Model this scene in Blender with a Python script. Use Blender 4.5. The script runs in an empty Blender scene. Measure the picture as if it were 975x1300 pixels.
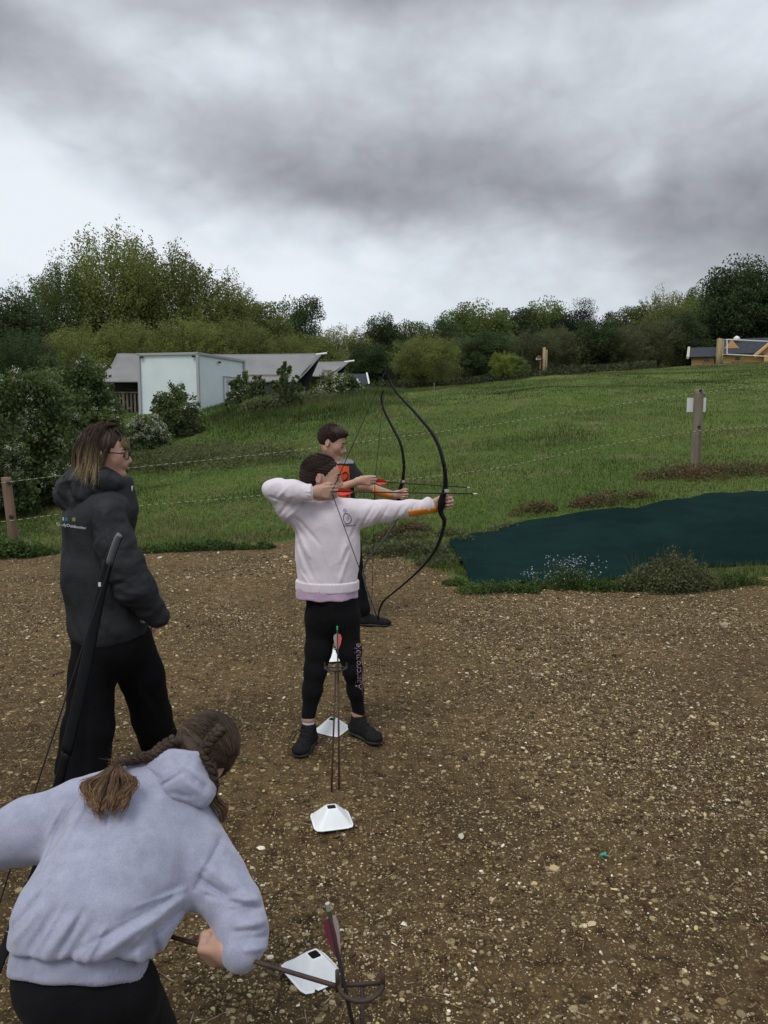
import bpy, math, random
import numpy as np
from mathutils import Vector, Matrix
from mathutils.bvhtree import BVHTree

rng = np.random.default_rng(7)
random.seed(7)
sc = bpy.context.scene
COL = sc.collection

# ------------------------------------------------------------------ camera, light, exposure
F_PX, CX, CY, CAMH = 1011.0, 487.5, 650.0, 1.65
PITCH = math.atan(120.0 / F_PX)
cam_d = bpy.data.cameras.new("camera")
cam = bpy.data.objects.new("camera", cam_d)
COL.objects.link(cam)
cam.location = (0, 0, CAMH)
cam.rotation_euler = (math.pi / 2 - PITCH, 0, 0)
cam_d.sensor_fit = 'VERTICAL'
cam_d.sensor_height = 36.0
cam_d.lens = 36.0 * F_PX / 1300.0
cam_d.clip_start = 0.05
cam_d.clip_end = 1500
sc.camera = cam

SUN_EL, SUN_AZ = math.radians(58), math.radians(-150)      # high, behind the camera's left
sun_d = bpy.data.lights.new("sun", 'SUN')
sun_d.energy = 1.5
sun_d.angle = math.radians(22)
sun_d.color = (1.0, 0.955, 0.88)
sun = bpy.data.objects.new("sun", sun_d)
COL.objects.link(sun)
sun.location = (0, 0, 30)
sd = Vector((math.sin(SUN_AZ) * math.cos(SUN_EL), math.cos(SUN_AZ) * math.cos(SUN_EL), math.sin(SUN_EL)))
sun.rotation_euler = (-sd).to_track_quat('-Z', 'Y').to_euler()

sc.view_settings.view_transform = 'Standard'
sc.view_settings.look = 'None'
sc.view_settings.gamma = 1.0
sc.view_settings.exposure = 0.0
sc.render.resolution_x, sc.render.resolution_y = 768, 1024
sc.cycles.max_bounces = 6
sc.cycles.transparent_max_bounces = 8

world = bpy.data.worlds.new("World")
sc.world = world
world.use_nodes = True


class NT:
    """tiny helper for building node trees"""
    def __init__(s, tree):
        s.t = tree
        s.t.nodes.clear()

    def n(s, typ, **kw):
        nd = s.t.nodes.new(typ)
        for k, v in kw.items():
            if isinstance(k, str) and hasattr(nd, k) and not k.startswith('i_'):
                setattr(nd, k, v)
        return nd

    def put(s, sock, v):
        if isinstance(v, bpy.types.NodeSocket):
            s.t.links.new(v, sock)
        elif v is not None:
            if hasattr(sock, 'default_value'):
                try:
                    sock.default_value = v
                except (TypeError, ValueError):
                    sock.default_value = tuple(v) + (1.0,)

    def m(s, op, a, b=None, c=None, clamp=False):
        nd = s.t.nodes.new('ShaderNodeMath')
        nd.operation = op
        nd.use_clamp = clamp
        s.put(nd.inputs[0], a)
        if b is not None: s.put(nd.inputs[1], b)
        if c is not None: s.put(nd.inputs[2], c)
        return nd.outputs[0]

    def vm(s, op, a, b=None, scale=None):
        nd = s.t.nodes.new('ShaderNodeVectorMath')
        nd.operation = op
        s.put(nd.inputs[0], a)
        if b is not None: s.put(nd.inputs[1], b)
        if scale is not None: s.put(nd.inputs['Scale'], scale)
        return nd.outputs[0]

    def noise(s, vec, scale, detail=4, rough=0.55, dist=0.0, out='Fac'):
        nd = s.t.nodes.new('ShaderNodeTexNoise')
        s.put(nd.inputs['Vector'], vec)
        nd.inputs['Scale'].default_value = scale
        nd.inputs['Detail'].default_value = detail
        nd.inputs['Roughness'].default_value = rough
        nd.inputs['Distortion'].default_value = dist
        return nd.outputs[out]

    def mix(s, f, a, b, blend='MIX'):
        nd = s.t.nodes.new('ShaderNodeMix')
        nd.data_type = 'RGBA'
        nd.blend_type = blend
        s.put(nd.inputs[0], f)
        for sock, v in ((nd.inputs[6], a), (nd.inputs[7], b)):
            if isinstance(v, bpy.types.NodeSocket): s.t.links.new(v, sock)
            else: sock.default_value = (v[0], v[1], v[2], 1)
        return nd.outputs[2]

    def ss(s, x, lo, hi, a=0.0, b=1.0):
        nd = s.t.nodes.new('ShaderNodeMapRange')
        nd.interpolation_type = 'SMOOTHSTEP'
        s.put(nd.inputs['Value'], x)
        nd.inputs['From Min'].default_value = lo
        nd.inputs['From Max'].default_value = hi
        nd.inputs['To Min'].default_value = a
        nd.inputs['To Max'].default_value = b
        return nd.outputs[0]

    def bump(s, h, strength, dist=0.01, normal=None):
        nd = s.t.nodes.new('ShaderNodeBump')
        s.put(nd.inputs['Height'], h)
        nd.inputs['Strength'].default_value = strength
        nd.inputs['Distance'].default_value = dist
        if normal is not None: s.put(nd.inputs['Normal'], normal)
        return nd.outputs[0]

    def attr(s, name, out='Color'):
        nd = s.t.nodes.new('ShaderNodeAttribute')
        nd.attribute_name = name
        return nd.outputs[out]


def build_sky():
    q = NT(world.node_tree)
    tc = q.n('ShaderNodeTexCoord')
    sep = q.n('ShaderNodeSeparateXYZ')
    q.put(sep.inputs[0], tc.outputs['Generated'])
    X, Y, Z = sep.outputs
    az = q.m('ARCTAN2', X, Y)
    el = q.m('ARCSINE', Z)
    cv = q.n('ShaderNodeCombineXYZ')
    q.put(cv.inputs[0], az); q.put(cv.inputs[1], q.m('MULTIPLY', el, 1.45)); q.put(cv.inputs[2], q.m('MULTIPLY', Z, 0.6))
    P = cv.outputs[0]
    w1 = q.noise(P, 3.6, 4, 0.5)
    w2 = q.noise(q.vm('ADD', P, (7.3, 2.1, 5.0)), 3.6, 4, 0.5)
    u = q.m('ADD', az, q.m('MULTIPLY', q.m('SUBTRACT', w1, 0.5), 0.34))
    v = q.m('ADD', el, q.m('MULTIPLY', q.m('SUBTRACT', w2, 0.5), 0.15))
    # clouds: centre azimuth, centre elevation, half sizes, tilt, amount (positive = dark underside)
    blobs = [(-0.10, 0.300, 0.28, 0.070, -0.22, 0.26), (0.06, 0.240, 0.26, 0.045, -0.06, 0.20), (0.14, 0.290, 0.42, 0.085, -0.06, 0.16),
             (0.37, 0.235, 0.18, 0.080, -0.12, 0.32), (0.45, 0.17, 0.10, 0.060, 0.0, 0.40), (0.31, 0.275, 0.035, 0.028, 0.0, -0.26),
             (-0.56, 0.405, 0.16, 0.035, -0.15, 0.55), (0.02, 0.47, 0.34, 0.035, 0.0, 0.45),
             (0.20, 0.385, 0.10, 0.03, 0.3, 0.12),
             (-0.40, 0.24, 0.16, 0.075, -0.3, -0.40), (0.05, 0.175, 0.27, 0.042, 0.02, -0.34),
             (0.50, 0.40, 0.12, 0.06, 0.0, -0.22), (-0.22, 0.385, 0.17, 0.03, -0.1, -0.16),
             (0.15, 0.12, 0.3, 0.02, 0, -0.10)]
    tot = None
    for (cu, cvv, su, sv, rt, amp) in blobs:
        du = q.m('SUBTRACT', u, cu); dv = q.m('SUBTRACT', v, cvv)
        c, s_ = math.cos(rt), math.sin(rt)
        a = q.m('MULTIPLY', q.m('ADD', q.m('MULTIPLY', du, c), q.m('MULTIPLY', dv, s_)), 1 / su)
        b = q.m('MULTIPLY', q.m('SUBTRACT', q.m('MULTIPLY', dv, c), q.m('MULTIPLY', du, s_)), 1 / sv)
        r2 = q.m('ADD', q.m('MULTIPLY', a, a), q.m('MULTIPLY', b, b))
        g = q.m('MULTIPLY', q.m('EXPONENT', q.m('MULTIPLY', r2, -0.8)), amp)
        tot = g if tot is None else q.m('ADD', tot, g)
    det = q.noise(P, 5.0, 7, 0.52)
    det2 = q.noise(q.vm('ADD', P, (3.0, 9.0, 1.0)), 2.2, 4, 0.5)
    # cauliflower lumps: folded noise gives rounded puffs with darker creases between them
    puff = None
    for k_, (s_c, a_) in enumerate(((6.0, 1.0), (12.5, .55), (26.0, .3))):
        nz = q.m('ABSOLUTE', q.m('SUBTRACT', q.noise(q.vm('ADD', P, (1.7 * k_, 4.1, 2.0)), s_c, 2, 0.5, 0.5), 0.5))
        nz = q.m('MULTIPLY', nz, a_)
        puff = nz if puff is None else q.m('ADD', puff, nz)
    dark = q.m('ADD', tot, q.m('MULTIPLY', q.m('SUBTRACT', det, 0.5), 0.50))
    dark = q.m('ADD', dark, q.m('MULTIPLY', q.m('SUBTRACT', 0.16, puff), 0.50))
    dark = q.m('ADD', dark, q.m('MULTIPLY', q.m('SUBTRACT', det2, 0.45), 0.32))
    dark = q.m('ADD', dark, 0.27)
    # overhead, above the picture, the unseen sky is brightened to add light
    hi = q.ss(el, 0.52, 1.0)
    dark = q.m('SUBTRACT', dark, q.m('MULTIPLY', hi, 0.35))
    ramp = q.n('ShaderNodeValToRGB')
    q.put(ramp.inputs[0], dark)
    cr = ramp.color_ramp
    cr.interpolation = 'B_SPLINE'
    stops = [(0.0, (0.88, 0.925, 0.975)), (0.20, (0.77, 0.83, 0.90)), (0.45, (0.57, 0.605, 0.655)),
             (0.70, (0.405, 0.418, 0.455)), (1.05, (0.21, 0.21, 0.24))]
    cr.elements[0].position, cr.elements[0].color = stops[0][0], (*stops[0][1], 1)
    cr.elements[1].position, cr.elements[1].color = stops[-1][0], (*stops[-1][1], 1)
    for p, c in stops[1:-1]:
        e = cr.elements.new(p); e.color = (*c, 1)
    clouds = q.n('ShaderNodeBackground')
    q.put(clouds.inputs[0], ramp.outputs[0])
    q.put(clouds.inputs[1], q.m('ADD', 1.0, q.m('MULTIPLY', hi, 0.15)))
    sky = q.n('ShaderNodeTexSky')
    sky.sky_type = 'NISHITA'
    sky.sun_disc = False
    sky.sun_elevation = SUN_EL
    sky.sun_rotation = SUN_AZ
    bg = q.n('ShaderNodeBackground')
    q.put(bg.inputs[0], sky.outputs[0]); bg.inputs[1].default_value = 0.10
    mx = q.n('ShaderNodeMixShader')
    mx.inputs[0].default_value = 0.95
    q.put(mx.inputs[1], bg.outputs[0]); q.put(mx.inputs[2], clouds.outputs[0])
    out = q.n('ShaderNodeOutputWorld')
    q.put(out.inputs[0], mx.outputs[0])


build_sky()
world.cycles.sampling_method = 'MANUAL'
world.cycles.sample_map_resolution = 512

# ------------------------------------------------------------------ geometry helpers
_c, _s = math.cos(PITCH), math.sin(PITCH)


def ray(px, py):
    a = (px - CX) / F_PX; b = (CY - py) / F_PX
    d = np.array([a, _c + b * _s, -_s + b * _c])
    return d


def W(px, py, Y):
    """the point seen at photo pixel (px, py) that stands Y metres in front of the camera"""
    d = ray(px, py)
    return np.array([0, 0, CAMH]) + d * (Y / d[1])


def unit(v):
    v = np.asarray(v, float)
    return v / max(np.linalg.norm(v), 1e-9)


ORG = {}


def mk(name, V, F, mat, parent=None, origin=None, smooth=True, midx=None, attrs=None, fattrs=None):
    V = np.asarray(V, np.float64).reshape(-1, 3)
    if parent is not None: o0 = ORG[parent.name]
    elif origin is not None: o0 = np.asarray(origin, float)
    else: o0 = np.array([*V[:, :2].mean(0), V[:, 2].min()])
    me = bpy.data.meshes.new(name)
    Fs = F if isinstance(F, list) else [F]
    Fs = [np.asarray(f, np.int32) for f in Fs if len(f)]
    if len({f.shape[1] for f in Fs if f.ndim == 2}) >= 0:
        tot = np.concatenate([np.full(len(f), f.shape[1], np.int32) for f in Fs])
        loops = np.concatenate([f.ravel() for f in Fs])
    me.vertices.add(len(V))
    me.vertices.foreach_set('co', (V - o0).astype(np.float32).ravel())
    me.loops.add(len(loops))
    me.loops.foreach_set('vertex_index', loops)
    me.polygons.add(len(tot))
    st = np.zeros(len(tot), np.int32); st[1:] = np.cumsum(tot)[:-1]
    me.polygons.foreach_set('loop_start', st)
    me.polygons.foreach_set('loop_total', tot)
    me.polygons.foreach_set('use_smooth', np.full(len(tot), smooth, dtype=bool))
    mats = mat if isinstance(mat, (list, tuple)) else [mat]
    for m_ in mats: me.materials.append(m_)
    if midx is not None: me.polygons.foreach_set('material_index', np.asarray(midx, np.int32))
    if attrs:
        for k, a in attrs.items():
            a = np.asarray(a, np.float32)
            if a.ndim == 1:
                at = me.attributes.new(k, 'FLOAT', 'POINT'); at.data.foreach_set('value', a)
            else:
                if a.shape[1] == 3: a = np.concatenate([a, np.ones((len(a), 1), np.float32)], 1)
                at = me.attributes.new(k, 'FLOAT_COLOR', 'POINT'); at.data.foreach_set('color', a.ravel())
    me.update(calc_edges=True)
    me.validate()
    ob = bpy.data.objects.new(name, me)
    COL.objects.link(ob)
    if parent is None: ob.location = o0
    else: ob.parent = parent
    ORG[ob.name] = o0
    return ob


def empty(name, loc):
    o = bpy.data.objects.new(name, None)
    o.empty_display_size = 0.1
    COL.objects.link(o)
    o.location = loc
    ORG[o.name] = np.asarray(loc, float)
    return o


def tag(o, label=None, cat=None, group=None, kind=None):
    if label: o['label'] = label
    if cat: o['category'] = cat
    if group: o['group'] = group
    if kind: o['kind'] = kind
    return o


def copy_tree(o, parent=None):
    c = o.copy(); COL.objects.link(c)
    c.parent = parent
    for ch in list(o.children): copy_tree(ch, c)
    return c


class MB:
    """collects shapes into one mesh"""
    def __init__(s): s.V = []; s.Q = []; s.T = []; s.n = 0; s.C = []; s.mq = []; s.mt = []; s.mi = 0

    def add(s, V, Q=None, T=None, col=None):
        V = np.asarray(V, float).reshape(-1, 3)
        s.V.append(V)
        if Q is not None and len(Q): q = np.asarray(Q) + s.n; s.Q.append(q); s.mq.append(np.full(len(q), s.mi))
        if T is not None and len(T): t = np.asarray(T) + s.n; s.T.append(t); s.mt.append(np.full(len(t), s.mi))
        s.C.append(np.tile(np.asarray(col if col is not None else (1, 1, 1), float), (len(V), 1)) if (col is None or np.ndim(col) == 1) else col)
        s.n += len(V)
        return s

    def box(s, c, size, ax=None, ay=None, az=None, bev=0.0):
        ax = unit(ax) if ax is not None else np.array([1., 0, 0])
        az = unit(az) if az is not None else np.array([0, 0, 1.])
        ay = unit(ay) if ay is not None else np.cross(az, ax)
        h = np.asarray(size, float) / 2
        if bev <= 0:
            cs = [(-1, -1, -1), (1, -1, -1), (1, 1, -1), (-1, 1, -1), (-1, -1, 1), (1, -1, 1), (1, 1, 1), (-1, 1, 1)]
            V = [np.asarray(c) + ax * a * h[0] + ay * b * h[1] + az * d * h[2] for a, b, d in cs]
            return s.add(V, [(0, 3, 2, 1), (4, 5, 6, 7), (0, 1, 5, 4), (1, 2, 6, 5), (2, 3, 7, 6), (3, 0, 4, 7)])
        # bevelled: three nested slices
        V = []; hx, hy, hz = h; b = bev
        for zz, ins in ((-hz, b), (-hz + b, 0), (hz - b, 0), (hz, b)):
            for (sx, sy) in ((-1, -1), (1, -1), (1, 1), (-1, 1)):
                pts = [(sx * (hx - ins), sy * (hy - b)), (sx * (hx - b), sy * (hy - ins))] if ins == 0 else [(sx * (hx - b), sy * (hy - b))] * 2
                if sx * sy > 0: pts = pts[::-1]
                for (x, y) in pts: V.append(np.asarray(c) + ax * x + ay * y + az * zz)
        Q = []
        for k in range(3):
            for j in range(8):
                a = k * 8 + j; b2 = k * 8 + (j + 1) % 8
                Q.append((a, b2, b2 + 8, a + 8))
        Q.append((0, 6, 4, 2)); Q.append((24, 26, 28, 30))
        return s.add(V, Q)

    def poly_prism(s, pts, n, th):
        """convex polygon extruded by th along n"""
        pts = np.asarray(pts, float); n = unit(n) * th; k = len(pts)
        V = np.concatenate([pts, pts + n])
        T = [(0, i, i + 1) for i in range(1, k - 1)] + [(k, k + i + 1, k + i) for i in range(1, k - 1)]
        Q = [(i, (i + 1) % k, k + (i + 1) % k, k + i) for i in range(k)]
        return s.add(V, Q, T)

    def tube(s, pts, r, seg=8, col=None, wv=None, aspect=1.0, caps=True):
        """swept tube; r scalar or list; wv = width direction, aspect = width/thickness factor (scalar or list)"""
        P = np.asarray(pts, float); n = len(P)
        r = np.broadcast_to(np.asarray(r, float), (n,)); asp = np.broadcast_to(np.asarray(aspect, float), (n,))
        T = np.gradient(P, axis=0); T /= np.maximum(np.linalg.norm(T, axis=1, keepdims=True), 1e-9)
        if wv is None:
            a = np.array([0, 0, 1.]) if abs(T[0][2]) < 0.9 else np.array([1., 0, 0])
        else: a = np.asarray(wv, float)
        A = np.zeros_like(P); prev = a
        for i in range(n):
            if wv is not None: prev = a
            v = prev - T[i] * np.dot(prev, T[i]); prev = unit(v); A[i] = prev
        B = np.cross(T, A)
        ang = np.arange(seg) * 2 * math.pi / seg
        V = (P[:, None] + A[:, None] * (np.cos(ang)[None, :, None] * (r * asp)[:, None, None]) + B[:, None] * (np.sin(ang)[None, :, None] * r[:, None, None])).reshape(-1, 3)
        i = np.arange(n - 1)[:, None] * seg; j = np.arange(seg)[None]; j2 = (j + 1) % seg
        Q = np.stack([i + j, i + j2, i + seg + j2, i + seg + j], -1).reshape(-1, 4)
        Tt = []
        if caps:
            V = np.concatenate([V, P[:1], P[-1:]]); c0 = n * seg
            Tt = [(c0, (k + 1) % seg, k) for k in range(seg)] + [(c0 + 1, (n - 1) * seg + k, (n - 1) * seg + (k + 1) % seg) for k in range(seg)]
        c = None
        if col is not None and np.ndim(col) == 2:
            c = np.repeat(np.asarray(col), seg, axis=0)
            if caps: c = np.concatenate([c, col[:1], col[-1:]])
        else: c = col
        return s.add(V, Q, Tt, c)

    def grid(s, G):
        """grid of points (n, m, 3)"""
        n, m_, _ = G.shape
        i = np.arange(n - 1)[:, None] * m_; j = np.arange(m_ - 1)[None]
        Q = np.stack([i + j, i + j + 1, i + m_ + j + 1, i + m_ + j], -1).reshape(-1, 4)
        return s.add(G.reshape(-1, 3), Q)

    def build(s, name, mat, parent=None, origin=None, smooth=False, tint=False):
        V = np.concatenate(s.V)
        F = []; mi = []
        if s.Q: F.append(np.concatenate(s.Q)); mi.append(np.concatenate(s.mq))
        if s.T: F.append(np.concatenate(s.T)); mi.append(np.concatenate(s.mt))
        return mk(name, V, F, mat, parent, origin, smooth, midx=np.concatenate(mi), attrs={'tint': np.concatenate(s.C)} if tint else None)


def spline(pts, n):
    """Catmull-Rom through the points"""
    P = np.asarray(pts, float); P = np.concatenate([[2 * P[0] - P[1]], P, [2 * P[-1] - P[-2]]])
    m_ = len(P) - 3
    t = np.linspace(0, m_ - 1e-6, n); k = t.astype(int); f = (t - k)[:, None]
    a, b, c, d = P[k], P[k + 1], P[k + 2], P[k + 3]
    return 0.5 * ((2 * b) + (c - a) * f + (2 * a - 5 * b + 4 * c - d) * f ** 2 + (3 * b - a - 3 * c + d) * f ** 3)


# value noise in numpy
_perm = rng.random((32, 32, 32))


def vnoise(P):
    P = np.asarray(P, float); i = np.floor(P).astype(int); f = P - i; f = f * f * (3 - 2 * f)
    i0 = i & 31; i1 = (i + 1) & 31
    def g(a, b, c): return _perm[a, b, c]
    x0, y0, z0 = i0[..., 0], i0[..., 1], i0[..., 2]; x1, y1, z1 = i1[..., 0], i1[..., 1], i1[..., 2]
    fx, fy, fz = f[..., 0], f[..., 1], f[..., 2]
    a = g(x0, y0, z0) * (1 - fx) + g(x1, y0, z0) * fx; b = g(x0, y1, z0) * (1 - fx) + g(x1, y1, z0) * fx
    c = g(x0, y0, z1) * (1 - fx) + g(x1, y0, z1) * fx; d = g(x0, y1, z1) * (1 - fx) + g(x1, y1, z1) * fx
    return (a * (1 - fy) + b * fy) * (1 - fz) + (c * (1 - fy) + d * fy) * fz


def fbm(P, o=4):
    P = np.asarray(P, float); r = 0; a = 0.5
    for _ in range(o): r = r + a * (vnoise(P) - 0.5); P = P * 2.03 + 11.7; a *= 0.5
    return r


# ------------------------------------------------------------------ materials
def M(name, col, rough=0.8, col2=None, vscale=6.0, vdetail=5, bump=0.0, bscale=60.0, bdist=0.004, tint=False, spec=0.3,
      metal=0.0, sheen=0.0, stretch=None, obj_random=0.0, fac_lo=0.35, fac_hi=0.65, coat=0.0, fine=0.0, fscale=400.0):
    m_ = bpy.data.materials.new(name); m_.use_nodes = True
    q = NT(m_.node_tree)
    tc = q.n('ShaderNodeTexCoord'); P = tc.outputs['Object']
    if stretch: P = q.vm('MULTIPLY', P, stretch)
    c = None
    if col2 is not None:
        c = q.mix(q.ss(q.noise(P, vscale, vdetail, 0.6), fac_lo, fac_hi), col, col2)
    if tint:
        c = q.mix(1.0, c if c is not None else col, q.attr('tint'), 'MULTIPLY')
    if fine > 0:
        k = q.ss(q.noise(P, fscale, 2, 0.6), 0.3, 0.7, 1 - fine, 1 + fine)
        cc = q.n('ShaderNodeCombineColor')
        for i in range(3): q.put(cc.inputs[i], k)
        c = q.mix(1.0, c if c is not None else col, cc.outputs[0], 'MULTIPLY')
    if obj_random > 0:
        oi = q.n('ShaderNodeObjectInfo')
        hs = q.n('ShaderNodeHueSaturation')
        q.put(hs.inputs['Value'], q.m('ADD', 1 - obj_random / 2, q.m('MULTIPLY', oi.outputs['Random'], obj_random)))
        q.put(hs.inputs['Color'], c if c is not None else (*col, 1)); c = hs.outputs[0]
    b = q.n('ShaderNodeBsdfPrincipled')
    if c is not None: q.put(b.inputs['Base Color'], c)
    else: b.inputs['Base Color'].default_value = (*col, 1)
    b.inputs['Roughness'].default_value = rough
    b.inputs['Metallic'].default_value = metal
    b.inputs['Specular IOR Level'].default_value = spec
    b.inputs['Coat Weight'].default_value = coat
    if sheen: b.inputs['Sheen Weight'].default_value = sheen; b.inputs['Sheen Roughness'].default_value = 0.5
    if bump:
        q.put(b.inputs['Normal'], q.bump(q.noise(P, bscale, 5, 0.65), bump, bdist))
    o = q.n('ShaderNodeOutputMaterial'); q.put(o.inputs[0], b.outputs[0])
    return m_


def leaf_mat(name, col, col2, vscale=0.5, trans=0.45, rnd=0.35):
    m_ = bpy.data.materials.new(name); m_.use_nodes = True
    q = NT(m_.node_tree)
    tc = q.n('ShaderNodeTexCoord'); P = tc.outputs['Object']
    c = q.mix(q.ss(q.noise(P, vscale, 3), 0.35, 0.65), col, col2)
    c = q.mix(1.0, c, q.attr('tint'), 'MULTIPLY')
    oi = q.n('ShaderNodeObjectInfo')
    hs = q.n('ShaderNodeHueSaturation')
    q.put(hs.inputs['Value'], q.m('ADD', 1 - rnd / 2, q.m('MULTIPLY', oi.outputs['Random'], rnd)))
    q.put(hs.inputs['Color'], c); c = hs.outputs[0]
    d = q.n('ShaderNodeBsdfPrincipled'); q.put(d.inputs['Base Color'], c); d.inputs['Roughness'].default_value = 0.6; d.inputs['Specular IOR Level'].default_value = 0.25
    t = q.n('ShaderNodeBsdfTranslucent'); q.put(t.inputs[0], c)
    mx = q.n('ShaderNodeMixShader'); mx.inputs[0].default_value = trans
    q.put(mx.inputs[1], d.outputs[0]); q.put(mx.inputs[2], t.outputs[0])
    o = q.n('ShaderNodeOutputMaterial'); q.put(o.inputs[0], mx.outputs[0])
    return m_


# ------------------------------------------------------------------ terrain
TD = np.array([0, 8, 10, 12, 16, 22, 30, 45, 70, 120, 400.])
TC = [(-300, [0, 0, -.02, 0, .15, .6, 1.2, 1.8, 2.3, 3, 3]),
      (17, [0, 0, -.03, .02, .2, .65, 1.25, 2.0, 2.5, 3, 3]),
      (215, [0, 0, 0, .15, .45, 1.0, 1.7, 2.3, 2.8, 3, 3]),
      (350, [0, 0, .05, .30, .85, 1.6, 2.2, 2.8, 3, 3, 3]),
      (487, [0, 0, .12, .45, 1.05, 1.9, 2.55, 3.1, 3.2, 3.2, 3.2]),
      (600, [0, 0, .28, .65, 1.3, 2.15, 2.85, 3.45, 3.6, 3.8, 4]),
      (700, [0, 0, .40, .80, 1.5, 2.4, 3.15, 3.9, 4.1, 4.3, 4.5]),
      (883, [0, 0, .55, .91, 1.5, 2.4, 3.3, 4.55, 4.9, 5.2, 5.5]),
      (975, [0, 0, .58, .97, 1.6, 2.5, 3.4, 4.75, 5.1, 5.4, 5.5]),
      (1250, [0, 0, .65, 1.1, 1.8, 2.8, 3.7, 5.0, 5.4, 5.6, 5.8])]
_us = np.array([(c[0] - CX) / F_PX for c in TC])
_ug = np.linspace(-0.85, 0.85, 120); _lg = np.linspace(math.log(4), math.log(400), 220)
_tab = np.zeros((120, 220))
for _i, _u in enumerate(_ug):
    colz = np.array([np.interp(_u, _us, [c[1][k] for c in TC]) for k in range(len(TD))])
    _tab[_i] = np.interp(np.exp(_lg), TD, colz)
for _ in range(2):
    kx = np.array([1, 2, 3, 2, 1.]) / 9
    _tab = np.apply_along_axis(lambda r: np.convolve(np.pad(r, 2, 'edge'), kx, 'valid'), 0, _tab)
    _tab = np.apply_along_axis(lambda r: np.convolve(np.pad(r, 2, 'edge'), kx, 'valid'), 1, _tab)


def H(x, y):
    x = np.asarray(x, float); y = np.asarray(y, float)
    yy = np.clip(y, 4.01, 399)
    u = np.clip(x / yy, -0.849, 0.849)
    fu = (u + 0.85) / 1.7 * 119; fl = (np.log(yy) - _lg[0]) / (_lg[-1] - _lg[0]) * 219
    i = np.clip(fu.astype(int), 0, 118); j = np.clip(fl.astype(int), 0, 218); a = fu - i; b = fl - j
    z = (_tab[i, j] * (1 - a) + _tab[i + 1, j] * a) * (1 - b) + (_tab[i, j + 1] * (1 - a) + _tab[i + 1, j + 1] * a) * b
    P = np.stack([x, y, np.zeros_like(x)], -1)
    hillw = np.clip((y - 8) / 6, 0, 1)
    z = z + fbm(P * 0.45, 3) * 0.22 * hillw + fbm(P * 1.7 + 5, 3) * 0.07 * hillw
    return z


def Hd(x, y):
    """ground with its small lumps"""
    P = np.stack([np.asarray(x, float), np.asarray(y, float), np.zeros_like(np.asarray(x, float))], -1)
    w = np.clip(1 - (np.asarray(y, float) - 9) / 4, 0.15, 1)
    return H(x, y) + w * (fbm(P * 2.1, 3) * 0.035 + fbm(P * 9 + 3, 4) * 0.030 - 0.004)


def T(px, py, off=0.0):
    """where the ray through the pixel meets the ground"""
    d = ray(px, py); d = d / d[1]
    ts = np.geomspace(1.0, 200, 3000)
    z = CAMH + d[2] * ts; g = H(d[0] * ts, ts) + off
    k = np.argmax(z < g)
    t0, t1 = ts[k - 1], ts[k]; e0, e1 = (z - g)[k - 1], (z - g)[k]
    t = t0 + (t1 - t0) * e0 / (e0 - e1)
    return np.array([d[0] * t, t, CAMH + d[2] * t])


_ex = np.array([(x - CX) / F_PX for x in (-600, 0, 200, 380, 450, 520, 600, 700, 850, 975, 1500)])
_ep = [705, 703, 698, 696, 702, 722, 746, 750, 748, 740, 730]
_ed = np.array([CAMH * F_PX / (p - 530) for p in _ep])


def edge(x, y):
    """positive on grass, negative on the bare range ground (metres)"""
    x = np.asarray(x, float); y = np.asarray(y, float)
    u = np.where(y > 0.5, x / np.maximum(y, 0.5), 0)
    return y - np.interp(np.clip(u, -1, 1), _ex, _ed)


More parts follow.
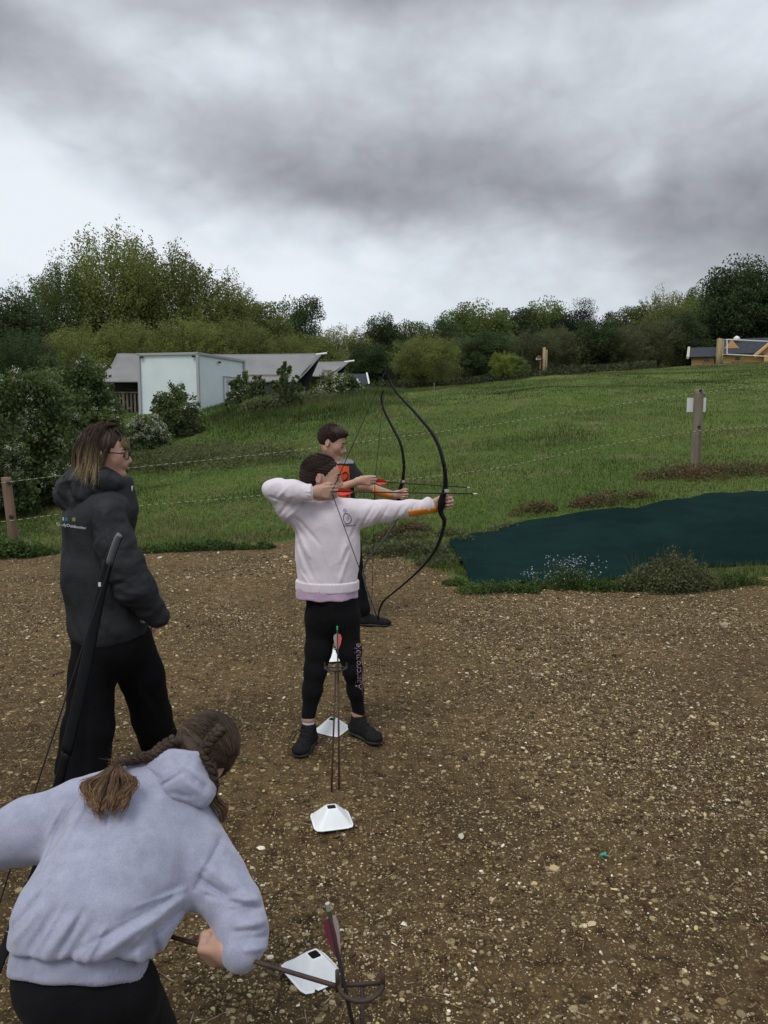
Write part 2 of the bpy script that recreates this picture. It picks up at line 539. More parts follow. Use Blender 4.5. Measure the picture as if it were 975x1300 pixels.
def ground_mat():
    m_ = bpy.data.materials.new('soil_and_turf'); m_.use_nodes = True
    q = NT(m_.node_tree)
    tc = q.n('ShaderNodeTexCoord'); P = tc.outputs['Object']
    geo = q.n('ShaderNodeNewGeometry'); P = geo.outputs['Position']
    e = q.attr('edge', 'Fac')
    en = q.m('ADD', e, q.m('MULTIPLY', q.m('SUBTRACT', q.noise(P, 3.0, 6, 0.7), 0.5), 1.0))
    mask = q.ss(en, -0.08, 0.12)
    # soil
    big = q.noise(P, 0.9, 5, 0.6)
    mid = q.noise(P, 14, 6, 0.7)
    fin = q.noise(P, 90, 5, 0.75)
    soil = q.mix(q.ss(big, 0.35, 0.65), (0.172, 0.110, 0.050), (0.098, 0.063, 0.030))
    soil = q.mix(q.ss(mid, 0.42, 0.68), soil, (0.044, 0.028, 0.013))
    soil = q.mix(q.ss(fin, 0.55, 0.75), soil, (0.24, 0.175, 0.08))
    for sc_, thr, colr in ((55, 0.74, (0.36, 0.29, 0.16)), (130, 0.66, (0.36, 0.29, 0.165)), (28, 0.89, (0.42, 0.35, 0.21))):
        vo = q.n('ShaderNodeTexVoronoi'); q.put(vo.inputs['Vector'], P); vo.inputs['Scale'].default_value = sc_
        sp = q.n('ShaderNodeSeparateColor'); q.put(sp.inputs[0], vo.outputs['Color'])
        on = q.m('MULTIPLY', q.m('GREATER_THAN', sp.outputs[0], thr), q.ss(vo.outputs['Distance'], 0.42, 0.30))
        tone = q.mix(sp.outputs[1], (0.6, 0.55, 0.5), (1.3, 1.25, 1.1))
        soil = q.mix(on, soil, q.mix(1.0, colr, tone, 'MULTIPLY'))
    # turf
    g1 = q.noise(P, 0.22, 4, 0.6); g2 = q.noise(P, 1.6, 5, 0.7); g3 = q.noise(P, 14, 4, 0.7)
    turf = q.mix(q.ss(g1, 0.4, 0.62), (0.076, 0.126, 0.022), (0.110, 0.150, 0.034))
    turf = q.mix(q.ss(g2, 0.5, 0.75), turf, (0.165, 0.15, 0.070))
    turf = q.mix(q.m('MULTIPLY', q.ss(g3, 0.45, 0.7), 0.6), turf, (0.052, 0.078, 0.020))
    worn = q.m('MULTIPLY', q.ss(en, 3.0, 0.4), q.ss(q.noise(P, 0.8, 4), 0.42, 0.62))
    turf = q.mix(q.m('MULTIPLY', worn, 0.5), turf, (0.16, 0.125, 0.062))
    c = q.mix(mask, soil, turf)
    b = q.n('ShaderNodeBsdfPrincipled'); q.put(b.inputs['Base Color'], c)
    b.inputs['Roughness'].default_value = 0.95; b.inputs['Specular IOR Level'].default_value = 0.15
    vb = q.n('ShaderNodeTexVoronoi'); q.put(vb.inputs['Vector'], P); vb.inputs['Scale'].default_value = 60
    hgt = q.m('ADD', q.m('MULTIPLY', q.noise(P, 35, 8, 0.75), 1.4), q.m('MULTIPLY', q.m('SUBTRACT', 0.5, vb.outputs['Distance']), 0.5))
    q.put(b.inputs['Normal'], q.bump(hgt, 1.0, 0.022))
    o = q.n('ShaderNodeOutputMaterial'); q.put(o.inputs[0], b.outputs[0])
    return m_


def build_terrain():
    a_front = np.radians(np.arange(-34, 34.01, 0.25))
    a_rest = np.radians(np.arange(38, 322.1, 4))
    ang = np.concatenate([a_front, a_rest])
    r = np.concatenate([[0.05, .3, .6, .85], np.geomspace(1.1, 14, 480), np.geomspace(14.2, 60, 150), np.geomspace(64, 700, 26)])
    A, R = np.meshgrid(ang, r, indexing='ij')
    X = np.sin(A) * R; Y = np.cos(A) * R
    Z = Hd(X, Y)
    na, nr = A.shape
    i = np.arange(na)[:, None]; j = np.arange(nr - 1)[None]
    i2 = (i + 1) % na
    Q = np.stack([i * nr + j, i2 * nr + j, i2 * nr + j + 1, i * nr + j + 1], -1).reshape(-1, 4)[:, ::-1]
    V = np.stack([X, Y, Z], -1).reshape(-1, 3)
    E = edge(V[:, 0], V[:, 1])
    m_ = ground_mat()
    fe = E[Q].mean(1)
    for nm, sel in (('ground', fe <= 0), ('grass_hill', fe > 0)):
        q_ = Q[sel]
        used = np.unique(q_); mp = np.zeros(len(V), int); mp[used] = np.arange(len(used))
        o = mk(nm, V[used], mp[q_], m_, origin=(0, 0, 0), attrs={'edge': E[used]})
        tag(o, 'bare brown flinty soil of the archery range' if nm == 'ground' else 'mown grass hillside rising behind the archery range', kind='structure')


build_terrain()


def scatter_mesh(base_V, base_F, pos, rot, scl, col, name, mat, parent=None, smooth=False):
    """many copies of one little shape in ONE mesh: pos (n,3), rot (n,3,3), scl (n,3), col (n,3)"""
    n = len(pos); k = len(base_V)
    V = np.einsum('nij,nkj->nki', rot, base_V[None] * scl[:, None, :]) + pos[:, None]
    F = base_F[None] + (np.arange(n) * k)[:, None, None]
    return V.reshape(-1, 3), F.reshape(-1, base_F.shape[1]), np.repeat(col, k, axis=0)


def rand_rot(n, full=True):
    a = rng.normal(size=(n, 4)); a /= np.linalg.norm(a, axis=1, keepdims=True)
    w, x, y, z = a.T
    return np.stack([np.stack([1 - 2 * (y * y + z * z), 2 * (x * y - z * w), 2 * (x * z + y * w)], -1),
                     np.stack([2 * (x * y + z * w), 1 - 2 * (x * x + z * z), 2 * (y * z - x * w)], -1),
                     np.stack([2 * (x * z - y * w), 2 * (y * z + x * w), 1 - 2 * (x * x + y * y)], -1)], 1)


def rotz_n(a, tilt=0.0):
    n = len(a); c, s_ = np.cos(a), np.sin(a)
    R = np.zeros((n, 3, 3)); R[:, 0, 0] = c; R[:, 0, 1] = -s_; R[:, 1, 0] = s_; R[:, 1, 1] = c; R[:, 2, 2] = 1
    if np.any(tilt):
        t = np.broadcast_to(tilt, (n,)); ct, st = np.cos(t), np.sin(t)
        B = np.zeros((n, 3, 3)); B[:, 0, 0] = 1; B[:, 1, 1] = ct; B[:, 1, 2] = -st; B[:, 2, 1] = st; B[:, 2, 2] = ct
        R = R @ B
    return R


_t = (1 + 5 ** .5) / 2
ICO_V = np.array([(-1, _t, 0), (1, _t, 0), (-1, -_t, 0), (1, -_t, 0), (0, -1, _t), (0, 1, _t), (0, -1, -_t), (0, 1, -_t), (_t, 0, -1), (_t, 0, 1), (-_t, 0, -1), (-_t, 0, 1)]) / 1.9
ICO_F = np.array([(0, 11, 5), (0, 5, 1), (0, 1, 7), (0, 7, 10), (0, 10, 11), (1, 5, 9), (5, 11, 4), (11, 10, 2), (10, 7, 6), (7, 1, 8), (3, 9, 4), (3, 4, 2), (3, 2, 6), (3, 6, 8), (3, 8, 9), (4, 9, 5), (2, 4, 11), (6, 2, 10), (8, 6, 7), (9, 8, 1)])
OCT_V = np.array([(1, 0, 0), (-1, 0, 0), (0, 1, 0), (0, -1, 0), (0, 0, 1), (0, 0, -1.)])
OCT_F = np.array([(0, 2, 4), (2, 1, 4), (1, 3, 4), (3, 0, 4), (2, 0, 5), (1, 2, 5), (3, 1, 5), (0, 3, 5)])


def range_points(n, power=1.0, lo=1.25, hi=9.6):
    """points on the bare ground inside (and a little outside) the view, thinning with distance"""
    d = lo * (hi / lo) ** (rng.random(n) ** power)
    u = rng.uniform(-0.62, 0.62, n)
    x, y = u * d, d
    k = edge(x, y) < rng.normal(0, 0.12, n)
    return x[k], y[k]


def build_stones():
    V_, F_, C_ = [], [], []; off = 0
    def add(bV, bF, n, smin, smax, pw, cols, flat, power=0.8, sink=0.25):
        nonlocal off
        x, y = range_points(n, power)
        n = len(x)
        # drifts: some patches are stonier than others
        keep = rng.random(n) < np.clip(0.60 + 3.4 * fbm(np.stack([x * .8, y * .8, 0 * x], -1), 4) + .10 * (x > .6), 0.10, 1)
        x, y = x[keep], y[keep]; n = len(x)
        s = smin * (smax / smin) ** (rng.random(n) ** pw)
        s = s * (0.75 + 0.09 * y)
        jit = bV[None] * 1.0
        sc3 = np.stack([s * rng.uniform(.7, 1.4, n), s * rng.uniform(.6, 1.0, n), s * rng.uniform(*flat, n)], -1)
        ci = rng.integers(0, len(cols), n)
        c = np.array(cols)[ci] * rng.uniform(.65, 1.2, (n, 1))
        pos = np.stack([x, y, Hd(x, y) + sc3[:, 2] * sink], -1)
        R = rotz_n(rng.uniform(0, 6.3, n), rng.normal(0, .45, n))
        k = len(bV)
        loc = bV[None] * (1 + rng.normal(0, .26, (n, k, 1))) * sc3[:, None]
        V = np.einsum('nij,nkj->nki', R, loc) + pos[:, None]
        F = bF[None] + (np.arange(n) * k)[:, None, None] + off
        off += n * k
        V_.append(V.reshape(-1, 3)); F_.append(F.reshape(-1, 3)); C_.append(np.repeat(c, k, axis=0))
    pale = [(.46, .38, .23), (.54, .47, .31), (.38, .30, .17), (.32, .25, .14), (.48, .38, .17), (.62, .58, .46), (.26, .21, .15), (.36, .27, .15), (.40, .32, .19)]
    clod = [(.102, .066, .029), (.064, .041, .019), (.135, .090, .040), (.118, .080, .038), (.18, .125, .058), (.050, .032, .016)]
    add(OCT_V, OCT_F, 90000, .0018, .0056, 1.4, pale, (.4, .8), .75)
    add(OCT_V, OCT_F, 60000, .0028, .009, 1.5, clod, (.5, .9), .75)
    add(ICO_V, ICO_F, 24000, .0035, .0100, 1.8, pale, (.35, .7), .8)
    add(ICO_V, ICO_F, 24000, .004, .014, 2.2, clod, (.45, .8), .8)
    add(ICO_V, ICO_F, 700, .008, .022, 2.6, pale, (.3, .55), .9)
    o = mk('gravel', np.concatenate(V_), np.concatenate(F_), M('flint', (1, 1, 1), .85, tint=True, bump=.4, bscale=180, bdist=.002), origin=(0, 0, 0), smooth=False, attrs={'tint': np.concatenate(C_)})
    tag(o, 'pale flints, grit and clods of earth strewn over the brown range', 'gravel', kind='stuff')
    # broken straw and bits of twig
    x, y = range_points(900, .8); n = len(x)
    L = rng.uniform(.008, .045, n); a = rng.uniform(0, 6.3, n)
    pos = np.stack([x, y, Hd(x, y) + .003], -1)
    sc3 = np.stack([L, np.full(n, .0012), np.full(n, .0010)], -1) * (1 + .08 * y)[:, None]
    c = np.array([(.28, .21, .12), (.16, .11, .06), (.34, .29, .2)])[rng.integers(0, 3, n)]
    V, F, C = scatter_mesh(OCT_V, OCT_F, pos, rotz_n(a), sc3, c, '', None)
    o = mk('debris', V, F, bpy.data.materials['flint'], origin=(0, 0, 0), smooth=False, attrs={'tint': C})
    tag(o, 'scattered bits of straw and broken twig on the soil', 'debris', kind='stuff')


build_stones()

SHEET_TOP = [(570, 690), (600, 683), (650, 671), (700, 662), (760, 654), (830, 645), (900, 632), (975, 627), (1090, 617)]
SHEET_BOT = [(598, 743), (625, 742.5), (660, 743), (700, 742), (760, 738), (830, 730), (890, 722), (975, 718), (1090, 712)]


def in_sheet(x, y):
    tp = np.array([T(*p)[:2] for p in SHEET_TOP]); bt = np.array([T(*p)[:2] for p in SHEET_BOT])
    P = np.concatenate([tp, bt[::-1]]); r = np.zeros(len(x), bool); j = len(P) - 1
    for i in range(len(P)):
        c = ((P[i, 1] > y) != (P[j, 1] > y)) & (x < (P[j, 0] - P[i, 0]) * (y - P[i, 1]) / (P[j, 1] - P[i, 1] + 1e-12) + P[i, 0]); r ^= c; j = i
    return r


# ------------------------------------------------------------------ grass
def build_grass():
    n = 540000
    d = 7.5 * (48 / 7.5) ** (rng.random(n) ** 0.95)
    u = rng.uniform(-0.6, 0.6, n)
    out = rng.random(n) < .16; u = np.where(out, np.sign(u) * rng.uniform(.6, 1.0, n), u)
    x, y = u * d, d
    e = edge(x, y)
    near = fbm(np.stack([x * 1.3, y * 1.3, 0 * x], -1), 3)
    k = (e > 0.02) & (e + near * .7 > 0.04 + rng.random(n) * .12)
    x, y, u, d, e, near = x[k], y[k], u[k], d[k], e[k], near[k]; n = len(x)
    ok = ~in_sheet(x, y); x, y, u, d, e, near = x[ok], y[ok], u[ok], d[ok], e[ok], near[ok]; n = len(x)
    px = u * F_PX + CX
    tuft = np.clip(fbm(np.stack([x * .9, y * .9, 0 * x + 4], -1), 3) * 3 + .1, 0, 1)
    ridge = np.clip((520 - px) / 60, 0, 1) * np.clip((px - 250) / 60, 0, 1) * np.clip((d - 19) / 6, 0, 1)
    h = (0.020 + .038 * rng.random(n) ** 2) * (1 + 1.1 * tuft) + ridge * rng.uniform(.08, .34, n)
    h *= np.where(e < .7, 1.5, 1.0)
    w = .0020 + .00058 * d + ridge * .012
    a = rng.uniform(0, 6.3, n); lean = rng.normal(0, .45, n) * h + .01
    sx, sy = np.cos(a), np.sin(a)
    z = Hd(x, y) - .004
    B = np.stack([x, y, z], -1)
    S = np.stack([sx, sy, 0 * sx], -1) * w[:, None] / 2
    Tp = B + np.stack([-sy * lean, sx * lean, h], -1)
    V = np.stack([B - S, B + S, Tp], 1).reshape(-1, 3)
    F = np.arange(n * 3).reshape(-1, 3)
    g = np.array([(.094, .170, .027), (.120, .182, .036), (.078, .138, .026), (.160, .198, .048), (.24, .22, .090), (.102, .158, .042)])
    ci = rng.choice(6, n, p=[.33, .25, .2, .12, .05, .05])
    dry = fbm(np.stack([x * .35, y * .35, 0 * x + 9], -1), 3)
    c = g[ci]; c = np.where((dry > .05)[:, None] & (rng.random(n) < .45)[:, None], np.array([(.235, .205, .090)]), c)
    patch = .60 + 1.15 * np.clip(fbm(np.stack([x * .6, y * .6, 0 * x + 31], -1), 3), -.3, .3)
    c = c * (rng.uniform(.75, 1.15, n) * patch)[:, None]
    o = mk('grass', V, F, leaf_mat('grass_blades', (1, 1, 1), (1, 1, 1), trans=.3, rnd=0), origin=(0, 0, 0), smooth=False, attrs={'tint': np.repeat(c, 3, axis=0)})
    tag(o, 'short mown grass with rougher tufts covering the hillside', 'grass', kind='stuff')


build_grass()

# ------------------------------------------------------------------ trees and shrubs
BARK = M('bark', (.09, .075, .055), .9, (.05, .042, .033), 8, bump=.5, bscale=20, bdist=.03)
LEAF = {
    'mid': leaf_mat('leaf_mid_green', (0.134, 0.179, 0.049), (0.091, 0.129, 0.035)),
    'olive': leaf_mat('leaf_olive', (0.192, 0.213, 0.061), (0.130, 0.156, 0.044)),
    'dark': leaf_mat('leaf_dark_green', (0.064, 0.095, 0.034), (0.042, 0.067, 0.024)),
    'pine': leaf_mat('leaf_pine', (0.016, 0.030, 0.015), (0.012, 0.022, 0.011)),
    'yellow': leaf_mat('leaf_yellow_green', (0.232, 0.265, 0.049), (0.128, 0.173, 0.034)),
    'brush': leaf_mat('leaf_brush', (0.139, 0.148, 0.067), (0.092, 0.106, 0.047)),
    'haw': leaf_mat('leaf_hawthorn', (.120, .160, .052), (.062, .090, .032), vscale=1.4, rnd=.15),
    'sorrel': leaf_mat('leaf_sorrel', (.150, .092, .052), (.095, .095, .038), vscale=3, rnd=.3),
    'nettle': leaf_mat('leaf_nettle', (.095, .150, .036), (.060, .100, .026), vscale=3, rnd=.3),
    'blossom': leaf_mat('may_blossom', (.62, .62, .52), (.50, .50, .40), rnd=.1, trans=.2),
}


def leaf_quads(cen, size, up=0.3, aspect=1.6):
    n = len(cen)
    a = rng.normal(size=(n, 3)); a /= np.linalg.norm(a, axis=1, keepdims=True)
    b = rng.normal(size=(n, 3)); b[:, 2] += up; b -= a * (a * b).sum(1, keepdims=True); b /= np.linalg.norm(b, axis=1, keepdims=True)
    s_ = np.broadcast_to(size, (n,))[:, None]
    # pointed leaf: base, two sides, tip
    V = np.stack([cen - b * s_ * aspect * .5, cen + a * s_ * .5, cen + b * s_ * aspect * .5, cen - a * s_ * .5], 1)
    return V.reshape(-1, 3), np.arange(n * 4).reshape(-1, 4)


def make_crown(kind, seed, nclump, nleaf, lsize):
    """unit tree, height 1, standing at 0: returns leaf vertices, quads, tints and the limb mesh"""
    global rng
    keep = rng; rng = np.random.default_rng(seed)
    if kind == 'broad': rx, rz, cz, low = .40, .47, .55, .10
    elif kind == 'airy': rx, rz, cz, low = .38, .52, .50, .05
    elif kind == 'pine': rx, rz, cz, low = .30, .46, .56, .12
    elif kind == 'cone': rx, rz, cz, low = .16, .50, .52, .06
    elif kind == 'poplar': rx, rz, cz, low = .28, .52, .52, .06
    else: rx, rz, cz, low = .50, .50, .48, .02
    dirs = rng.normal(size=(nclump, 3)); dirs /= np.linalg.norm(dirs, axis=1, keepdims=True)
    rad = rng.random(nclump) ** .42
    lob = 1 + (1.05 if kind == 'airy' else .75) * fbm(dirs * 2.1 + seed * 3.1, 3)
    C = dirs * (rad * lob)[:, None] * np.array([rx, rx, rz]); C[:, 2] += cz
    if kind == 'cone': C[:, :2] *= np.clip(1.9 * (1.02 - C[:, 2:3]), .12, 1.6)
    if kind == 'pine': C[:, 2] += .02 * np.sin(C[:, 2] * 56)
    C = C[(C[:, 2] > low) & (C[:, 2] < 1.0)]
    m_ = len(C)
    per = nleaf // m_
    cs = rng.uniform(.030, .062, m_) * (1.15 if kind != 'airy' else 1.0)
    g = rng.normal(size=(m_, per, 3)); gl = np.linalg.norm(g, axis=2, keepdims=True); g = g / gl * np.minimum(gl, 1.75) * cs[:, None, None]
    flat = {'airy': (0.8, 0.8, 1.35), 'pine': (1.35, 1.35, .6)}.get(kind, (1.1, 1.1, .75))
    g *= np.array(flat)
    L = (C[:, None] + g).reshape(-1, 3)
    tint = np.repeat(rng.uniform(.7, 1.25, (m_, 1)) * rng.uniform(.94, 1.06, (m_, 3)), per, axis=0) * rng.uniform(.75, 1.2, (m_ * per, 1))
    if kind in ('airy', 'shrub'):   # thin whips of leaves standing proud of the crown
        nb = 80 if kind == 'airy' else 26
        dr = rng.normal(size=(nb, 3)); dr[:, 2] = np.abs(dr[:, 2]) * 1.0 + .1; dr /= np.linalg.norm(dr, axis=1, keepdims=True)
        t = np.linspace(.55, 1.0, 26)
        lob2 = 1 + .95 * fbm(dr * 2.1 + seed * 3.1, 3)
        bp = dr[:, None] * (t[None, :, None] * lob2[:, None, None]) * np.array([rx, rx, rz]); bp[..., 2] += cz + .03 * t[None] ** 2
        bp = bp + rng.normal(0, .006, bp.shape)
        bp = bp.reshape(-1, 3); bp = np.repeat(bp, 4, axis=0) + rng.normal(0, .007, (len(bp) * 4, 3))
        L = np.concatenate([L, bp]); tint = np.concatenate([tint, rng.uniform(.85, 1.3, (len(bp), 1)) * np.ones((1, 3))])
    okz = L[:, 2] > .012
    L, tint = L[okz], tint[okz]
    V, Q = leaf_quads(L, lsize * rng.uniform(.65, 1.25, len(L)))
    mb = MB()
    top = .8 if kind in ('pine', 'cone', 'poplar') else .5
    tr = spline([(0, 0, -.03), (.008, .004, .1), (-.012, .01, .3), (.01, -.008, top)], 10)
    r0 = .022 if kind != 'shrub' else .016
    mb.tube(tr, np.linspace(r0, r0 * .35, 10), 7)
    idx = rng.choice(m_, min(m_, 34), replace=False)
    for k in idx:
        z0 = min(C[k, 2] * .55, top * .95) * rng.uniform(.5, 1)
        p0 = np.array([np.interp(z0, tr[:, 2], tr[:, 0]), np.interp(z0, tr[:, 2], tr[:, 1]), z0])
        mid = (p0 + C[k]) / 2 + np.array([0, 0, -.02]) + rng.normal(0, .02, 3)
        mb.tube(spline([p0, mid, C[k]], 6), np.linspace(r0 * .42, r0 * .10, 6), 5)
    rng = keep
    return V, Q, np.repeat(tint, 4, axis=0), mb


_protos = {}
SPEC = {'broad': (330, 46000, .0145), 'broad2': (270, 40000, .015), 'airy': (420, 46000, .0085), 'airy2': (340, 42000, .009), 'pine': (170, 34000, .010),
        'cone': (90, 14000, .012), 'poplar': (150, 26000, .012), 'shrub': (120, 20000, .015), 'shrub2': (90, 16000, .016)}


def tree(proto, leaf, px, Y, top, wpx, label, cat='tree', group=None, name='tree', base=None, rot=None):
    key = (proto, leaf)
    x = (px - CX) / F_PX * Y * (1 / (_c - 0))  # refined below
    P0 = W(px, top, Y)
    zb = float(H(P0[0], Y)) if base is None else base
    h = P0[2] - zb
    wid = wpx / F_PX * Y
    if proto not in _protos:
        kind = proto.rstrip('2')
        _protos[proto] = make_crown(kind, 11 + len(_protos) * 5, *SPEC[proto])
    root = empty(name, (P0[0], Y, zb))
    tag(root, label, cat, group)
    k1 = ('m', proto, leaf)
    if k1 not in _protos:
        V, Q, t, mb = _protos[proto]
        co = mk('crown', V, Q, LEAF[leaf], root, smooth=False, attrs={'tint': t})
        # mk subtracts the root's origin: put the unit mesh back at 0
        co.data.transform(Matrix.Translation(Vector(ORG[root.name])))
        to = mb.build('trunk', BARK, root); to.data.transform(Matrix.Translation(Vector(ORG[root.name])))
        _protos[k1] = (co.data, to.data)
    else:
        for nm, me in zip(('crown', 'trunk'), _protos[k1]):
            o = bpy.data.objects.new(nm, me); COL.objects.link(o); o.parent = root
    env = {'broad': .86, 'airy': .84, 'pine': .66, 'cone': .30, 'poplar': .62, 'shrub': 1.05}[proto.rstrip('2')]
    sx = wid / env
    root.scale = (sx, sx, h / .99)
    root.rotation_euler[2] = rng.uniform(0, 6.28) if rot is None else rot
    return root


GL, GR = 'trees behind the tents', 'trees along the top of the hill'
A_ = 'airy'
tree('airy', 'olive', 148, 52, 302, 165, 'tallest tree, loose olive-green and airy at the top, behind the white box', group=GL)
tree('airy2', 'olive', 222, 55, 324, 165, 'wide airy olive tree to the right of the tallest tree behind the tent ridge', group=GL)
tree('airy', 'olive', 285, 57, 364, 130, 'olive tree sloping down towards the dark poplar behind the big tent roof', group=GL)
tree('airy2', 'mid', 72, 50, 342, 120, 'green tree on the left shoulder of the tallest tree', group=GL)
tree('broad', 'dark', 8, 44, 378, 120, 'dark tree at the left border of the picture behind the hawthorns', group=GL)
tree('broad2', 'olive', 330, 58, 392, 96, 'rounded olive tree directly left of the dark poplar', group=GL)
tree('poplar', 'dark', 381, 78, 373, 60, 'dark upright tree standing alone above the tent gable', group=GL)
tree('airy', 'olive', 432, 62, 420, 105, 'low yellowish willow behind the second tent gable', group=GL)
tree('broad2', 'olive', 395, 55, 430, 90, 'low olive tree behind the gable of the large tent', group=GL)
tree('broad', 'dark', 482, 82, 405, 62, 'small dark round-topped tree on the skyline above the bow tips', group=GR)
tree('broad2', 'mid', 526, 88, 414, 66, 'pale green skyline tree between the dark round tree and the wood', group=GR)
tree('airy2', 'olive', 540, 46, 428, 98, 'broad bushy willow standing in front of the wood behind the tall bow tip', group=GR)
tree('broad', 'mid', 602, 76, 391, 108, 'large rounded green tree at the left end of the hilltop wood', group=GR)
tree('broad2', 'dark', 566, 68, 412, 66, 'dark tree tucked behind the bushy willow', group=GR)
tree('broad2', 'dark', 655, 82, 398, 88, 'dark broadleaf tree right of the large rounded green tree', group=GR)
tree('broad', 'mid', 697, 84, 387, 84, 'green domed tree left of the black pine on the skyline', group=GR)
tree('pine', 'pine', 736, 80, 385, 64, 'black irregular pine on the skyline', 'tree', GR, name='pine_tree')
tree('cone', 'pine', 774, 84, 400, 26, 'small pointed conifer right of the black pine', 'tree', GR, name='conifer')
tree('broad2', 'mid', 803, 77, 396, 86, 'green tree in the dip right of the pointed conifer', group=GR)
tree('airy2', 'olive', 846, 76, 377, 96, 'light olive tree rising above the left cabin', group=GR)
tree('broad', 'mid', 882, 82, 371, 54, 'small domed tree on the skyline above the cabins', group=GR)
tree('broad2', 'mid', 912, 72, 376, 90, 'green tree behind the wooden net pole and the cabins', group=GR)
tree('broad', 'dark', 950, 66, 334, 112, 'tallest dark tree at the right border above the cabins', group=GR)
tree('broad2', 'dark', 1015, 64, 342, 120, 'dark tree cut by the right border of the picture', group=GR)
tree('airy', 'mid', -70, 50, 360, 150, 'green tree just outside the left border behind the hawthorns', group=GL)
for px, Y, top, w, lf, lab in ((-230, 48, 380, 150, 'mid', 'green tree well outside the left border'), (-420, 50, 400, 160, 'dark', 'dark tree farthest outside the left border'), (1110, 62, 360, 130, 'mid', 'green tree outside the right border'), (1230, 64, 372, 140, 'dark', 'dark tree well outside the right border'), (1370, 66, 380, 150, 'mid', 'green tree farthest outside the right border')):
    tree('broad2', lf, px, Y, top, w, lab, group=GR if px > 0 else GL)
# lower scrubby trees in front of the wood
GS = 'scrubby trees in front of the hilltop wood'
SCRUB_LABELS = ['brownish scrubby tree below the large rounded green tree', 'dark scrubby tree behind the bright yellow-green bush', 'brownish scrubby tree directly behind the short upright timbers', 'brownish scrubby tree just right of the short upright timbers', 'dark scrubby tree under the black skyline pine', 'brownish scrubby tree under the small pointed conifer', 'tall brownish scrubby tree between the conifer and the cabins', 'dark scrubby tree directly left of the small cabin', 'brownish scrubby tree behind the small cabin roof', 'brownish scrubby tree rising behind the long cabin roof', 'dark scrubby tree directly behind the bushy willow', 'dark scrubby tree in the gap between shed and bushy willow', 'brownish scrubby tree cut by the right border behind the cabins']
for k, (px, Y, top, w, lf) in enumerate([(585, 60, 432, 70, 'brush'), (622, 58, 425, 70, 'dark'), (668, 60, 424, 78, 'brush'), (712, 61, 418, 80, 'brush'), (752, 62, 412, 82, 'dark'),
                                     (792, 62, 418, 78, 'brush'), (832, 63, 408, 82, 'brush'), (866, 64, 402, 70, 'dark'), (905, 68, 404, 80, 'brush'), (955, 70, 398, 90, 'brush'), (515, 66, 436, 60, 'dark'), (470, 60, 440, 66, 'dark'), (1000, 68, 400, 90, 'brush')]):
    tree('airy2' if lf == 'brush' else 'broad2', lf, px, Y, top, w, SCRUB_LABELS[k], group=GS)
GB = 'low trees behind the tents'
WILLOW_LABELS = ['dark low willow behind the hawthorns left of the tent deck', 'low olive willow above the left end of the big tent roof', 'low olive willow directly behind the left half of the white box', 'low olive willow behind the right edge of the white box', 'low olive willow behind the middle of the big tent roof', 'low olive willow under the dark upright tree behind the tent gable']
for k, (px, Y, top, w, lf) in enumerate([(30, 38, 428, 110, 'dark'), (95, 42, 418, 110, 'olive'), (165, 44, 412, 110, 'olive'), (240, 46, 405, 120, 'olive'), (305, 48, 410, 120, 'olive'), (360, 50, 431, 90, 'olive')]):
    tree('airy2', lf, px, Y, top, w, WILLOW_LABELS[k], group=GB)
tree('shrub', 'yellow', 640, 45, 446, 38, 'bright yellow-green bush in front of the dark wood', 'bush', name='bush')
tree('shrub2', 'mid', 652, 47, 450, 42, 'green bush touching the bright yellow-green bush', 'bush', name='bush')


def undergrowth():
    n = 46000
    # along the crest, under the wood
    px = rng.uniform(420, 1060, n); Y = rng.uniform(44, 60, n)
    x = (px - CX) / F_PX * Y * 1.0
    hmax = .15 + .8 * np.clip(fbm(np.stack([x * .3, Y * .3, 0 * x], -1), 3) + .3, 0, 1) + .8 * ((Y - 44) / 16)
    hmax = np.where(px > 828, -1.0, hmax) * np.clip((px - 420) / 60 + .3, .3, 1)
    z = H(x, Y) + rng.random(n) ** 1.3 * hmax
    V, Q = leaf_quads(np.stack([x, Y, z], -1), rng.uniform(.06, .15, n))
    t = np.array([(.055, .062, .028), (.04, .056, .02), (.075, .072, .04), (.03, .045, .018)])[rng.integers(0, 4, n)] * rng.uniform(.7, 1.2, (n, 1))
    o = mk('undergrowth', V, Q, leaf_mat('undergrowth_leaves', (1.1, 1.05, 1.1), (.8, .85, .8), rnd=0), origin=(0, 0, 0), smooth=False, attrs={'tint': np.repeat(t, 4, axis=0)})
    tag(o, 'tangled undergrowth at the foot of the hilltop wood', 'undergrowth', kind='stuff')


undergrowth()


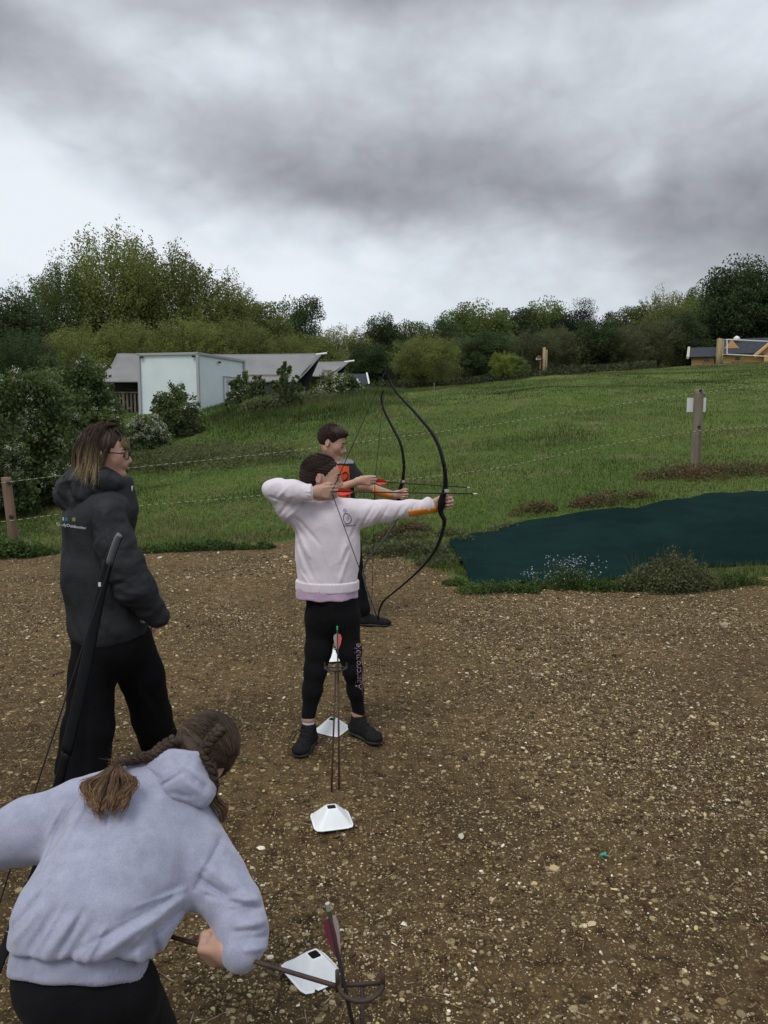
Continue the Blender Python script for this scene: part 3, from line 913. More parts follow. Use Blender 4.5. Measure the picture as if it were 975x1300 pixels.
def hawthorn(px, Y, top, wpx, label, blossom=.5, seed=1, nleaf=26000, lsz=.055, cat='bush', nm='hawthorn', leaf='haw', base=None, spread=1.0, ns=130):
    """near bush: dense leaves on arching sprays, with may blossom along the upper sprays"""
    r = np.random.default_rng(seed)
    P0 = W(px, top, Y); x0 = P0[0]; zb = float(H(x0, Y)) if base is None else base
    h = P0[2] - zb; R = wpx / F_PX * Y / 2
    root = empty(nm, (x0, Y, zb)); tag(root, label, cat)
    L = []; Ls = []; mb = MB(); B = []
    for s_ in range(ns):
        a = r.uniform(0, 6.28); el = r.uniform(.05, 1.0)
        tip = np.array([math.cos(a) * R * math.sqrt(max(0, 1 - (el * .92) ** 2)) * r.uniform(.7, 1.1), math.sin(a) * R * math.sqrt(max(0, 1 - (el * .92) ** 2)) * r.uniform(.7, 1.1), h * el * r.uniform(.85, 1.0)])
        p0 = np.array([tip[0] * .1, tip[1] * .1, h * .04]); mid = tip * np.array([.55, .55, .62]) + np.array([0, 0, h * .14])
        sp = spline([p0, mid, tip, tip + np.array([tip[0] * .1, tip[1] * .1, -h * .07])], 26) + np.array([x0, Y, zb])
        if s_ % 2 == 0: mb.tube(sp, np.linspace(.022, .004, 26), 4)
        k = nleaf // ns
        t = r.random(k) ** .6 * 25; i = t.astype(int)
        c = sp[i] + (sp[np.minimum(i + 1, 25)] - sp[i]) * (t - i)[:, None] + r.normal(0, 1, (k, 3)) * np.array([.13, .13, .10]) * R * spread * (1.15 - t / 40)[:, None]
        L.append(c)
        if r.random() < blossom and el > .25:
            nb = r.integers(3, 9)
            for _ in range(nb):
                j = r.integers(12, 26); cc = sp[j] + r.normal(0, .10, 3) * R * .5
                B.append(cc + r.normal(0, .028, (r.integers(10, 34), 3)))
    L = np.concatenate(L); L = L[L[:, 2] > H(L[:, 0], L[:, 1]) - .02]
    global rng
    keep = rng; rng = r
    V, Q = leaf_quads(L, lsz * r.uniform(.6, 1.2, len(L)), aspect=1.3)
    cl = 1 + 1.2 * fbm(L * 2.3 / max(R, .4), 2)
    t = (np.clip(cl, .6, 1.5) * r.uniform(.8, 1.2, len(L)))[:, None] * np.ones((1, 3))
    mk('foliage', V, Q, LEAF[leaf], root, smooth=False, attrs={'tint': np.repeat(t, 4, axis=0)})
    mb.build('stem', BARK, root)
    if B:
        B = np.concatenate(B); V, Q = leaf_quads(B, lsz * .42 * r.uniform(.7, 1.3, len(B)), aspect=1.0)
        mk('blossom', V, Q, LEAF['blossom'], root, smooth=False, attrs={'tint': np.ones((len(V), 3))})
    rng = keep
    return root


hawthorn(20, 14.2, 470, 175, 'large hawthorn sprinkled with white blossom behind the leaning left fence post', .6, 3, 42000, .052)
hawthorn(88, 17.5, 452, 125, 'dark hawthorn reaching towards the tent porch, a little blossom on its left flank', .25, 4, 30000, .058)
hawthorn(-30, 12.8, 520, 120, 'low hawthorn with white blossom cut by the left border', .7, 5, 22000, .05)
hawthorn(98, 19.5, 492, 70, 'dull green bush under the left end of the tent deck', .1, 9, 12000, .06)
hawthorn(222, 22.5, 484, 66, 'dark green bush with thin arching shoots in front of the white box', .12, 6, 8500, .055, spread=.6)
hawthorn(186, 21.0, 524, 52, 'small bush with white blossom below the left edge of the white box', .9, 7, 7000, .05, spread=.8)
hawthorn(314, 27, 470, 50, 'young tree with thin foliage at the right end of the white box', .0, 8, 2600, .075, 'sapling', 'sapling', spread=.55, ns=46)
hawthorn(362, 25, 456, 42, 'slender young tree standing before the big tent wall', .0, 10, 2400, .07, 'sapling', 'sapling', spread=.5, ns=40)
hawthorn(428, 30, 476, 62, 'bush with cream blossom hiding the foot of the tent gables', .8, 11, 9000, .085)
hawthorn(392, 28, 503, 84, 'brownish low scrub right of the slender young tree', .0, 12, 9000, .085, leaf='brush')
hawthorn(336, 26, 508, 60, 'brownish low scrub between the two young trees', .0, 13, 6000, .075, leaf='brush')


def weeds(name, label, cat, spots, leaf, hgt, rad, nleaf, lsz, white=0, group=None):
    """low leafy clump made of several close-set plants"""
    V_, Q_, t_ = [], [], []; n0 = 0; mb = MB(); Bw = []
    P_ = []
    for (px, py, s_) in spots:
        p = T(px, py); P_.append(p)
        n = int(nleaf * s_)
        a = rng.uniform(0, 6.28, n); rr = rad * s_ * rng.random(n) ** .6
        hh = hgt * s_ * (1 - (rr / (rad * s_)) ** 2 * .7) * rng.random(n) ** .8 * (1 + 1.3 * fbm(np.stack([a * 1.5, rr * 9, 0 * a], -1), 2))
        x = p[0] + np.cos(a) * rr * 1.4; y = p[1] + np.sin(a) * rr * .8
        L = np.stack([x, y, Hd(x, y) + hh], -1)
        V, Q = leaf_quads(L, lsz * rng.uniform(.5, 1.3, n), aspect=1.5)
        V_.append(V); Q_.append(Q + n0); n0 += len(V); t_.append(np.repeat(rng.uniform(.6, 1.35, (n, 1)) * np.ones((1, 3)), 4, axis=0))
        for _ in range(int(24 * s_)):
            b = np.array([p[0] + rng.normal(0, rad * .7), p[1] + rng.normal(0, rad * .4), 0]); b[2] = Hd(b[0], b[1])
            tp = b + np.array([rng.normal(0, .05), rng.normal(0, .05), hgt * s_ * rng.uniform(.6, 1.35)])
            mb.tube([b, (b + tp) / 2 + rng.normal(0, .01, 3), tp], [.003, .0025, .0012], 3)
            if white: Bw.append(tp + rng.normal(0, .02, (white, 3)))
    c0 = np.mean(P_, 0)
    root = empty(name, c0); tag(root, label, cat, group)
    mk('foliage', np.concatenate(V_), np.concatenate(Q_), LEAF[leaf], root, smooth=False, attrs={'tint': np.concatenate(t_)})
    mb.build('stem', LEAF[leaf], root, tint=True)
    if Bw:
        Bw = np.concatenate(Bw); V, Q = leaf_quads(Bw, .011 * rng.uniform(.7, 1.4, len(Bw)), aspect=1.1)
        mk('flower_heads', V, Q, M('pale_flower', (.30, .34, .42), .8), root, smooth=False)
    return root


weeds('sorrel_clump', 'reddish brown sorrel clump on the turf just above the left part of the green sheet', 'weeds', [(676, 650, .9), (688, 648, .6)], 'sorrel', .17, .26, 420, .026)
weeds('sorrel_clump', 'brownish sorrel clump above the middle of the green sheet', 'weeds', [(752, 640, .8), (768, 636, 1.0), (738, 642, .5)], 'sorrel', .16, .27, 380, .026)
weeds('sorrel_clump', 'small reddish weeds right of the brownish sorrel clump', 'weeds', [(815, 630, .7), (806, 632, .4)], 'sorrel', .13, .22, 280, .024)
weeds('weed_clump', 'brown weeds massed around the foot of the right fence post', 'weeds', [(840, 606, .7), (858, 603, .9), (880, 602, 1), (905, 602, 1), (930, 600, .9), (955, 598, .9), (975, 600, .8), (895, 607, .6)], 'sorrel', .15, .42, 420, .028)
weeds('weed_clump', 'big mound of rusty and green weeds against the lower edge of the green sheet', 'weeds', [(810, 748, .8), (832, 747, 1.1), (852, 747, 1.3), (874, 748, 1.1), (893, 748, .8), (795, 749, .6), (842, 752, .8), (865, 752, .8)], 'brush', .27, .17, 1300, .016)
weeds('sorrel_clump', 'rusty seed heads in the middle of the weed mound by the green sheet', 'weeds', [(838, 746, .9), (860, 745, .9), (850, 744, .8)], 'sorrel', .37, .14, 420, .014)
weeds('wildflower_clump', 'thin weeds with pale blue-white flower heads in front of the green sheet', 'weeds', [(712, 748, 1.0), (726, 749, 1.0), (740, 748, .8), (680, 748, .6)], 'nettle', .24, .12, 500, .016, white=5)
weeds('nettle_patch', 'low green weeds along the sheet corner nearest the archers', 'weeds', [(600, 752, .7), (625, 751, .8), (652, 750, .8), (580, 742, .6), (668, 751, .6)], 'nettle', .13, .18, 700, .018)
weeds('nettle_patch', 'low green weeds along the right lower edge of the green sheet', 'weeds', [(912, 745, .8), (932, 743, .8), (955, 742, .6), (770, 750, .7), (755, 750, .7)], 'nettle', .15, .18, 700, .018)
weeds('nettle_patch', 'bright nettles at the foot of the leaning left fence post', 'weeds', [(4, 705, .9), (16, 707, .9), (30, 706, .7), (-12, 706, .8), (48, 704, .5)], 'nettle', .26, .22, 900, .03)
weeds('nettle_patch', 'low nettles on the turf border behind the woman in the dark jacket', 'weeds', [(60, 703, .5), (190, 701, .6), (210, 700, .7), (228, 699, .7), (245, 698, .7), (270, 697, .8), (290, 697, .6), (310, 697, .5), (335, 696, .5)], 'nettle', .16, .22, 650, .028)
weeds('weed_clump', 'rank brown weeds on the bank between the two archers and the green sheet', 'weeds', [(478, 705, .8), (500, 702, .9), (525, 700, .9), (548, 705, .8), (560, 716, .7), (590, 690, .6), (620, 680, .6), (640, 672, .5), (480, 690, .6), (520, 684, .6), (570, 678, .5)], 'brush', .16, .30, 700, .026)
weeds('sorrel_clump', 'dark red sorrel patch seen between the bow strings of the two archers', 'weeds', [(505, 680, .9), (522, 676, .8), (490, 684, .6)], 'sorrel', .18, .22, 700, .024)
weeds('weed_clump', 'brownish rough growth on the slope below the white box', 'weeds', [(190, 596, 1), (220, 592, 1.2), (250, 588, 1.2), (280, 586, 1.2), (310, 588, 1.0), (335, 584, .8), (205, 580, 1), (240, 575, 1)], 'brush', .28, .8, 620, .04)


# ------------------------------------------------------------------ tents, white box, cabins
CANVAS = M('tent_canvas', (.205, .205, .205), .85, (.17, .17, .172), .7, bump=.3, bscale=2.5, bdist=.05)
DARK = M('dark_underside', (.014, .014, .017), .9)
BEIGE = M('beige_canvas', (.25, .215, .165), .9, (.20, .17, .13), 1.2)
DECK = M('weathered_deck_wood', (.15, .125, .10), .9, (.085, .07, .058), 5, bump=.4, bscale=9, stretch=(1, 1, .2))
WHITEBOX = M('white_panel', (.64, .705, .73), .45, (.59, .66, .69), 1.2)
GREYTRIM = M('grey_alloy_trim', (.33, .34, .35), .5)
PINE = M('new_pine_cladding', (.60, .35, .15), .7, (.48, .27, .11), 3, stretch=(.3, .3, 6), bump=.3, bscale=4, bdist=.03)
FELT = M('dark_roof_felt', (.040, .046, .060), .9, (.028, .032, .042), 4)
WHITEP = M('white_paint', (.72, .72, .70), .5)
GLASS = M('dark_glass', (.02, .022, .025), .15, spec=.6)
POLEW = M('pale_pole_timber', (.30, .235, .13), .85, (.20, .155, .09), 3, stretch=(2, 2, .3))


def build_tent(x0, x1, Yf, depth, zb, ze, zr, overh, label, deck=True, ridge_tip=1.0, x_eave0=None, x_eave1=None):
    """lodge tent: long canvas roof whose gable ends sweep out to a ridge tip"""
    root = empty('lodge_tent', ((x0 + x1) / 2, Yf, zb)); tag(root, label, 'tent', 'safari tents at the edge of the field')
    Ym = Yf + depth / 2
    mb = MB()
    n, m_ = 26, 12
    e0 = x0 if x_eave0 is None else x_eave0; e1 = x1 - ridge_tip if x_eave1 is None else x_eave1
    for side in (-1, 1):
        G = np.zeros((n, m_, 3))
        for j in range(m_):
            t = j / (m_ - 1)            # 0 ridge, 1 eave
            sag = -math.sin(t * math.pi) * .10
            xa = (x0 + overh * 0) * (1 - t) + e0 * t
            cur = .22 * math.sin(t * math.pi)
            xb = x1 * (1 - t) + e1 * t
            xa2 = xa + cur * .8; xb2 = xb - cur * .25
            xs = np.linspace(xa2, xb2, n)
            G[:, j, 0] = xs
            G[:, j, 1] = Ym + side * t * (depth / 2 + .25)
            G[:, j, 2] = zr * (1 - t) + ze * t + sag + .05 * np.cos((xs - x0) / max(x1 - x0, 1) * math.pi * 4) * 0 - .05 * np.sin((xs - xa2) / (xb2 - xa2) * math.pi) * (1 - t)
        mb.grid(G)
    roof = mb.build('roof', CANVAS, root, smooth=True)
    sm = roof.modifiers.new('thickness', 'SOLIDIFY'); sm.thickness = .03
    # near-black triangles on the underside of the gable overhang
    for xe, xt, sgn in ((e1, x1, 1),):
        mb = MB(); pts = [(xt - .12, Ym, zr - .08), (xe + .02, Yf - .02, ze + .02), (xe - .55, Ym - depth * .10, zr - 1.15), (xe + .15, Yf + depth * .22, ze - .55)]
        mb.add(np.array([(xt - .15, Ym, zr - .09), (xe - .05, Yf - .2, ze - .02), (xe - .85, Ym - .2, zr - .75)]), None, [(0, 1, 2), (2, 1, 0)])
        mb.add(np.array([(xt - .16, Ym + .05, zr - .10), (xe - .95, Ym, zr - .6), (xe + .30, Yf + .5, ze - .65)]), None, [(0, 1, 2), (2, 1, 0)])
        mb.build('gable_underside', DARK, root)
        mb = MB(); mb.tube([(xt - .3, Ym, zr - .05), (xt + .22, Ym, zr + .02)], .05, 8); mb.build('ridge_pole', WHITEP, root)
    mb = MB()
    wx0, wx1 = x0 + 1.9, e1 - .35
    mb.box(((wx0 + wx1) / 2, Ym, (zb + ze + .35) / 2), (wx1 - wx0, depth - .7, ze + .35 - zb))
    mb.poly_prism([(wx1 - .01, Yf + .35, ze + .3), (wx1 - .01, Ym + depth / 2 - .35, ze + .3), (wx1 - .01, Ym, zr - .25)], (1, 0, 0), .03)
    mb.build('wall', BEIGE, root)
    mb = MB()
    for xx in ((wx0 + 3.0, wx0 + 5.2, wx1 - 1.6) if deck else ((wx0 + wx1) / 2,)): mb.box((xx, Yf + .33, zb + 1.15), (.85, .05, .62))
    mb.build('window', GLASS, root)
    if deck:
        zd = zb + .0
        mb = MB(); mb.box(((x0 + wx0) / 2 + .1, Ym, zd - .06), (wx0 - x0 + .5, depth, .12))
        mb.box(((x0 + wx0) / 2 + .1, Yf + .05, zd - .26), (wx0 - x0 + .5, .06, .30))
        mb.build('deck', DECK, root)
        mb = MB()
        for xx in np.arange(x0 + .05, wx0 + .3, .9): mb.box((xx, Yf + .1, zd + .58), (.1, .1, 1.16)); mb.box((xx, Yf + .1, zd - .7), (.12, .12, 1.0))
        mb.box(((x0 + wx0) / 2 + .1, Yf + .1, zd + 1.15), (wx0 - x0 + .4, .12, .06)); mb.box(((x0 + wx0) / 2 + .1, Yf + .1, zd + .12), (wx0 - x0 + .4, .06, .08))
        for xx in np.arange(x0 + .1, wx0 + .3, .17): mb.box((xx, Yf + .1, zd + .62), (.09, .03, 1.0))
        mb.build('balustrade', DECK, root)
        mb = MB(); mb.box(((x0 + wx0) / 2 + .2, Ym + .3, zd + 1.0), (wx0 - x0 - .2, depth - 1.2, 2.0)); mb.build('porch_interior', M('porch_shade', (.045, .040, .034), .9, (.02, .02, .02), 1.5), root)  # solid dark box: shade of the open porch put into its colour
        for xx in (x0 + .08, wx0 - .2):
            mb = MB(); mb.tube([(xx, Yf + .02, zd), (xx, Yf + .02, ze + .05)], .06, 8); mb.build('awning_pole', DECK, root)
    return root


def px2x(px, Y): return W(px, 530, Y)[0]


def px2z(py, Y): return W(CX, py, Y)[2]


Yt = 36.0
build_tent(px2x(130, Yt), px2x(405, Yt), Yt, 4.6, px2z(531, Yt), px2z(485, Yt), px2z(449, Yt + 2.3), 0, 'large grey canvas lodge tent with a wooden deck, half hidden by the white box', True, ridge_tip=px2x(405, Yt) - px2x(378, Yt), x_eave0=px2x(118, Yt))
Yt2 = 40.0
build_tent(px2x(372, Yt2), px2x(443, Yt2), Yt2, 3.6, px2z(520, Yt2), px2z(478, Yt2), px2z(458.5, Yt2 + 1.8), 0, 'second grey canvas tent peeping out right of the large tent gable', False, ridge_tip=px2x(443, Yt2) - px2x(418, Yt2))


def cabin_small():
    Y = 46.0
    xa, xb = px2x(430, Y), px2x(470, Y); zt, zb = px2z(474, Y), px2z(497, Y); zg = float(H(xb, Y)) - .3
    root = empty('shed', ((xa + xb) / 2, Y, zg)); tag(root, 'low shed with dark roof and white bargeboard right of the two tents', 'shed')
    mb = MB(); mb.poly_prism([(xa, Y, zb), (xb, Y, zb), (xb - .25, Y + 1.6, zt), (xa, Y + 1.6, zt)], (0, .02, .06), .07)
    mb.poly_prism([(xa, Y + 1.6, zt), (xb - .25, Y + 1.6, zt), (xb, Y + 3.2, zb), (xa, Y + 3.2, zb)], (0, .02, .06), .07); mb.build('roof', FELT, root)
    mb = MB(); mb.tube([(xb + .03, Y - .04, zb + .02), (xb - .22, Y + 1.56, zt + .1)], .055, 6); mb.build('bargeboard', WHITEP, root)
    mb = MB(); mb.box(((xa + xb) / 2, Y + 1.6, (zg + zb) / 2), (xb - xa - .2, 2.8, zb - zg)); mb.build('wall', M('rust_wall', (.16, .06, .04), .8), root)
    # small pale chimney pot like a bell tent vent in front
    x = px2x(454, 42); zz = px2z(497, 42)
    r2 = empty('garden_urn', (x, 42, zz)); 
    mb = MB(); mb.tube([(x, 42, zz - .3), (x, 42, zz + .35), (x, 42, zz + .52), (x, 42, zz + .60), (x, 42, zz + .68)], [.20, .17, .15, .06, .02], 10)
    o = mb.build('body', M('pale_grey_plaster', (.42, .44, .45), .8), r2, smooth=True)
    tag(r2, 'small pale grey bollard with pointed cap in front of the dark shed roof', 'bollard'); r2.name = 'bollard'


cabin_small()


def white_box():
    C = np.array([px2x(253, 31), 31.0, 0]); s_ = unit((.232, .973, 0)); f = unit((-.973, .232, 0)); L, Wd = 4.4, 2.5
    zb, zt = px2z(533, 31), px2z(448.5, 31)
    root = empty('box_container', (*(C[:2] + (s_ * L / 2 + f * Wd / 2)[:2]), zb)); tag(root, 'large white box trailer body standing in front of the tents', 'trailer')
    ctr = C + s_ * L / 2 + f * Wd / 2
    mb = MB(); mb.box((ctr[0], ctr[1], (zb + zt) / 2), (Wd, L, zt - zb), ax=-f, ay=s_, bev=.03); mb.build('body', WHITEBOX, root)
    t = .035
    mb = MB()
    for a, b in ((0, 0), (0, 1), (1, 0), (1, 1)):
        p = C + s_ * L * a + f * Wd * b; mb.box((p[0], p[1], (zb + zt) / 2), (.10, .10, zt - zb + .02), ax=-f, ay=s_)
    for a in (0, 1):
        p = C + s_ * L * a + f * Wd / 2
        for z in (zt, zb + .02): mb.box((p[0], p[1], z), (Wd + .1, .09, .09), ax=-f, ay=s_)
        p = C + s_ * L / 2 + f * Wd * a
        for z in (zt, zb + .02): mb.box((p[0], p[1], z), (.09, L + .1, .09), ax=-f, ay=s_)
    mb.build('corner_trim', GREYTRIM, root)
    for a in (.06, .94):
        p = C + f * Wd * a - s_ * .05; mb = MB(); mb.box((p[0], p[1], zt - .12), (.13, .03, .07), ax=-f, ay=s_); mb.build('marker_lamp', M('black_plastic', (.02, .02, .02), .5), root)
    p = C + s_ * L * .42 - f * .05; mb = MB(); mb.box((p[0], p[1], zt - .22), (.04, .2, .07), ax=-f, ay=s_); mb.build('marker_lamp', bpy.data.materials['black_plastic'], root)
    # side door: frame of seams and hinges
    d = empty  # noqa
    mb = MB(); o_ = -f * .012
    for a in (.52, .80):
        p = C + s_ * L * a + o_; mb.box((p[0], p[1], zb + .98), (.03, .035, 1.62), ax=-f, ay=s_)
    for z in (zb + .18, zb + 1.78):
        p = C + s_ * L * .66 + o_; mb.box((p[0], p[1], z), (.03, L * .28, .035), ax=-f, ay=s_)
    fr = mb.build('door_frame', GREYTRIM, root)
    mb = MB(); p = C + s_ * L * .60 - f * .03; mb.tube([(p[0], p[1], zb + .25), (p[0], p[1], zb + 1.7)], .018, 6); mb.build('lock_bar', GREYTRIM, root)
    mb = MB()
    for a in (.25, .75):
        for b in (.06, .94):
            p = C + s_ * L * a + f * Wd * b; mb2 = MB(); mb2.tube([(p + f * .09)[:2].tolist() + [zb - .15], (p - f * .09)[:2].tolist() + [zb - .15]], .30, 16); mb2.build('wheel', M('tyre_rubber', (.03, .03, .03), .8), root)


white_box()


def cabin(pxl, pxr, Y, ytop, yeave, ybase, label, gable=None, dormer=None, pots=(), win=()):
    xa, xb = px2x(pxl, Y), px2x(pxr, Y); zt, ze, zb = px2z(ytop, Y + 2.5), px2z(yeave, Y), px2z(ybase, Y)
    zg = float(H(xa, Y)) - .8; zb = min(zb, zg)
    root = empty('log_cabin', ((xa + xb) / 2, Y, zg)); tag(root, label, 'cabin', 'new timber cabins on the hill crest'); root.rotation_euler[2] = -math.atan2((xa + xb) / 2, Y)
    dp = 5.0
    mb = MB(); mb.box(((xa + xb) / 2, Y + dp / 2 + .25, (ze + zg) / 2), (xb - xa - .4, dp, ze - zg))
    for xx in (xa + .2, xb - .2): mb.poly_prism([(xx, Y + .25, ze), (xx, Y + dp + .25, ze), (xx, Y + dp / 2 + .25, zt - .1)], (.05 if xx < xb - 1 else -.05, 0, 0), .05)
    mb.build('wall', PINE, root)
    mb = MB()
    mb.poly_prism([(xa, Y - .1, ze - .08), (xb, Y - .1, ze - .08), (xb, Y + 2.75, zt), (xa, Y + 2.75, zt)], (0, -.4, .9), .10)
    mb.poly_prism([(xa, Y + 2.75, zt), (xb, Y + 2.75, zt), (xb, Y + 5.6, ze - .08), (xa, Y + 5.6, ze - .08)], (0, .4, .9), .10)
    rf = mb.build('roof', FELT, root)
    mb = MB(); mb.tube([(xa - .05, Y - .18, ze - .05), (xa - .05, Y + 2.72, zt + .10)], .10, 6); mb.build('bargeboard', M('cream_board', (.55, .50, .42), .6) if 'cream_board' not in bpy.data.materials else bpy.data.materials['cream_board'], root)
    for (wx, wy) in win:
        x, z = px2x(wx, Y), px2z(wy, Y)
        mb = MB(); mb.box((x, Y + .22, z), (.46, .05, .42)); w_ = mb.build('window', WHITEP if False else PINE, root)
        mb = MB(); mb.box((x, Y + .185, z), (.32, .02, .28)); mb.build('pane', GLASS, w_)
    for (wx, wy) in pots:
        x, z = px2x(wx, Y + 2), px2z(wy, Y + 2)
        mb = MB(); mb.tube([(x, Y + 2, z - .6), (x, Y + 2, z)], .11, 8); c = mb.build('chimney', FELT, root)
        mb = MB(); mb.tube([(x, Y + 2, z), (x, Y + 2, z + .08), (x, Y + 2, z + .2), (x, Y + 2, z + .28)], [.20, .24, .17, .04], 10); mb.build('cowl', WHITEP, c, smooth=True)
    if dormer:
        x, z = px2x(dormer[0], Y), px2z(dormer[1], Y)
        mb = MB(); mb.poly_prism([(x - .55, Y + .9, z - .38), (x + .55, Y + .9, z - .38), (x, Y + .9, z + .30)], (0, 1.6, 0), 1.6); mb.build('dormer', PINE, root)
    if gable:
        gx, gy0, gy1, hw = gable
        x = px2x(gx, Y - .8); z0, z1 = px2z(gy0, Y - .8), px2z(gy1, Y - .8); hw = hw / F_PX * Y
        mb = MB(); mb.poly_prism([(x - hw, Y - .8, z0), (x + hw, Y - .8, z0), (x, Y - .8, z1)], (0, 1, 0), 2.6); mb.box((x, Y + .2, (z0 + zg) / 2), (hw * 1.5, 2.0, z0 - zg)); mb.build('gable', PINE, root)
        mb = MB()
        for s2 in (-1, 1):
            mb.tube([(x + s2 * (hw + .3), Y - .95, z0 - .15), (x, Y - .95, z1 + .18)], .13, 6)
        mb.build('gable_board', M('honey_pine_board', (.62, .38, .17), .6), root)
    return root


cabin(872, 906, 58, 442.5, 453, 464, 'small timber cabin with dark roof left of the net pole', win=[(893, 456.5)])
cabin(911, 992, 56, 431, 448.5, 463, 'long timber cabin with dark roof and big pine gable behind the white-edged net', gable=(988, 450, 430, 22), dormer=(926, 434), pots=[(916, 431), (960, 425)], win=[(934, 454)])


def net():
    Y = 50.0
    x0 = px2x(908.5, Y); zg = float(H(x0, Y))
    p = empty('wooden_pole', (x0, Y, zg - .3)); tag(p, 'thick pale timber pole standing beside the white-edged net', 'pole')
    mb = MB(); mb.tube([(x0, Y, zg - .4), (x0 + .01, Y, px2z(430, Y))], [.17, .155], 12); mb.build('post', POLEW, p, smooth=True)
    mb = MB(); mb.tube([(x0 + .25, Y + .1, zg - .4), (x0 + .24, Y + .1, px2z(431, Y))], [.10, .09], 10); mb.build('brace_post', POLEW, p, smooth=True)
    r = empty('sports_net', (px2x(950, Y), Y, zg)); tag(r, 'rectangular ball-game net edged with white tape in front of the cabins', 'net')
    a = np.array([px2x(918, Y), Y, px2z(431, Y)]); b = np.array([px2x(1010, Y), Y + 3, px2z(434, Y + 3)])
    c = np.array([px2x(919, Y), Y, px2z(450, Y)]); d = np.array([px2x(1010, Y), Y + 3, px2z(453, Y + 3)])
    c = c.copy(); d = d.copy()
    mb = MB()
    for q1, q2 in ((a, b), (c, d), (a, c), (b, d), (a * .68 + b * .32 * 1.0, c * .68 + d * .32)):
        if abs(q1[0] - q2[0]) < .3 and q1 is not a and q1 is not b: continue
        mb.tube([q1, q2], .035, 5)
    mb.build('tape', WHITEP, r)
    mb = MB()
    for t in np.linspace(0, 1, 40): mb.tube([a * (1 - t) + b * t, c * (1 - t) + d * t], .004, 3, caps=False)
    for t in np.linspace(.1, .9, 8): mb.tube([a * (1 - t) + c * t, b * (1 - t) + d * t], .004, 3, caps=False)
    mb.build('mesh', M('net_cord', (.05, .05, .05), .8), r)
    mb = MB(); mb.tube([b + np.array([.1, 0, .1]), (b[0] + .1, b[1], zg - .3)], .09, 8); mb.build('end_post', POLEW, r)
    mb = MB(); mb.tube([a, (x0, Y, a[2] + .02)], .012, 4); mb.tube([c, (x0, Y, c[2])], .012, 4); mb.build('guy_cord', WHITEP, r)


net()


def hill_poles():
    Y = 46.0; x = px2x(689, Y); zg = float(H(x, Y))
    r = empty('wooden_pole', (x, Y, zg)); tag(r, 'pair of short upright timbers by the yellow-green bush below the wood', 'pole')
    mb = MB(); mb.tube([(x, Y, zg - .3), (x, Y, px2z(441, Y))], [.09, .085], 9); mb.build('post', POLEW, r, smooth=True)
    mb = MB(); mb.tube([(x + .13, Y + .1, zg - .3), (x + .13, Y + .1, px2z(444, Y))], [.08, .075], 9); mb.build('post', POLEW, r, smooth=True)
    x2 = px2x(684.5, Y); z2 = px2z(455, Y)
    b = empty('bird_table', (px2x(683, Y), Y, zg)); tag(b, 'small red-roofed box on a thin stake left of the upright timbers', 'bird table')
    mb = MB(); mb.tube([(x2, Y, zg - .2), (x2, Y, z2)], .03, 6); mb.build('stake', POLEW, b)
    mb = MB(); mb.box((px2x(682, Y), Y, z2 - .03), (.26, .2, .10)); mb.build('box', WHITEP, b)
    mb = MB(); mb.poly_prism([(px2x(679, Y), Y - .2, z2 + .02), (px2x(686, Y), Y - .2, z2 + .02), (px2x(682.5, Y), Y - .2, z2 + .17)], (0, 1, 0), .4); mb.build('roof', M('rust_roof', (.20, .05, .035), .8), b)


hill_poles()

# ------------------------------------------------------------------ fence
POST = M('weathered_post', (.20, .17, .125), .92, (.12, .10, .078), 9, stretch=(1, 1, .12), bump=.8, bscale=14, bdist=.01)
POSTR = M('weathered_brown_post', (.19, .125, .085), .92, (.12, .08, .058), 9, stretch=(1, 1, .12), bump=.8, bscale=14, bdist=.01)


def rope_mat():
    m_ = bpy.data.materials.new('fence_rope'); m_.use_nodes = True
    q = NT(m_.node_tree)
    a = q.attr('along', 'Fac'); 
    s_ = q.m('SINE', q.m('MULTIPLY', a, 2 * math.pi / .095))
    c = q.mix(q.ss(s_, -.1, .15), (.06, .075, .035), (.30, .31, .18))
    b = q.n('ShaderNodeBsdfPrincipled'); q.put(b.inputs['Base Color'], c); b.inputs['Roughness'].default_value = .8
    o = q.n('ShaderNodeOutputMaterial'); q.put(o.inputs[0], b.outputs[0]); return m_


ROPE = rope_mat()


def post(px, pyb, pyt, wpx, m_, label, lean=(0, 0)):
    b = T(px, pyb); Y = b[1]; top = W(px, pyt, Y); h = top[2] - b[2]; r = wpx / F_PX * Y / 2
    n, seg = 26, 20
    zz = np.linspace(-.25, h, n); G = []
    for z in zz:
        a = np.arange(seg + 1) / seg * 2 * math.pi
        P = np.stack([np.cos(a) * 1.5, np.sin(a) * 1.5, np.full(seg + 1, z * 1.2)], -1)
        P[-1] = P[0]
        rr = r * (1 + .10 * fbm(P + px, 3)) * (1.02 - .06 * z / h)
        crack = 1 - .10 * np.exp(-((((a + 1.9 + .15 * z) % (2 * math.pi)) - math.pi) / .10) ** 2) * (z < h * .75)
        rr = rr * crack; rr[-1] = rr[0]
        G.append(np.stack([b[0] + np.cos(a) * rr + lean[0] * z, b[1] + np.sin(a) * rr + lean[1] * z, np.full(seg + 1, b[2] + z)], -1))
    G = np.array(G)
    top_c = G[-1].mean(0) + np.array([0, 0, .006])
    G = np.concatenate([G, [(G[-1] - top_c) * .9 + top_c], [np.tile(top_c, (seg + 1, 1))]])
    root = empty('fence_post', b); tag(root, label, 'fence post', 'round wooden fence posts')
    mb = MB(); mb.grid(G[:, ::-1]); mb.build('post', m_, root, smooth=True)
    return root, b, h, r


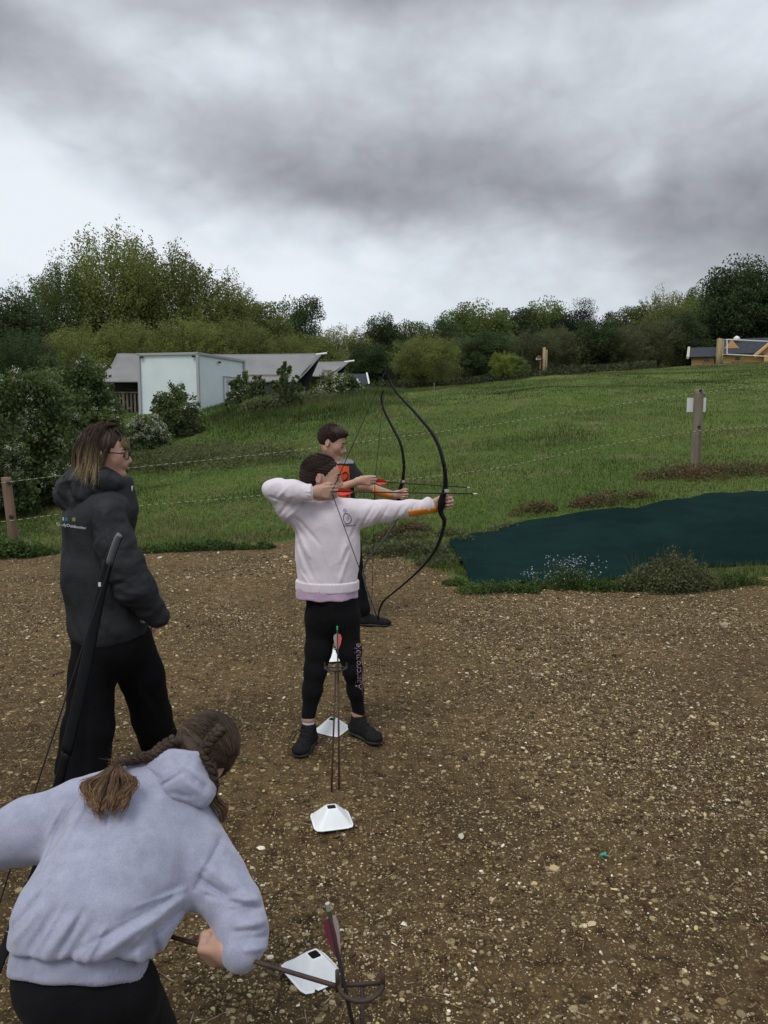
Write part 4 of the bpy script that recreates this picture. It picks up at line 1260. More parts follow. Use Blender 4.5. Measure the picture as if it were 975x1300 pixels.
rp, rb, rh, rr_ = post(882.5, 593, 494, 12, POST, 'grey round fence post on the slope with a white board behind it', lean=(.004, 0))
lp, lb, lh, lr_ = post(20, 704, 606, 12.5, POSTR, 'brownish round fence post leaning left beside the hawthorn', lean=(-.07, 0))
for (root, bb, zz) in ((rp, rb, (.52, .98)), (lp, lb, (.50, .93))):
    for z in zz:
        mb = MB(); c = bb + np.array([0, -.07, z * (rh if root is rp else lh)])
        mb.tube([c + np.array([0, .03, 0]), c + np.array([0, -.015, 0])], .022, 8); mb.build('insulator', bpy.data.materials['black_plastic'], root)
# white board behind the right post
sgn = empty('notice_board', rb + np.array([0, .1, .6])); tag(sgn, 'plain white board fixed to the far side of the grey fence post', 'sign')
Yb = rb[1] + .10
p0, p1 = W(872.5, 505, Yb), W(895.5, 523, Yb)
mb = MB(); mb.box(((p0[0] + p1[0]) / 2, Yb, (p0[2] + p1[2]) / 2), (p1[0] - p0[0], .012, p0[2] - p1[2])); mb.build('board', M('white_board', (.68, .69, .70), .5), sgn)


def rope(pts, label, sag=.06):
    P = spline(pts, 420)
    P[:, 2] += rng.normal(0, .0008, 420)
    L = np.concatenate([[0], np.cumsum(np.linalg.norm(np.diff(P, axis=0), axis=1))])
    # fine resampling is not needed: the stripe runs on the length attribute
    P2 = np.stack([np.interp(np.linspace(0, L[-1], 1500), L, P[:, k]) for k in range(3)], -1)
    mb = MB(); mb.tube(P2, .0042, 5, caps=False)
    al = np.repeat(np.linspace(0, L[-1], 1500), 5)
    o = mk('fence_rope', mb.V[0], mb.Q[0], ROPE, attrs={'along': al}, smooth=True)
    tag(o, label, 'rope', 'electric fence ropes')


def rpt(px, py, Y): return W(px, py, Y)


rope([rpt(-60, 619, 9.5), rpt(18, 611, lb[1] - .1), rpt(75, 604, 10.0), rpt(165, 594, 10.2), rpt(330, 577, 10.7), rpt(480, 558, 11.1), rpt(620, 540, 11.4), rpt(760, 517, 11.7), rpt(880, 500, rb[1] - .12), rpt(975, 488.5, 12.0), rpt(1080, 478, 12.2)], 'upper striped fence rope running between the two posts')
rope([rpt(-60, 669, 9.5), rpt(22, 660, lb[1] - .1), rpt(75, 653, 10.0), rpt(165, 643, 10.2), rpt(330, 629, 10.7), rpt(480, 612, 11.1), rpt(620, 596, 11.4), rpt(760, 567, 11.7), rpt(880, 548, rb[1] - .12), rpt(975, 541, 12.0), rpt(1080, 534, 12.2)], 'lower striped fence rope running between the two posts')
# slender plastic stake holding the ropes between the archers and the right post
bs = T(551, 530); mb = MB(); Ys = 22.0; x = px2x(551, Ys); zb_ = float(H(x, Ys))
mb.tube([(x, Ys, zb_ - .1), (x, Ys, px2z(486, Ys))], .012, 5); o = mb.build('garden_stake', M('stake_grey', (.16, .16, .13), .8)); tag(o, 'thin grey stake on the grass behind the tall bow', 'stake')
x = px2x(583, 19.0); mb = MB(); mb.tube([(x, 19, float(H(x, 19)) - .1), (x + .02, 19, px2z(516, 19))], .010, 5); o = mb.build('garden_stake', bpy.data.materials['stake_grey']); tag(o, 'shorter thin stake right of the stake behind the tall bow', 'stake')


# ------------------------------------------------------------------ green sheet
def sheet():
    top, bot = SHEET_TOP, SHEET_BOT
    n, m_ = 150, 40
    tp = spline([T(*p) for p in top], n); bt = spline([T(*p) for p in bot], n)
    G = np.zeros((n, m_, 3))
    for i in range(n):
        for j in range(m_):
            t = j / (m_ - 1); G[i, j] = bt[i] * (1 - t) + tp[i] * t
    G[..., 2] = np.maximum(G[..., 2], H(G[..., 0], G[..., 1])) + .06
    s_ = np.linspace(0, 1, n)[:, None]; t_ = np.linspace(0, 1, m_)[None]
    wr = .020 * np.sin(s_ * 9 + t_ * 6) * np.exp(-((t_ - .45 - .2 * s_) / .22) ** 2) + .03 * np.exp(-((t_ - .75 + .9 * s_) / .06) ** 2) * (s_ < .45) + .018 * np.exp(-((t_ - .35 - 3.2 * (s_ - .03)) / .10) ** 2) * (s_ < .2)
    G[..., 2] += wr + fbm(G * 2.2, 4) * .09 + (.04 - np.abs(fbm(G * np.array([2.0, 5.0, 1]) + 7, 3))) * .10
    edge_d = (1 - t_) ** 6
    G[..., 2] -= edge_d * .045
    mb = MB(); mb.grid(G[::-1])
    o = mb.build('ground_sheet', M('green_sheeting', (.0070, .0215, .0195), 1.0, (.0045, .0150, .0140), 1.1, bump=.35, bscale=260, bdist=.002, spec=.04), smooth=True)
    sm = o.modifiers.new('thickness', 'SOLIDIFY'); sm.thickness = .006
    tag(o, 'dark green fabric sheet laid on the bank right of the archers', 'ground sheet')


sheet()

# ------------------------------------------------------------------ implicit-surface modelling (smooth solids grown together, then meshed)
class Solid:
    def __init__(s): s.p = []; s.disp = None; s.dmax = 0.0; s.ln = None; s.vd = np.array([0, 1., 0])

    def lines(s, L_, vd=(0, 1, 0), mid=None):
        """soft creases (amp < 0) and ridges (amp > 0) along segments, on the side facing -vd"""
        s.vd = unit(vd); s.ln = [(np.asarray(a, float), np.asarray(b, float), w, amp) for a, b, w, amp in L_]; s.mid = mid; s.dmax = max(s.dmax, .012)

    def cap(s, a, b, ra, rb=None, k=.02, flat=None, neg=False):
        rb = ra if rb is None else rb
        a = np.asarray(a, float); b = np.asarray(b, float)
        if np.linalg.norm(a - b) < 1e-5: b = a + np.array([0, 0, 1e-4])
        s.p.append(('cap', a, b, ra, rb, k, (unit(flat[0]), flat[1]) if flat is not None else None, neg)); return s

    def chain(s, pts, rs, k=.02, flat=None):
        for i in range(len(pts) - 1): s.cap(pts[i], pts[i + 1], rs[i], rs[i + 1], k, flat)
        return s

    def ell(s, c, r, axes=None, k=.02, neg=False):
        R = np.eye(3) if axes is None else np.array([unit(a) for a in axes])
        s.p.append(('ell', np.asarray(c, float), np.asarray(r, float), R, k, None, None, neg)); return s

    def box(s, c, h, axes=None, rd=.005, k=.01, neg=False):
        R = np.eye(3) if axes is None else np.array([unit(a) for a in axes])
        s.p.append(('box', np.asarray(c, float), np.asarray(h, float), R, k, rd, None, neg)); return s

    @staticmethod
    def kof(p): return p[5] if p[0] == 'cap' else p[4]

    def bounds(s, p):
        if p[0] == 'cap':
            return (p[1] + p[2]) / 2, np.linalg.norm(p[1] - p[2]) / 2 + max(p[3], p[4])
        if p[0] == 'ell': return p[1], float(p[2].max())
        return p[1], float(np.linalg.norm(p[2]) + p[5])

    def ev1(s, p, P):
        if p[0] == 'cap':
            _, a, b, ra, rb, k, flat, neg = p
            if flat is not None:
                n, f = flat; g = 1 / f - 1
                P = P + ((P - a) @ n)[:, None] * n * g
                b = b + np.dot(b - a, n) * n * g
            ba = b - a; l2 = ba @ ba; pa = P - a
            h = np.clip(pa @ ba / l2, 0, 1)
            d = np.linalg.norm(pa - h[:, None] * ba, axis=1) - (ra + (rb - ra) * h)
            return d * (math.sqrt(flat[1]) if flat is not None else 1)
        if p[0] == 'ell':
            q_ = (P - p[1]) @ p[3].T
            k0 = np.linalg.norm(q_ / p[2], axis=1); k1 = np.linalg.norm(q_ / p[2] ** 2, axis=1)
            return k0 * (k0 - 1) / np.maximum(k1, 1e-9)
        q_ = np.abs((P - p[1]) @ p[3].T) - (p[2] - p[5])
        return np.linalg.norm(np.maximum(q_, 0), axis=1) + np.minimum(q_.max(1), 0) - p[5]

    def ev(s, P, prims=None):
        d = np.full(len(P), 10.0)
        for p in (s.p if prims is None else prims):
            e = s.ev1(p, P); k = s.kof(p)
            if p[7]:
                h = np.maximum(k - np.abs(-e - d), 0) / k; d = np.maximum(d, -e) + h * h * k * .25
            else:
                h = np.maximum(k - np.abs(e - d), 0) / k; d = np.minimum(d, e) - h * h * k * .25
        if s.disp is not None: d = d + s.disp(P)
        if s.ln is not None:
            v = s.vd; P2 = P - np.outer(P @ v, v); front = 1.0
            if s.mid is not None: front = np.clip((s.mid - P @ v) / .04, 0, 1)
            for a, b, w, amp in s.ln:
                a2 = a - v * (a @ v); b2 = b - v * (b @ v); ba = b2 - a2
                h = np.clip((P2 - a2) @ ba / (ba @ ba), 0, 1); q2 = ((P2 - a2 - h[:, None] * ba) ** 2).sum(1) / (w * w)
                d = d - amp * np.exp(-q2) * np.sin(np.clip(h * .9 + .1, 0, 1) * math.pi) ** .5 * front
        return d

    def mesh(s, h, smooth_it=0):
        B = [s.bounds(p) for p in s.p]
        pos = [b for b, p in zip(B, s.p) if not p[7]]
        lo = np.min([b[0] - b[1] for b in pos], 0) - 4 * h - s.dmax; hi = np.max([b[0] + b[1] for b in pos], 0) + 4 * h + s.dmax
        n = 12; bs = n * h
        dims = np.ceil((hi - lo) / bs).astype(int)
        I = np.stack(np.meshgrid(*[np.arange(d) for d in dims], indexing='ij'), -1).reshape(-1, 3)
        C = lo + (I + .5) * bs
        # coarse test against bounding spheres first
        hd = bs * .87
        near = np.zeros(len(C), bool)
        for (c, r) in pos: near |= np.linalg.norm(C - c, axis=1) < r + hd + .02
        I, C = I[near], C[near]
        dc = s.ev(C); act = np.abs(dc) < hd * 1.8 + s.dmax + .008
        I, C = I[act], C[act]
        g = np.arange(n + 1)
        loc = np.stack(np.meshgrid(g, g, g, indexing='ij'), -1).reshape(-1, 3)
        cidx = np.stack(np.meshgrid(*[np.arange(n)] * 3, indexing='ij'), -1).reshape(-1, 3)
        st = np.array([(n + 1) ** 2, n + 1, 1]); cflat = cidx @ st
        corners = np.array([(a, b, c) for a in (0, 1) for b in (0, 1) for c in (0, 1)]); coff = corners @ st
        keys, vals, base = [], [], []
        dd = (dims * n + 2).astype(np.int64)
        bc = np.array([b[0] for b in B]); br = np.array([b[1] for b in B]); bk = np.array([s.kof(p) for p in s.p])
        for i in range(len(I)):
            sel = np.linalg.norm(bc - C[i], axis=1) < br + hd + bk + .01 + s.dmax
            if not sel.any(): continue
            pr = [p for p, q_ in zip(s.p, sel) if q_]
            P = lo + (I[i] * n + loc) * h
            v = s.ev(P, pr)
            cv = v[cflat[:, None] + coff[None]]
            sg = cv < 0
            mx = sg.any(1) & ~sg.all(1)
            if mx.any():
                gc = I[i] * n + cidx[mx]
                keys.append((gc[:, 0].astype(np.int64) * dd[1] + gc[:, 1]) * dd[2] + gc[:, 2]); vals.append(cv[mx]); base.append(gc)
        K = np.concatenate(keys); Vv = np.concatenate(vals); G = np.concatenate(base)
        K, ui = np.unique(K, return_index=True); Vv = Vv[ui]; G = G[ui]
        edges = [(a, b) for a in range(8) for b in range(a + 1, 8) if np.abs(corners[a] - corners[b]).sum() == 1]
        acc = np.zeros((len(K), 3)); cnt = np.zeros(len(K))
        for a, b in edges:
            va, vb = Vv[:, a], Vv[:, b]; cr = (va < 0) != (vb < 0)
            t = np.where(cr, va / np.where(cr, va - vb, 1), 0)
            pt = corners[a] + (corners[b] - corners[a]) * t[:, None]
            acc += pt * cr[:, None]; cnt += cr
        X = lo + (G + acc / cnt[:, None]) * h
        step = np.array([dd[1] * dd[2], dd[2], 1], np.int64)
        Q = []
        for ax in range(3):
            o1, o2 = (ax + 1) % 3, (ax + 2) % 3
            ci = 1 << (2 - ax)
            va, vb = Vv[:, 0], Vv[:, ci]; cr = (va < 0) != (vb < 0)
            k0 = K[cr]
            idx = []; ok = np.ones(len(k0), bool)
            for (s1, s2) in ((0, 0), (1, 0), (1, 1), (0, 1)):
                kk = k0 - s1 * step[o1] - s2 * step[o2]
                j = np.searchsorted(K, kk); j = np.minimum(j, len(K) - 1); ok &= K[j] == kk; idx.append(j)
            q_ = np.stack(idx, -1)[ok]; flip = (va[cr] < 0)[ok]
            q_[flip] = q_[flip][:, ::-1]
            Q.append(q_)
        Q = np.concatenate(Q)[:, ::-1]
        for _ in range(smooth_it):
            A = np.zeros_like(X); c = np.zeros(len(X))
            for a, b in ((0, 1), (1, 2), (2, 3), (3, 0)):
                np.add.at(A, Q[:, a], X[Q[:, b]]); np.add.at(c, Q[:, a], 1)
                np.add.at(A, Q[:, b], X[Q[:, a]]); np.add.at(c, Q[:, b], 1)
            X = X * .5 + .5 * A / c[:, None]
        return X, Q


def frame(F, U):
    F = unit(F); U = np.asarray(U, float); U = unit(U - F * (U @ F)); R = np.cross(F, U)
    return F, U, R


def head_solid(S, c, F, U, h, neck=None, neck_r=.05, child=0.0):
    """c = centre of the head, h = crown-to-chin height"""
    F, U, R = frame(F, U)
    def L(f, u, r): return c + (F * f + U * u + R * r) * h
    ax = (R, F, U)
    S.ell(L(-.05, .13, 0), np.array([.335, .42, .37]) * h, ax, k=.02)
    S.ell(L(.13, -.10, 0), np.array([.275, .27, .36]) * h, ax, k=.03)
    for s_ in (-1, 1):
        S.cap(L(-.02, -.22, .20 * s_), L(.27, -.40, .05 * s_), .085 * h, .07 * h, k=.03)
        S.ell(L(.24, -.10, .17 * s_), np.array([.10, .11, .12]) * h, ax, k=.02)          # cheek
        S.ell(L(.37, .055, .10 * s_), np.array([.10, .035, .03]) * h, ax, k=.012)         # brow
        S.ell(L(.42, -.015, .13 * s_), np.array([.075, .06, .05]) * h, ax, k=.014, neg=True)   # socket
        S.ell(L(.34, -.02, .125 * s_), np.array([.062, .055, .050]) * h, ax, k=.006)      # lids over the eyeball
        # ear
        e = L(-.03, -.02, .335 * s_)
        n = unit(R * s_ - F * .35); S.ell(e, np.array([.028, .075, .125]) * h, (n, unit(F + U * .1), U), k=.008)
        S.ell(e + n * .03 * h, np.array([.02, .040, .075]) * h, (n, F, U), k=.006, neg=True)
    S.cap(L(.385, .03, 0), L(.475, -.125, 0), .030 * h, .043 * h, k=.012)                # nose bridge to tip
    for s_ in (-1, 1): S.ell(L(.43, -.145, .040 * s_), np.array([.032, .04, .028]) * h, ax, k=.006)
    S.ell(L(.375, -.20, 0), np.array([.11, .06, .05]) * h, ax, k=.02)
    S.ell(L(.408, -.222, 0), np.array([.085, .035, .020]) * h, ax, k=.006)
    S.ell(L(.402, -.268, 0), np.array([.075, .038, .024]) * h, ax, k=.006)
    S.cap(L(.43, -.246, -.09), L(.43, -.246, .09), .008 * h, k=.008) if False else None
    S.ell(L(.335, -.395, 0), np.array([.075, .06, .055]) * h, ax, k=.02)                  # chin
    if neck is not None: S.cap(L(-.09, -.18, 0), neck, neck_r, neck_r * 1.08, k=.03)
    return L, (F, U, R)


def hand_solid(S, wrist, D, N, Sd, L=.16, curl=(70, 80, 50), spread=1.0, thumb=(.55, .55, .25), thumb_bend=.6, curls=None, rf=1.0):
    """D towards the knuckles, N out of the palm, Sd towards the thumb. Returns fingertip points"""
    D = unit(D); N = unit(np.asarray(N, float) - D * np.dot(N, D)); Sd = unit(np.asarray(Sd, float) - D * np.dot(Sd, D) - N * np.dot(Sd, N))
    w = np.asarray(wrist, float)
    ax = (D, N, Sd)
    S.cap(w - D * .06 * L, w + D * .12 * L, .17 * L, .17 * L, k=.012, flat=(N, .72))
    # palm: four metacarpals fanning from the wrist
    tips = []
    offs = (.165, .055, -.055, -.155); fl = (.92, 1.0, .95, .76)
    for i, (o, f) in enumerate(zip(offs, fl)):
        kn = w + D * (.50 - abs(o - .05) * .25) * L + Sd * o * L * spread
        S.cap(w + D * .08 * L + Sd * o * .6 * L, kn, .085 * L, .066 * L, k=.010)
        p = kn; ang = 0; r = .058 * L * rf
        cc = curls[i] if curls is not None else curl
        for seg, (ln, cu) in enumerate(zip((.27, .17, .13), cc)):
            ang += math.radians(cu)
            q_ = p + (D * math.cos(ang) + N * math.sin(ang)) * ln * f * L
            r2 = r * .88
            S.cap(p, q_, r, r2, k=.0035)
            p, r = q_, r2
        tips.append(p)
    # thumb leaves the side of the palm near its base
    b = w + D * .10 * L + Sd * .13 * L + N * .04 * L
    t1 = b + unit(D * thumb[0] + Sd * thumb[1] + N * thumb[2]) * .25 * L
    t2 = t1 + unit(D * (thumb[0] + .25) + Sd * (thumb[1] - thumb_bend * .5) + N * (thumb[2] + thumb_bend * .4)) * .19 * L
    t3 = t2 + unit(D * (thumb[0] + .35) + Sd * (thumb[1] - thumb_bend) + N * (thumb[2] + thumb_bend * .7)) * .13 * L
    S.cap(b, t1, .095 * L, .070 * L, k=.010); S.cap(t1, t2, .068 * L * rf, .060 * L * rf, k=.004); S.cap(t2, t3, .060 * L * rf, .050 * L * rf, k=.004)
    return tips


def skin_mat(name, col, lip):
    m_ = bpy.data.materials.new(name); m_.use_nodes = True
    q = NT(m_.node_tree)
    tc = q.n('ShaderNodeTexCoord'); P = tc.outputs['Object']
    c = q.mix(q.ss(q.noise(P, 25, 4), .3, .7), col, tuple(v * f for v, f in zip(col, (1.06, .90, .86))))
    c = q.mix(1.0, c, q.attr('tint'), 'MULTIPLY')
    b = q.n('ShaderNodeBsdfPrincipled'); q.put(b.inputs['Base Color'], c)
    b.inputs['Roughness'].default_value = .55; b.inputs['Specular IOR Level'].default_value = .35
    b.inputs['Subsurface Weight'].default_value = .12; b.inputs['Subsurface Radius'].default_value = (.9, .35, .2); b.inputs['Subsurface Scale'].default_value = .006
    q.put(b.inputs['Normal'], q.bump(q.noise(P, 900, 3), .12, .0006))
    o = q.n('ShaderNodeOutputMaterial'); q.put(o.inputs[0], b.outputs[0]); return m_


def cloth_mat(name, col, col2, rough=.9, vs=14, knit=1400, kb=.25, sheen=.25, spec=.15, soft=0.0, fac=(.35, .65), fine=.0):
    m_ = bpy.data.materials.new(name); m_.use_nodes = True
    q = NT(m_.node_tree)
    tc = q.n('ShaderNodeTexCoord'); P = tc.outputs['Object']
    c = q.mix(q.ss(q.noise(P, vs, 5, .65), *fac), col, col2)
    if fine:
        k = q.ss(q.noise(P, 650, 3, .7), .3, .7, 1 - fine, 1 + fine)
        cc = q.n('ShaderNodeCombineColor')
        for i in range(3): q.put(cc.inputs[i], k)
        c = q.mix(1.0, c, cc.outputs[0], 'MULTIPLY')
    b = q.n('ShaderNodeBsdfPrincipled'); q.put(b.inputs['Base Color'], c)
    b.inputs['Roughness'].default_value = rough; b.inputs['Specular IOR Level'].default_value = spec
    b.inputs['Sheen Weight'].default_value = sheen; b.inputs['Sheen Roughness'].default_value = .5
    n1 = q.bump(q.noise(P, knit, 3, .7), kb, .0012)
    n2 = q.bump(q.noise(P, 22, 4, .6), .35 + soft, .006, n1)
    q.put(b.inputs['Normal'], n2)
    o = q.n('ShaderNodeOutputMaterial'); q.put(o.inputs[0], b.outputs[0]); return m_


def hair_mat(name, rough=.55):
    m_ = bpy.data.materials.new(name); m_.use_nodes = True
    q = NT(m_.node_tree)
    b = q.n('ShaderNodeBsdfPrincipled'); q.put(b.inputs['Base Color'], q.attr('tint'))
    b.inputs['Roughness'].default_value = rough; b.inputs['Specular IOR Level'].default_value = .16
    o = q.n('ShaderNodeOutputMaterial'); q.put(o.inputs[0], b.outputs[0]); return m_


HAIR = hair_mat('hair_strands')


def hair_mesh(name, strands, width, col_root, col_tip, parent, spread=.18, tip_from=.6, lift=None):
    """strands (n, m, 3) as thin three-sided tapering locks, in ONE mesh"""
    S_ = np.asarray(strands); n, m_, _ = S_.shape
    T_ = np.gradient(S_, axis=1); T_ /= np.maximum(np.linalg.norm(T_, axis=2, keepdims=True), 1e-9)
    a = rng.normal(size=(n, 1, 3)) * np.ones((1, m_, 1)); a -= T_ * (a * T_).sum(2, keepdims=True); a /= np.maximum(np.linalg.norm(a, axis=2, keepdims=True), 1e-9)
    b = np.cross(T_, a)
    t = np.linspace(0, 1, m_)
    w = width * rng.uniform(.6, 1.4, (n, 1)) * np.clip(1.25 - t ** 3 * 1.15, .12, 1)[None]
    V = []
    for k in range(3):
        an = k * 2 * math.pi / 3; V.append(S_ + (a * math.cos(an) + b * math.sin(an)) * w[..., None])
    V = np.stack(V, 2)                       # n, m, 3verts, 3
    i = np.arange(n)[:, None, None] * m_ * 3; j = np.arange(m_ - 1)[None, :, None] * 3; k = np.arange(3)[None, None]; k2 = (k + 1) % 3
    Q = np.stack([i + j + k, i + j + k2, i + j + 3 + k2, i + j + 3 + k], -1).reshape(-1, 4)
    f = np.clip((t - tip_from) / max(1 - tip_from, .01), 0, 1)[None, :, None] * rng.uniform(.3, 1.1, (n, 1, 1)); f = np.clip(f, 0, 1)
    c = np.asarray(col_root)[None, None] * (1 - f) + np.asarray(col_tip)[None, None] * f
    c = c * (1 + rng.normal(0, spread, (n, 1, 1)))
    c = np.clip(c, .003, 1)
    return mk(name, V.reshape(-1, 3), Q, HAIR, parent, smooth=True, attrs={'tint': np.repeat(c.reshape(-1, 3), 3, axis=0)})


def solid_obj(name, S, h, mat, parent=None, origin=None, smooth_it=1, tintf=None):
    V, Q = S.mesh(h, smooth_it)
    t = np.ones((len(V), 3)) if tintf is None else tintf(V)
    return mk(name, V, Q, mat, parent, origin, True, attrs={'tint': t})


def surf_bvh(ob):
    me = ob.data; o0 = ORG.get(ob.name, np.zeros(3)) if ob.parent is None else ORG[ob.parent.name]
    V = np.zeros(len(me.vertices) * 3, np.float32); me.vertices.foreach_get('co', V); V = V.reshape(-1, 3) + o0
    return BVHTree.FromPolygons([tuple(v) for v in V], [tuple(p.vertices) for p in me.polygons])


def onto(bvh, P, dirn, off=.0015, back=.3):
    """push the points along dirn onto the surface, standing off a little"""
    P = np.asarray(P, float); d = Vector(unit(dirn)); out = []
    for p in P:
        hit = bvh.ray_cast(Vector(p) - d * back, d, back * 3)
        out.append(np.array(hit[0]) - np.array(d) * off if hit[0] is not None else p)
    return np.array(out)


def text_obj(name, body, size, o, xdir, ydir, mat, parent, bvh, dirn, shear=0, weight=0.0, off=.002):
    cu = bpy.data.curves.new(name, 'FONT'); cu.body = body; cu.size = size; cu.shear = shear; cu.offset = weight; cu.align_x = 'LEFT'; cu.resolution_u = 2
    t = bpy.data.objects.new('t', cu); COL.objects.link(t)
    dg = bpy.context.evaluated_depsgraph_get(); me = t.evaluated_get(dg).to_mesh()
    V = np.array([v.co[:] for v in me.vertices]); Fq = [tuple(p.vertices) for p in me.polygons]
    t.evaluated_get(dg).to_mesh_clear(); bpy.data.objects.remove(t)
    P = np.asarray(o) + V[:, :1] * unit(xdir) + V[:, 1:2] * unit(ydir)
    P = onto(bvh, P, dirn, off)
    Ts = []
    for f in Fq:
        for i in range(1, len(f) - 1): Ts.append((f[0], f[i], f[i + 1]))
    return mk(name, P, np.array(Ts), mat, parent, smooth=False)


SKIN = skin_mat('skin_fair', (.41, .270, .205), (.5, .25, .2))
EYEW = M('eye_white', (.55, .53, .50), .3); EYED = M('eye_dark', (.03, .02, .015), .2); BLACKP = bpy.data.materials['black_plastic']


def eyes(root, L, ax, h, look=(1, 0, 0)):
    F, U, R = ax
    for s_ in (-1, 1):
        c = L(.345, -.022, .125 * s_); r = .056 * h
        mb = MB()
        n, m_ = 9, 12
        th = np.linspace(0, math.pi, n)[:, None]; ph = np.linspace(0, 2 * math.pi, m_)[None]
        G = c + (F * np.cos(th)[..., None] + (U[None, None] * np.cos(ph)[..., None] + R[None, None] * np.sin(ph)[..., None]) * np.sin(th)[..., None]) * r
        mb.grid(G); o = mb.build('eye', EYEW, root, smooth=True)
        mb = MB(); k = th[:4]
        G = c + (F * np.cos(k * .75)[..., None] + (U[None, None] * np.cos(ph)[..., None] + R[None, None] * np.sin(ph)[..., None]) * np.sin(k * .75)[..., None]) * r * 1.03
        mb.grid(G); mb.build('iris', EYED, o, smooth=True)
        # brow
        b = MB(); b.tube(spline([L(.415, .075, .05 * s_), L(.405, .10, .12 * s_), L(.345, .075, .20 * s_)], 8), np.array([.010, .016, .018, .018, .017, .015, .010, .005]) * h, 5); b.build('eyebrow', HAIR, root, tint=False) if False else b.build('eyebrow', BROW, root)


BROW = M('brow_brown', (.035, .022, .014), .8)


def folds(scale, amp, stretch=(1, 1, 1), seed=0.0, ridged=True):
    st = np.array(stretch, float)
    def f(P):
        n = fbm(P * scale * st + seed, 3)
        if ridged: return -amp * (1 - 3.2 * np.abs(n)) * 1.0 + amp * .3
        return amp * 2 * n
    return f


def lip_tint(L, ax, h):
    F, U, R = ax; m = L(.42, -.245, 0)
    def f(V):
        d = V - m; q_ = np.sqrt(((d @ F) / (.05 * h)) ** 2 + ((d @ U) / (.042 * h)) ** 2 + ((d @ R) / (.10 * h)) ** 2)
        w = np.clip(1.4 - q_, 0, 1)[:, None]
        t = 1 - w * np.array([.08, .30, .26])
        for s_ in (-1, 1):
            c = L(.30, -.12, .2 * s_); q2 = np.linalg.norm(V - c, axis=1) / (.16 * h); w2 = np.clip(1 - q2, 0, 1)[:, None]
            t = t * (1 - w2 * np.array([.0, .10, .09]))
        return t
    return f


def G0(px, py): return T(px, py)

# ------------------------------------------------------------------ bows, arrows, stands
BOWM = M('black_bow_lacquer', (.007, .007, .008), .5, spec=.07)
LIMB = M('dark_limb_laminate', (.011, .012, .014), .5, (.008, .009, .010), 3, spec=.07)
LIMBG = M('grey_tip_lit_limb', (.075, .085, .095), .35, spec=.6)  # grey of bow tips; also paints the light on one lower limb
STRING = M('bow_string', (.015, .015, .015), .7)
CARBON = M('dark_arrow_shaft', (.014, .012, .012), .45)
REDV = M('red_fletching', (.62, .05, .035), .6)
MAROON = M('maroon_fletching', (.16, .035, .055), .6)
PALEV = M('pale_fletching', (.42, .36, .32), .6)
STEEL = M('bright_metal', (.5, .5, .48), .35, metal=.6)
IRON = M('rusty_dark_iron', (.030, .022, .020), .6, (.055, .032, .024), 30, bump=.3, bscale=200, bdist=.001)
TEAL = M('teal_plastic', (.02, .30, .24), .5)
ORANGE = M('orange_armguard', (.70, .26, .03), .55, (.60, .20, .02), 40)


def bow(label, up, grip_top, grip_bot, low, Yc, nock, wv, wid=.042, grip_shift=None, rest=None, light=None, dy=(0, 0), marker=None, string_r=.0021, th=1.0, tipw=.012):
    """up / low: pixel lists from tip to riser; nock: point where the string is held"""
    gy = W(*grip_top[0], Yc)
    root = empty('recurve_bow', (W(*grip_top[-1], Yc) + W(*grip_bot[0], Yc)) / 2); tag(root, label, 'bow')
    def path(pix, d0, n=40):
        m_ = len(pix)
        return spline([W(x, y, Yc + d0 * (1 - i / (m_ - 1)) ** 1.0) for i, (x, y) in enumerate(pix)], n)
    U_ = path(up, dy[0]); Lo = path(low, dy[1])
    for pth, nm in ((U_, 'limb'), (Lo, 'limb')):
        t = np.linspace(0, 1, 40)
        mb = MB(); mb.tube(pth, (.0028 + .0035 * t) * th, 8, wv=wv, aspect=np.clip(tipw / 2 + (wid - tipw) / 2 * np.clip(t * 1.35, 0, 1) ** .8, 0, wid / 2) / ((.0028 + .0035 * t) * th))
        o = mb.build(nm, LIMBG if (light == 'low' and pth is Lo) or light == 'both' else LIMB, root, smooth=True)
        mb = MB(); mb.tube([pth[0], pth[2]], .0062, 6, wv=wv); mb.build('limb_tip', LIMBG if light else BOWM, o)
    R1 = spline([W(x, y, Yc) for x, y in grip_top + grip_bot], 30)
    mb = MB(); t = np.linspace(-1, 1, 30)
    mb.tube(R1, .0085 + .0065 * np.exp(-(t / .55) ** 2) + .004 * np.exp(-((t - .1) / .2) ** 2), 10, wv=wv, aspect=np.clip(1.9 - .75 * np.exp(-(t / .4) ** 2), .9, 2.4)); mb.build('riser', BOWM, root, smooth=True)
    if rest is not None:
        p = W(*rest, Yc - .02); mb = MB(); mb.box(p, (.022, .012, .016), bev=.002); mb.build('arrow_rest', STEEL, root)
    mb = MB()
    P1 = [U_[0], U_[0] * .03 + np.asarray(nock) * .97, nock, Lo[0] * .03 + np.asarray(nock) * .97, Lo[0]]
    mb.tube([U_[0], nock], string_r, 5); mb.tube([nock, Lo[0]], string_r, 5); mb.build('string', STRING, root)
    if marker is not None:
        mb = MB(); mb.tube([marker - np.array([0, 0, .008]), marker + np.array([.003, 0, .010])], .005, 6); mb.build('nocking_point', TEAL, root)
    return root


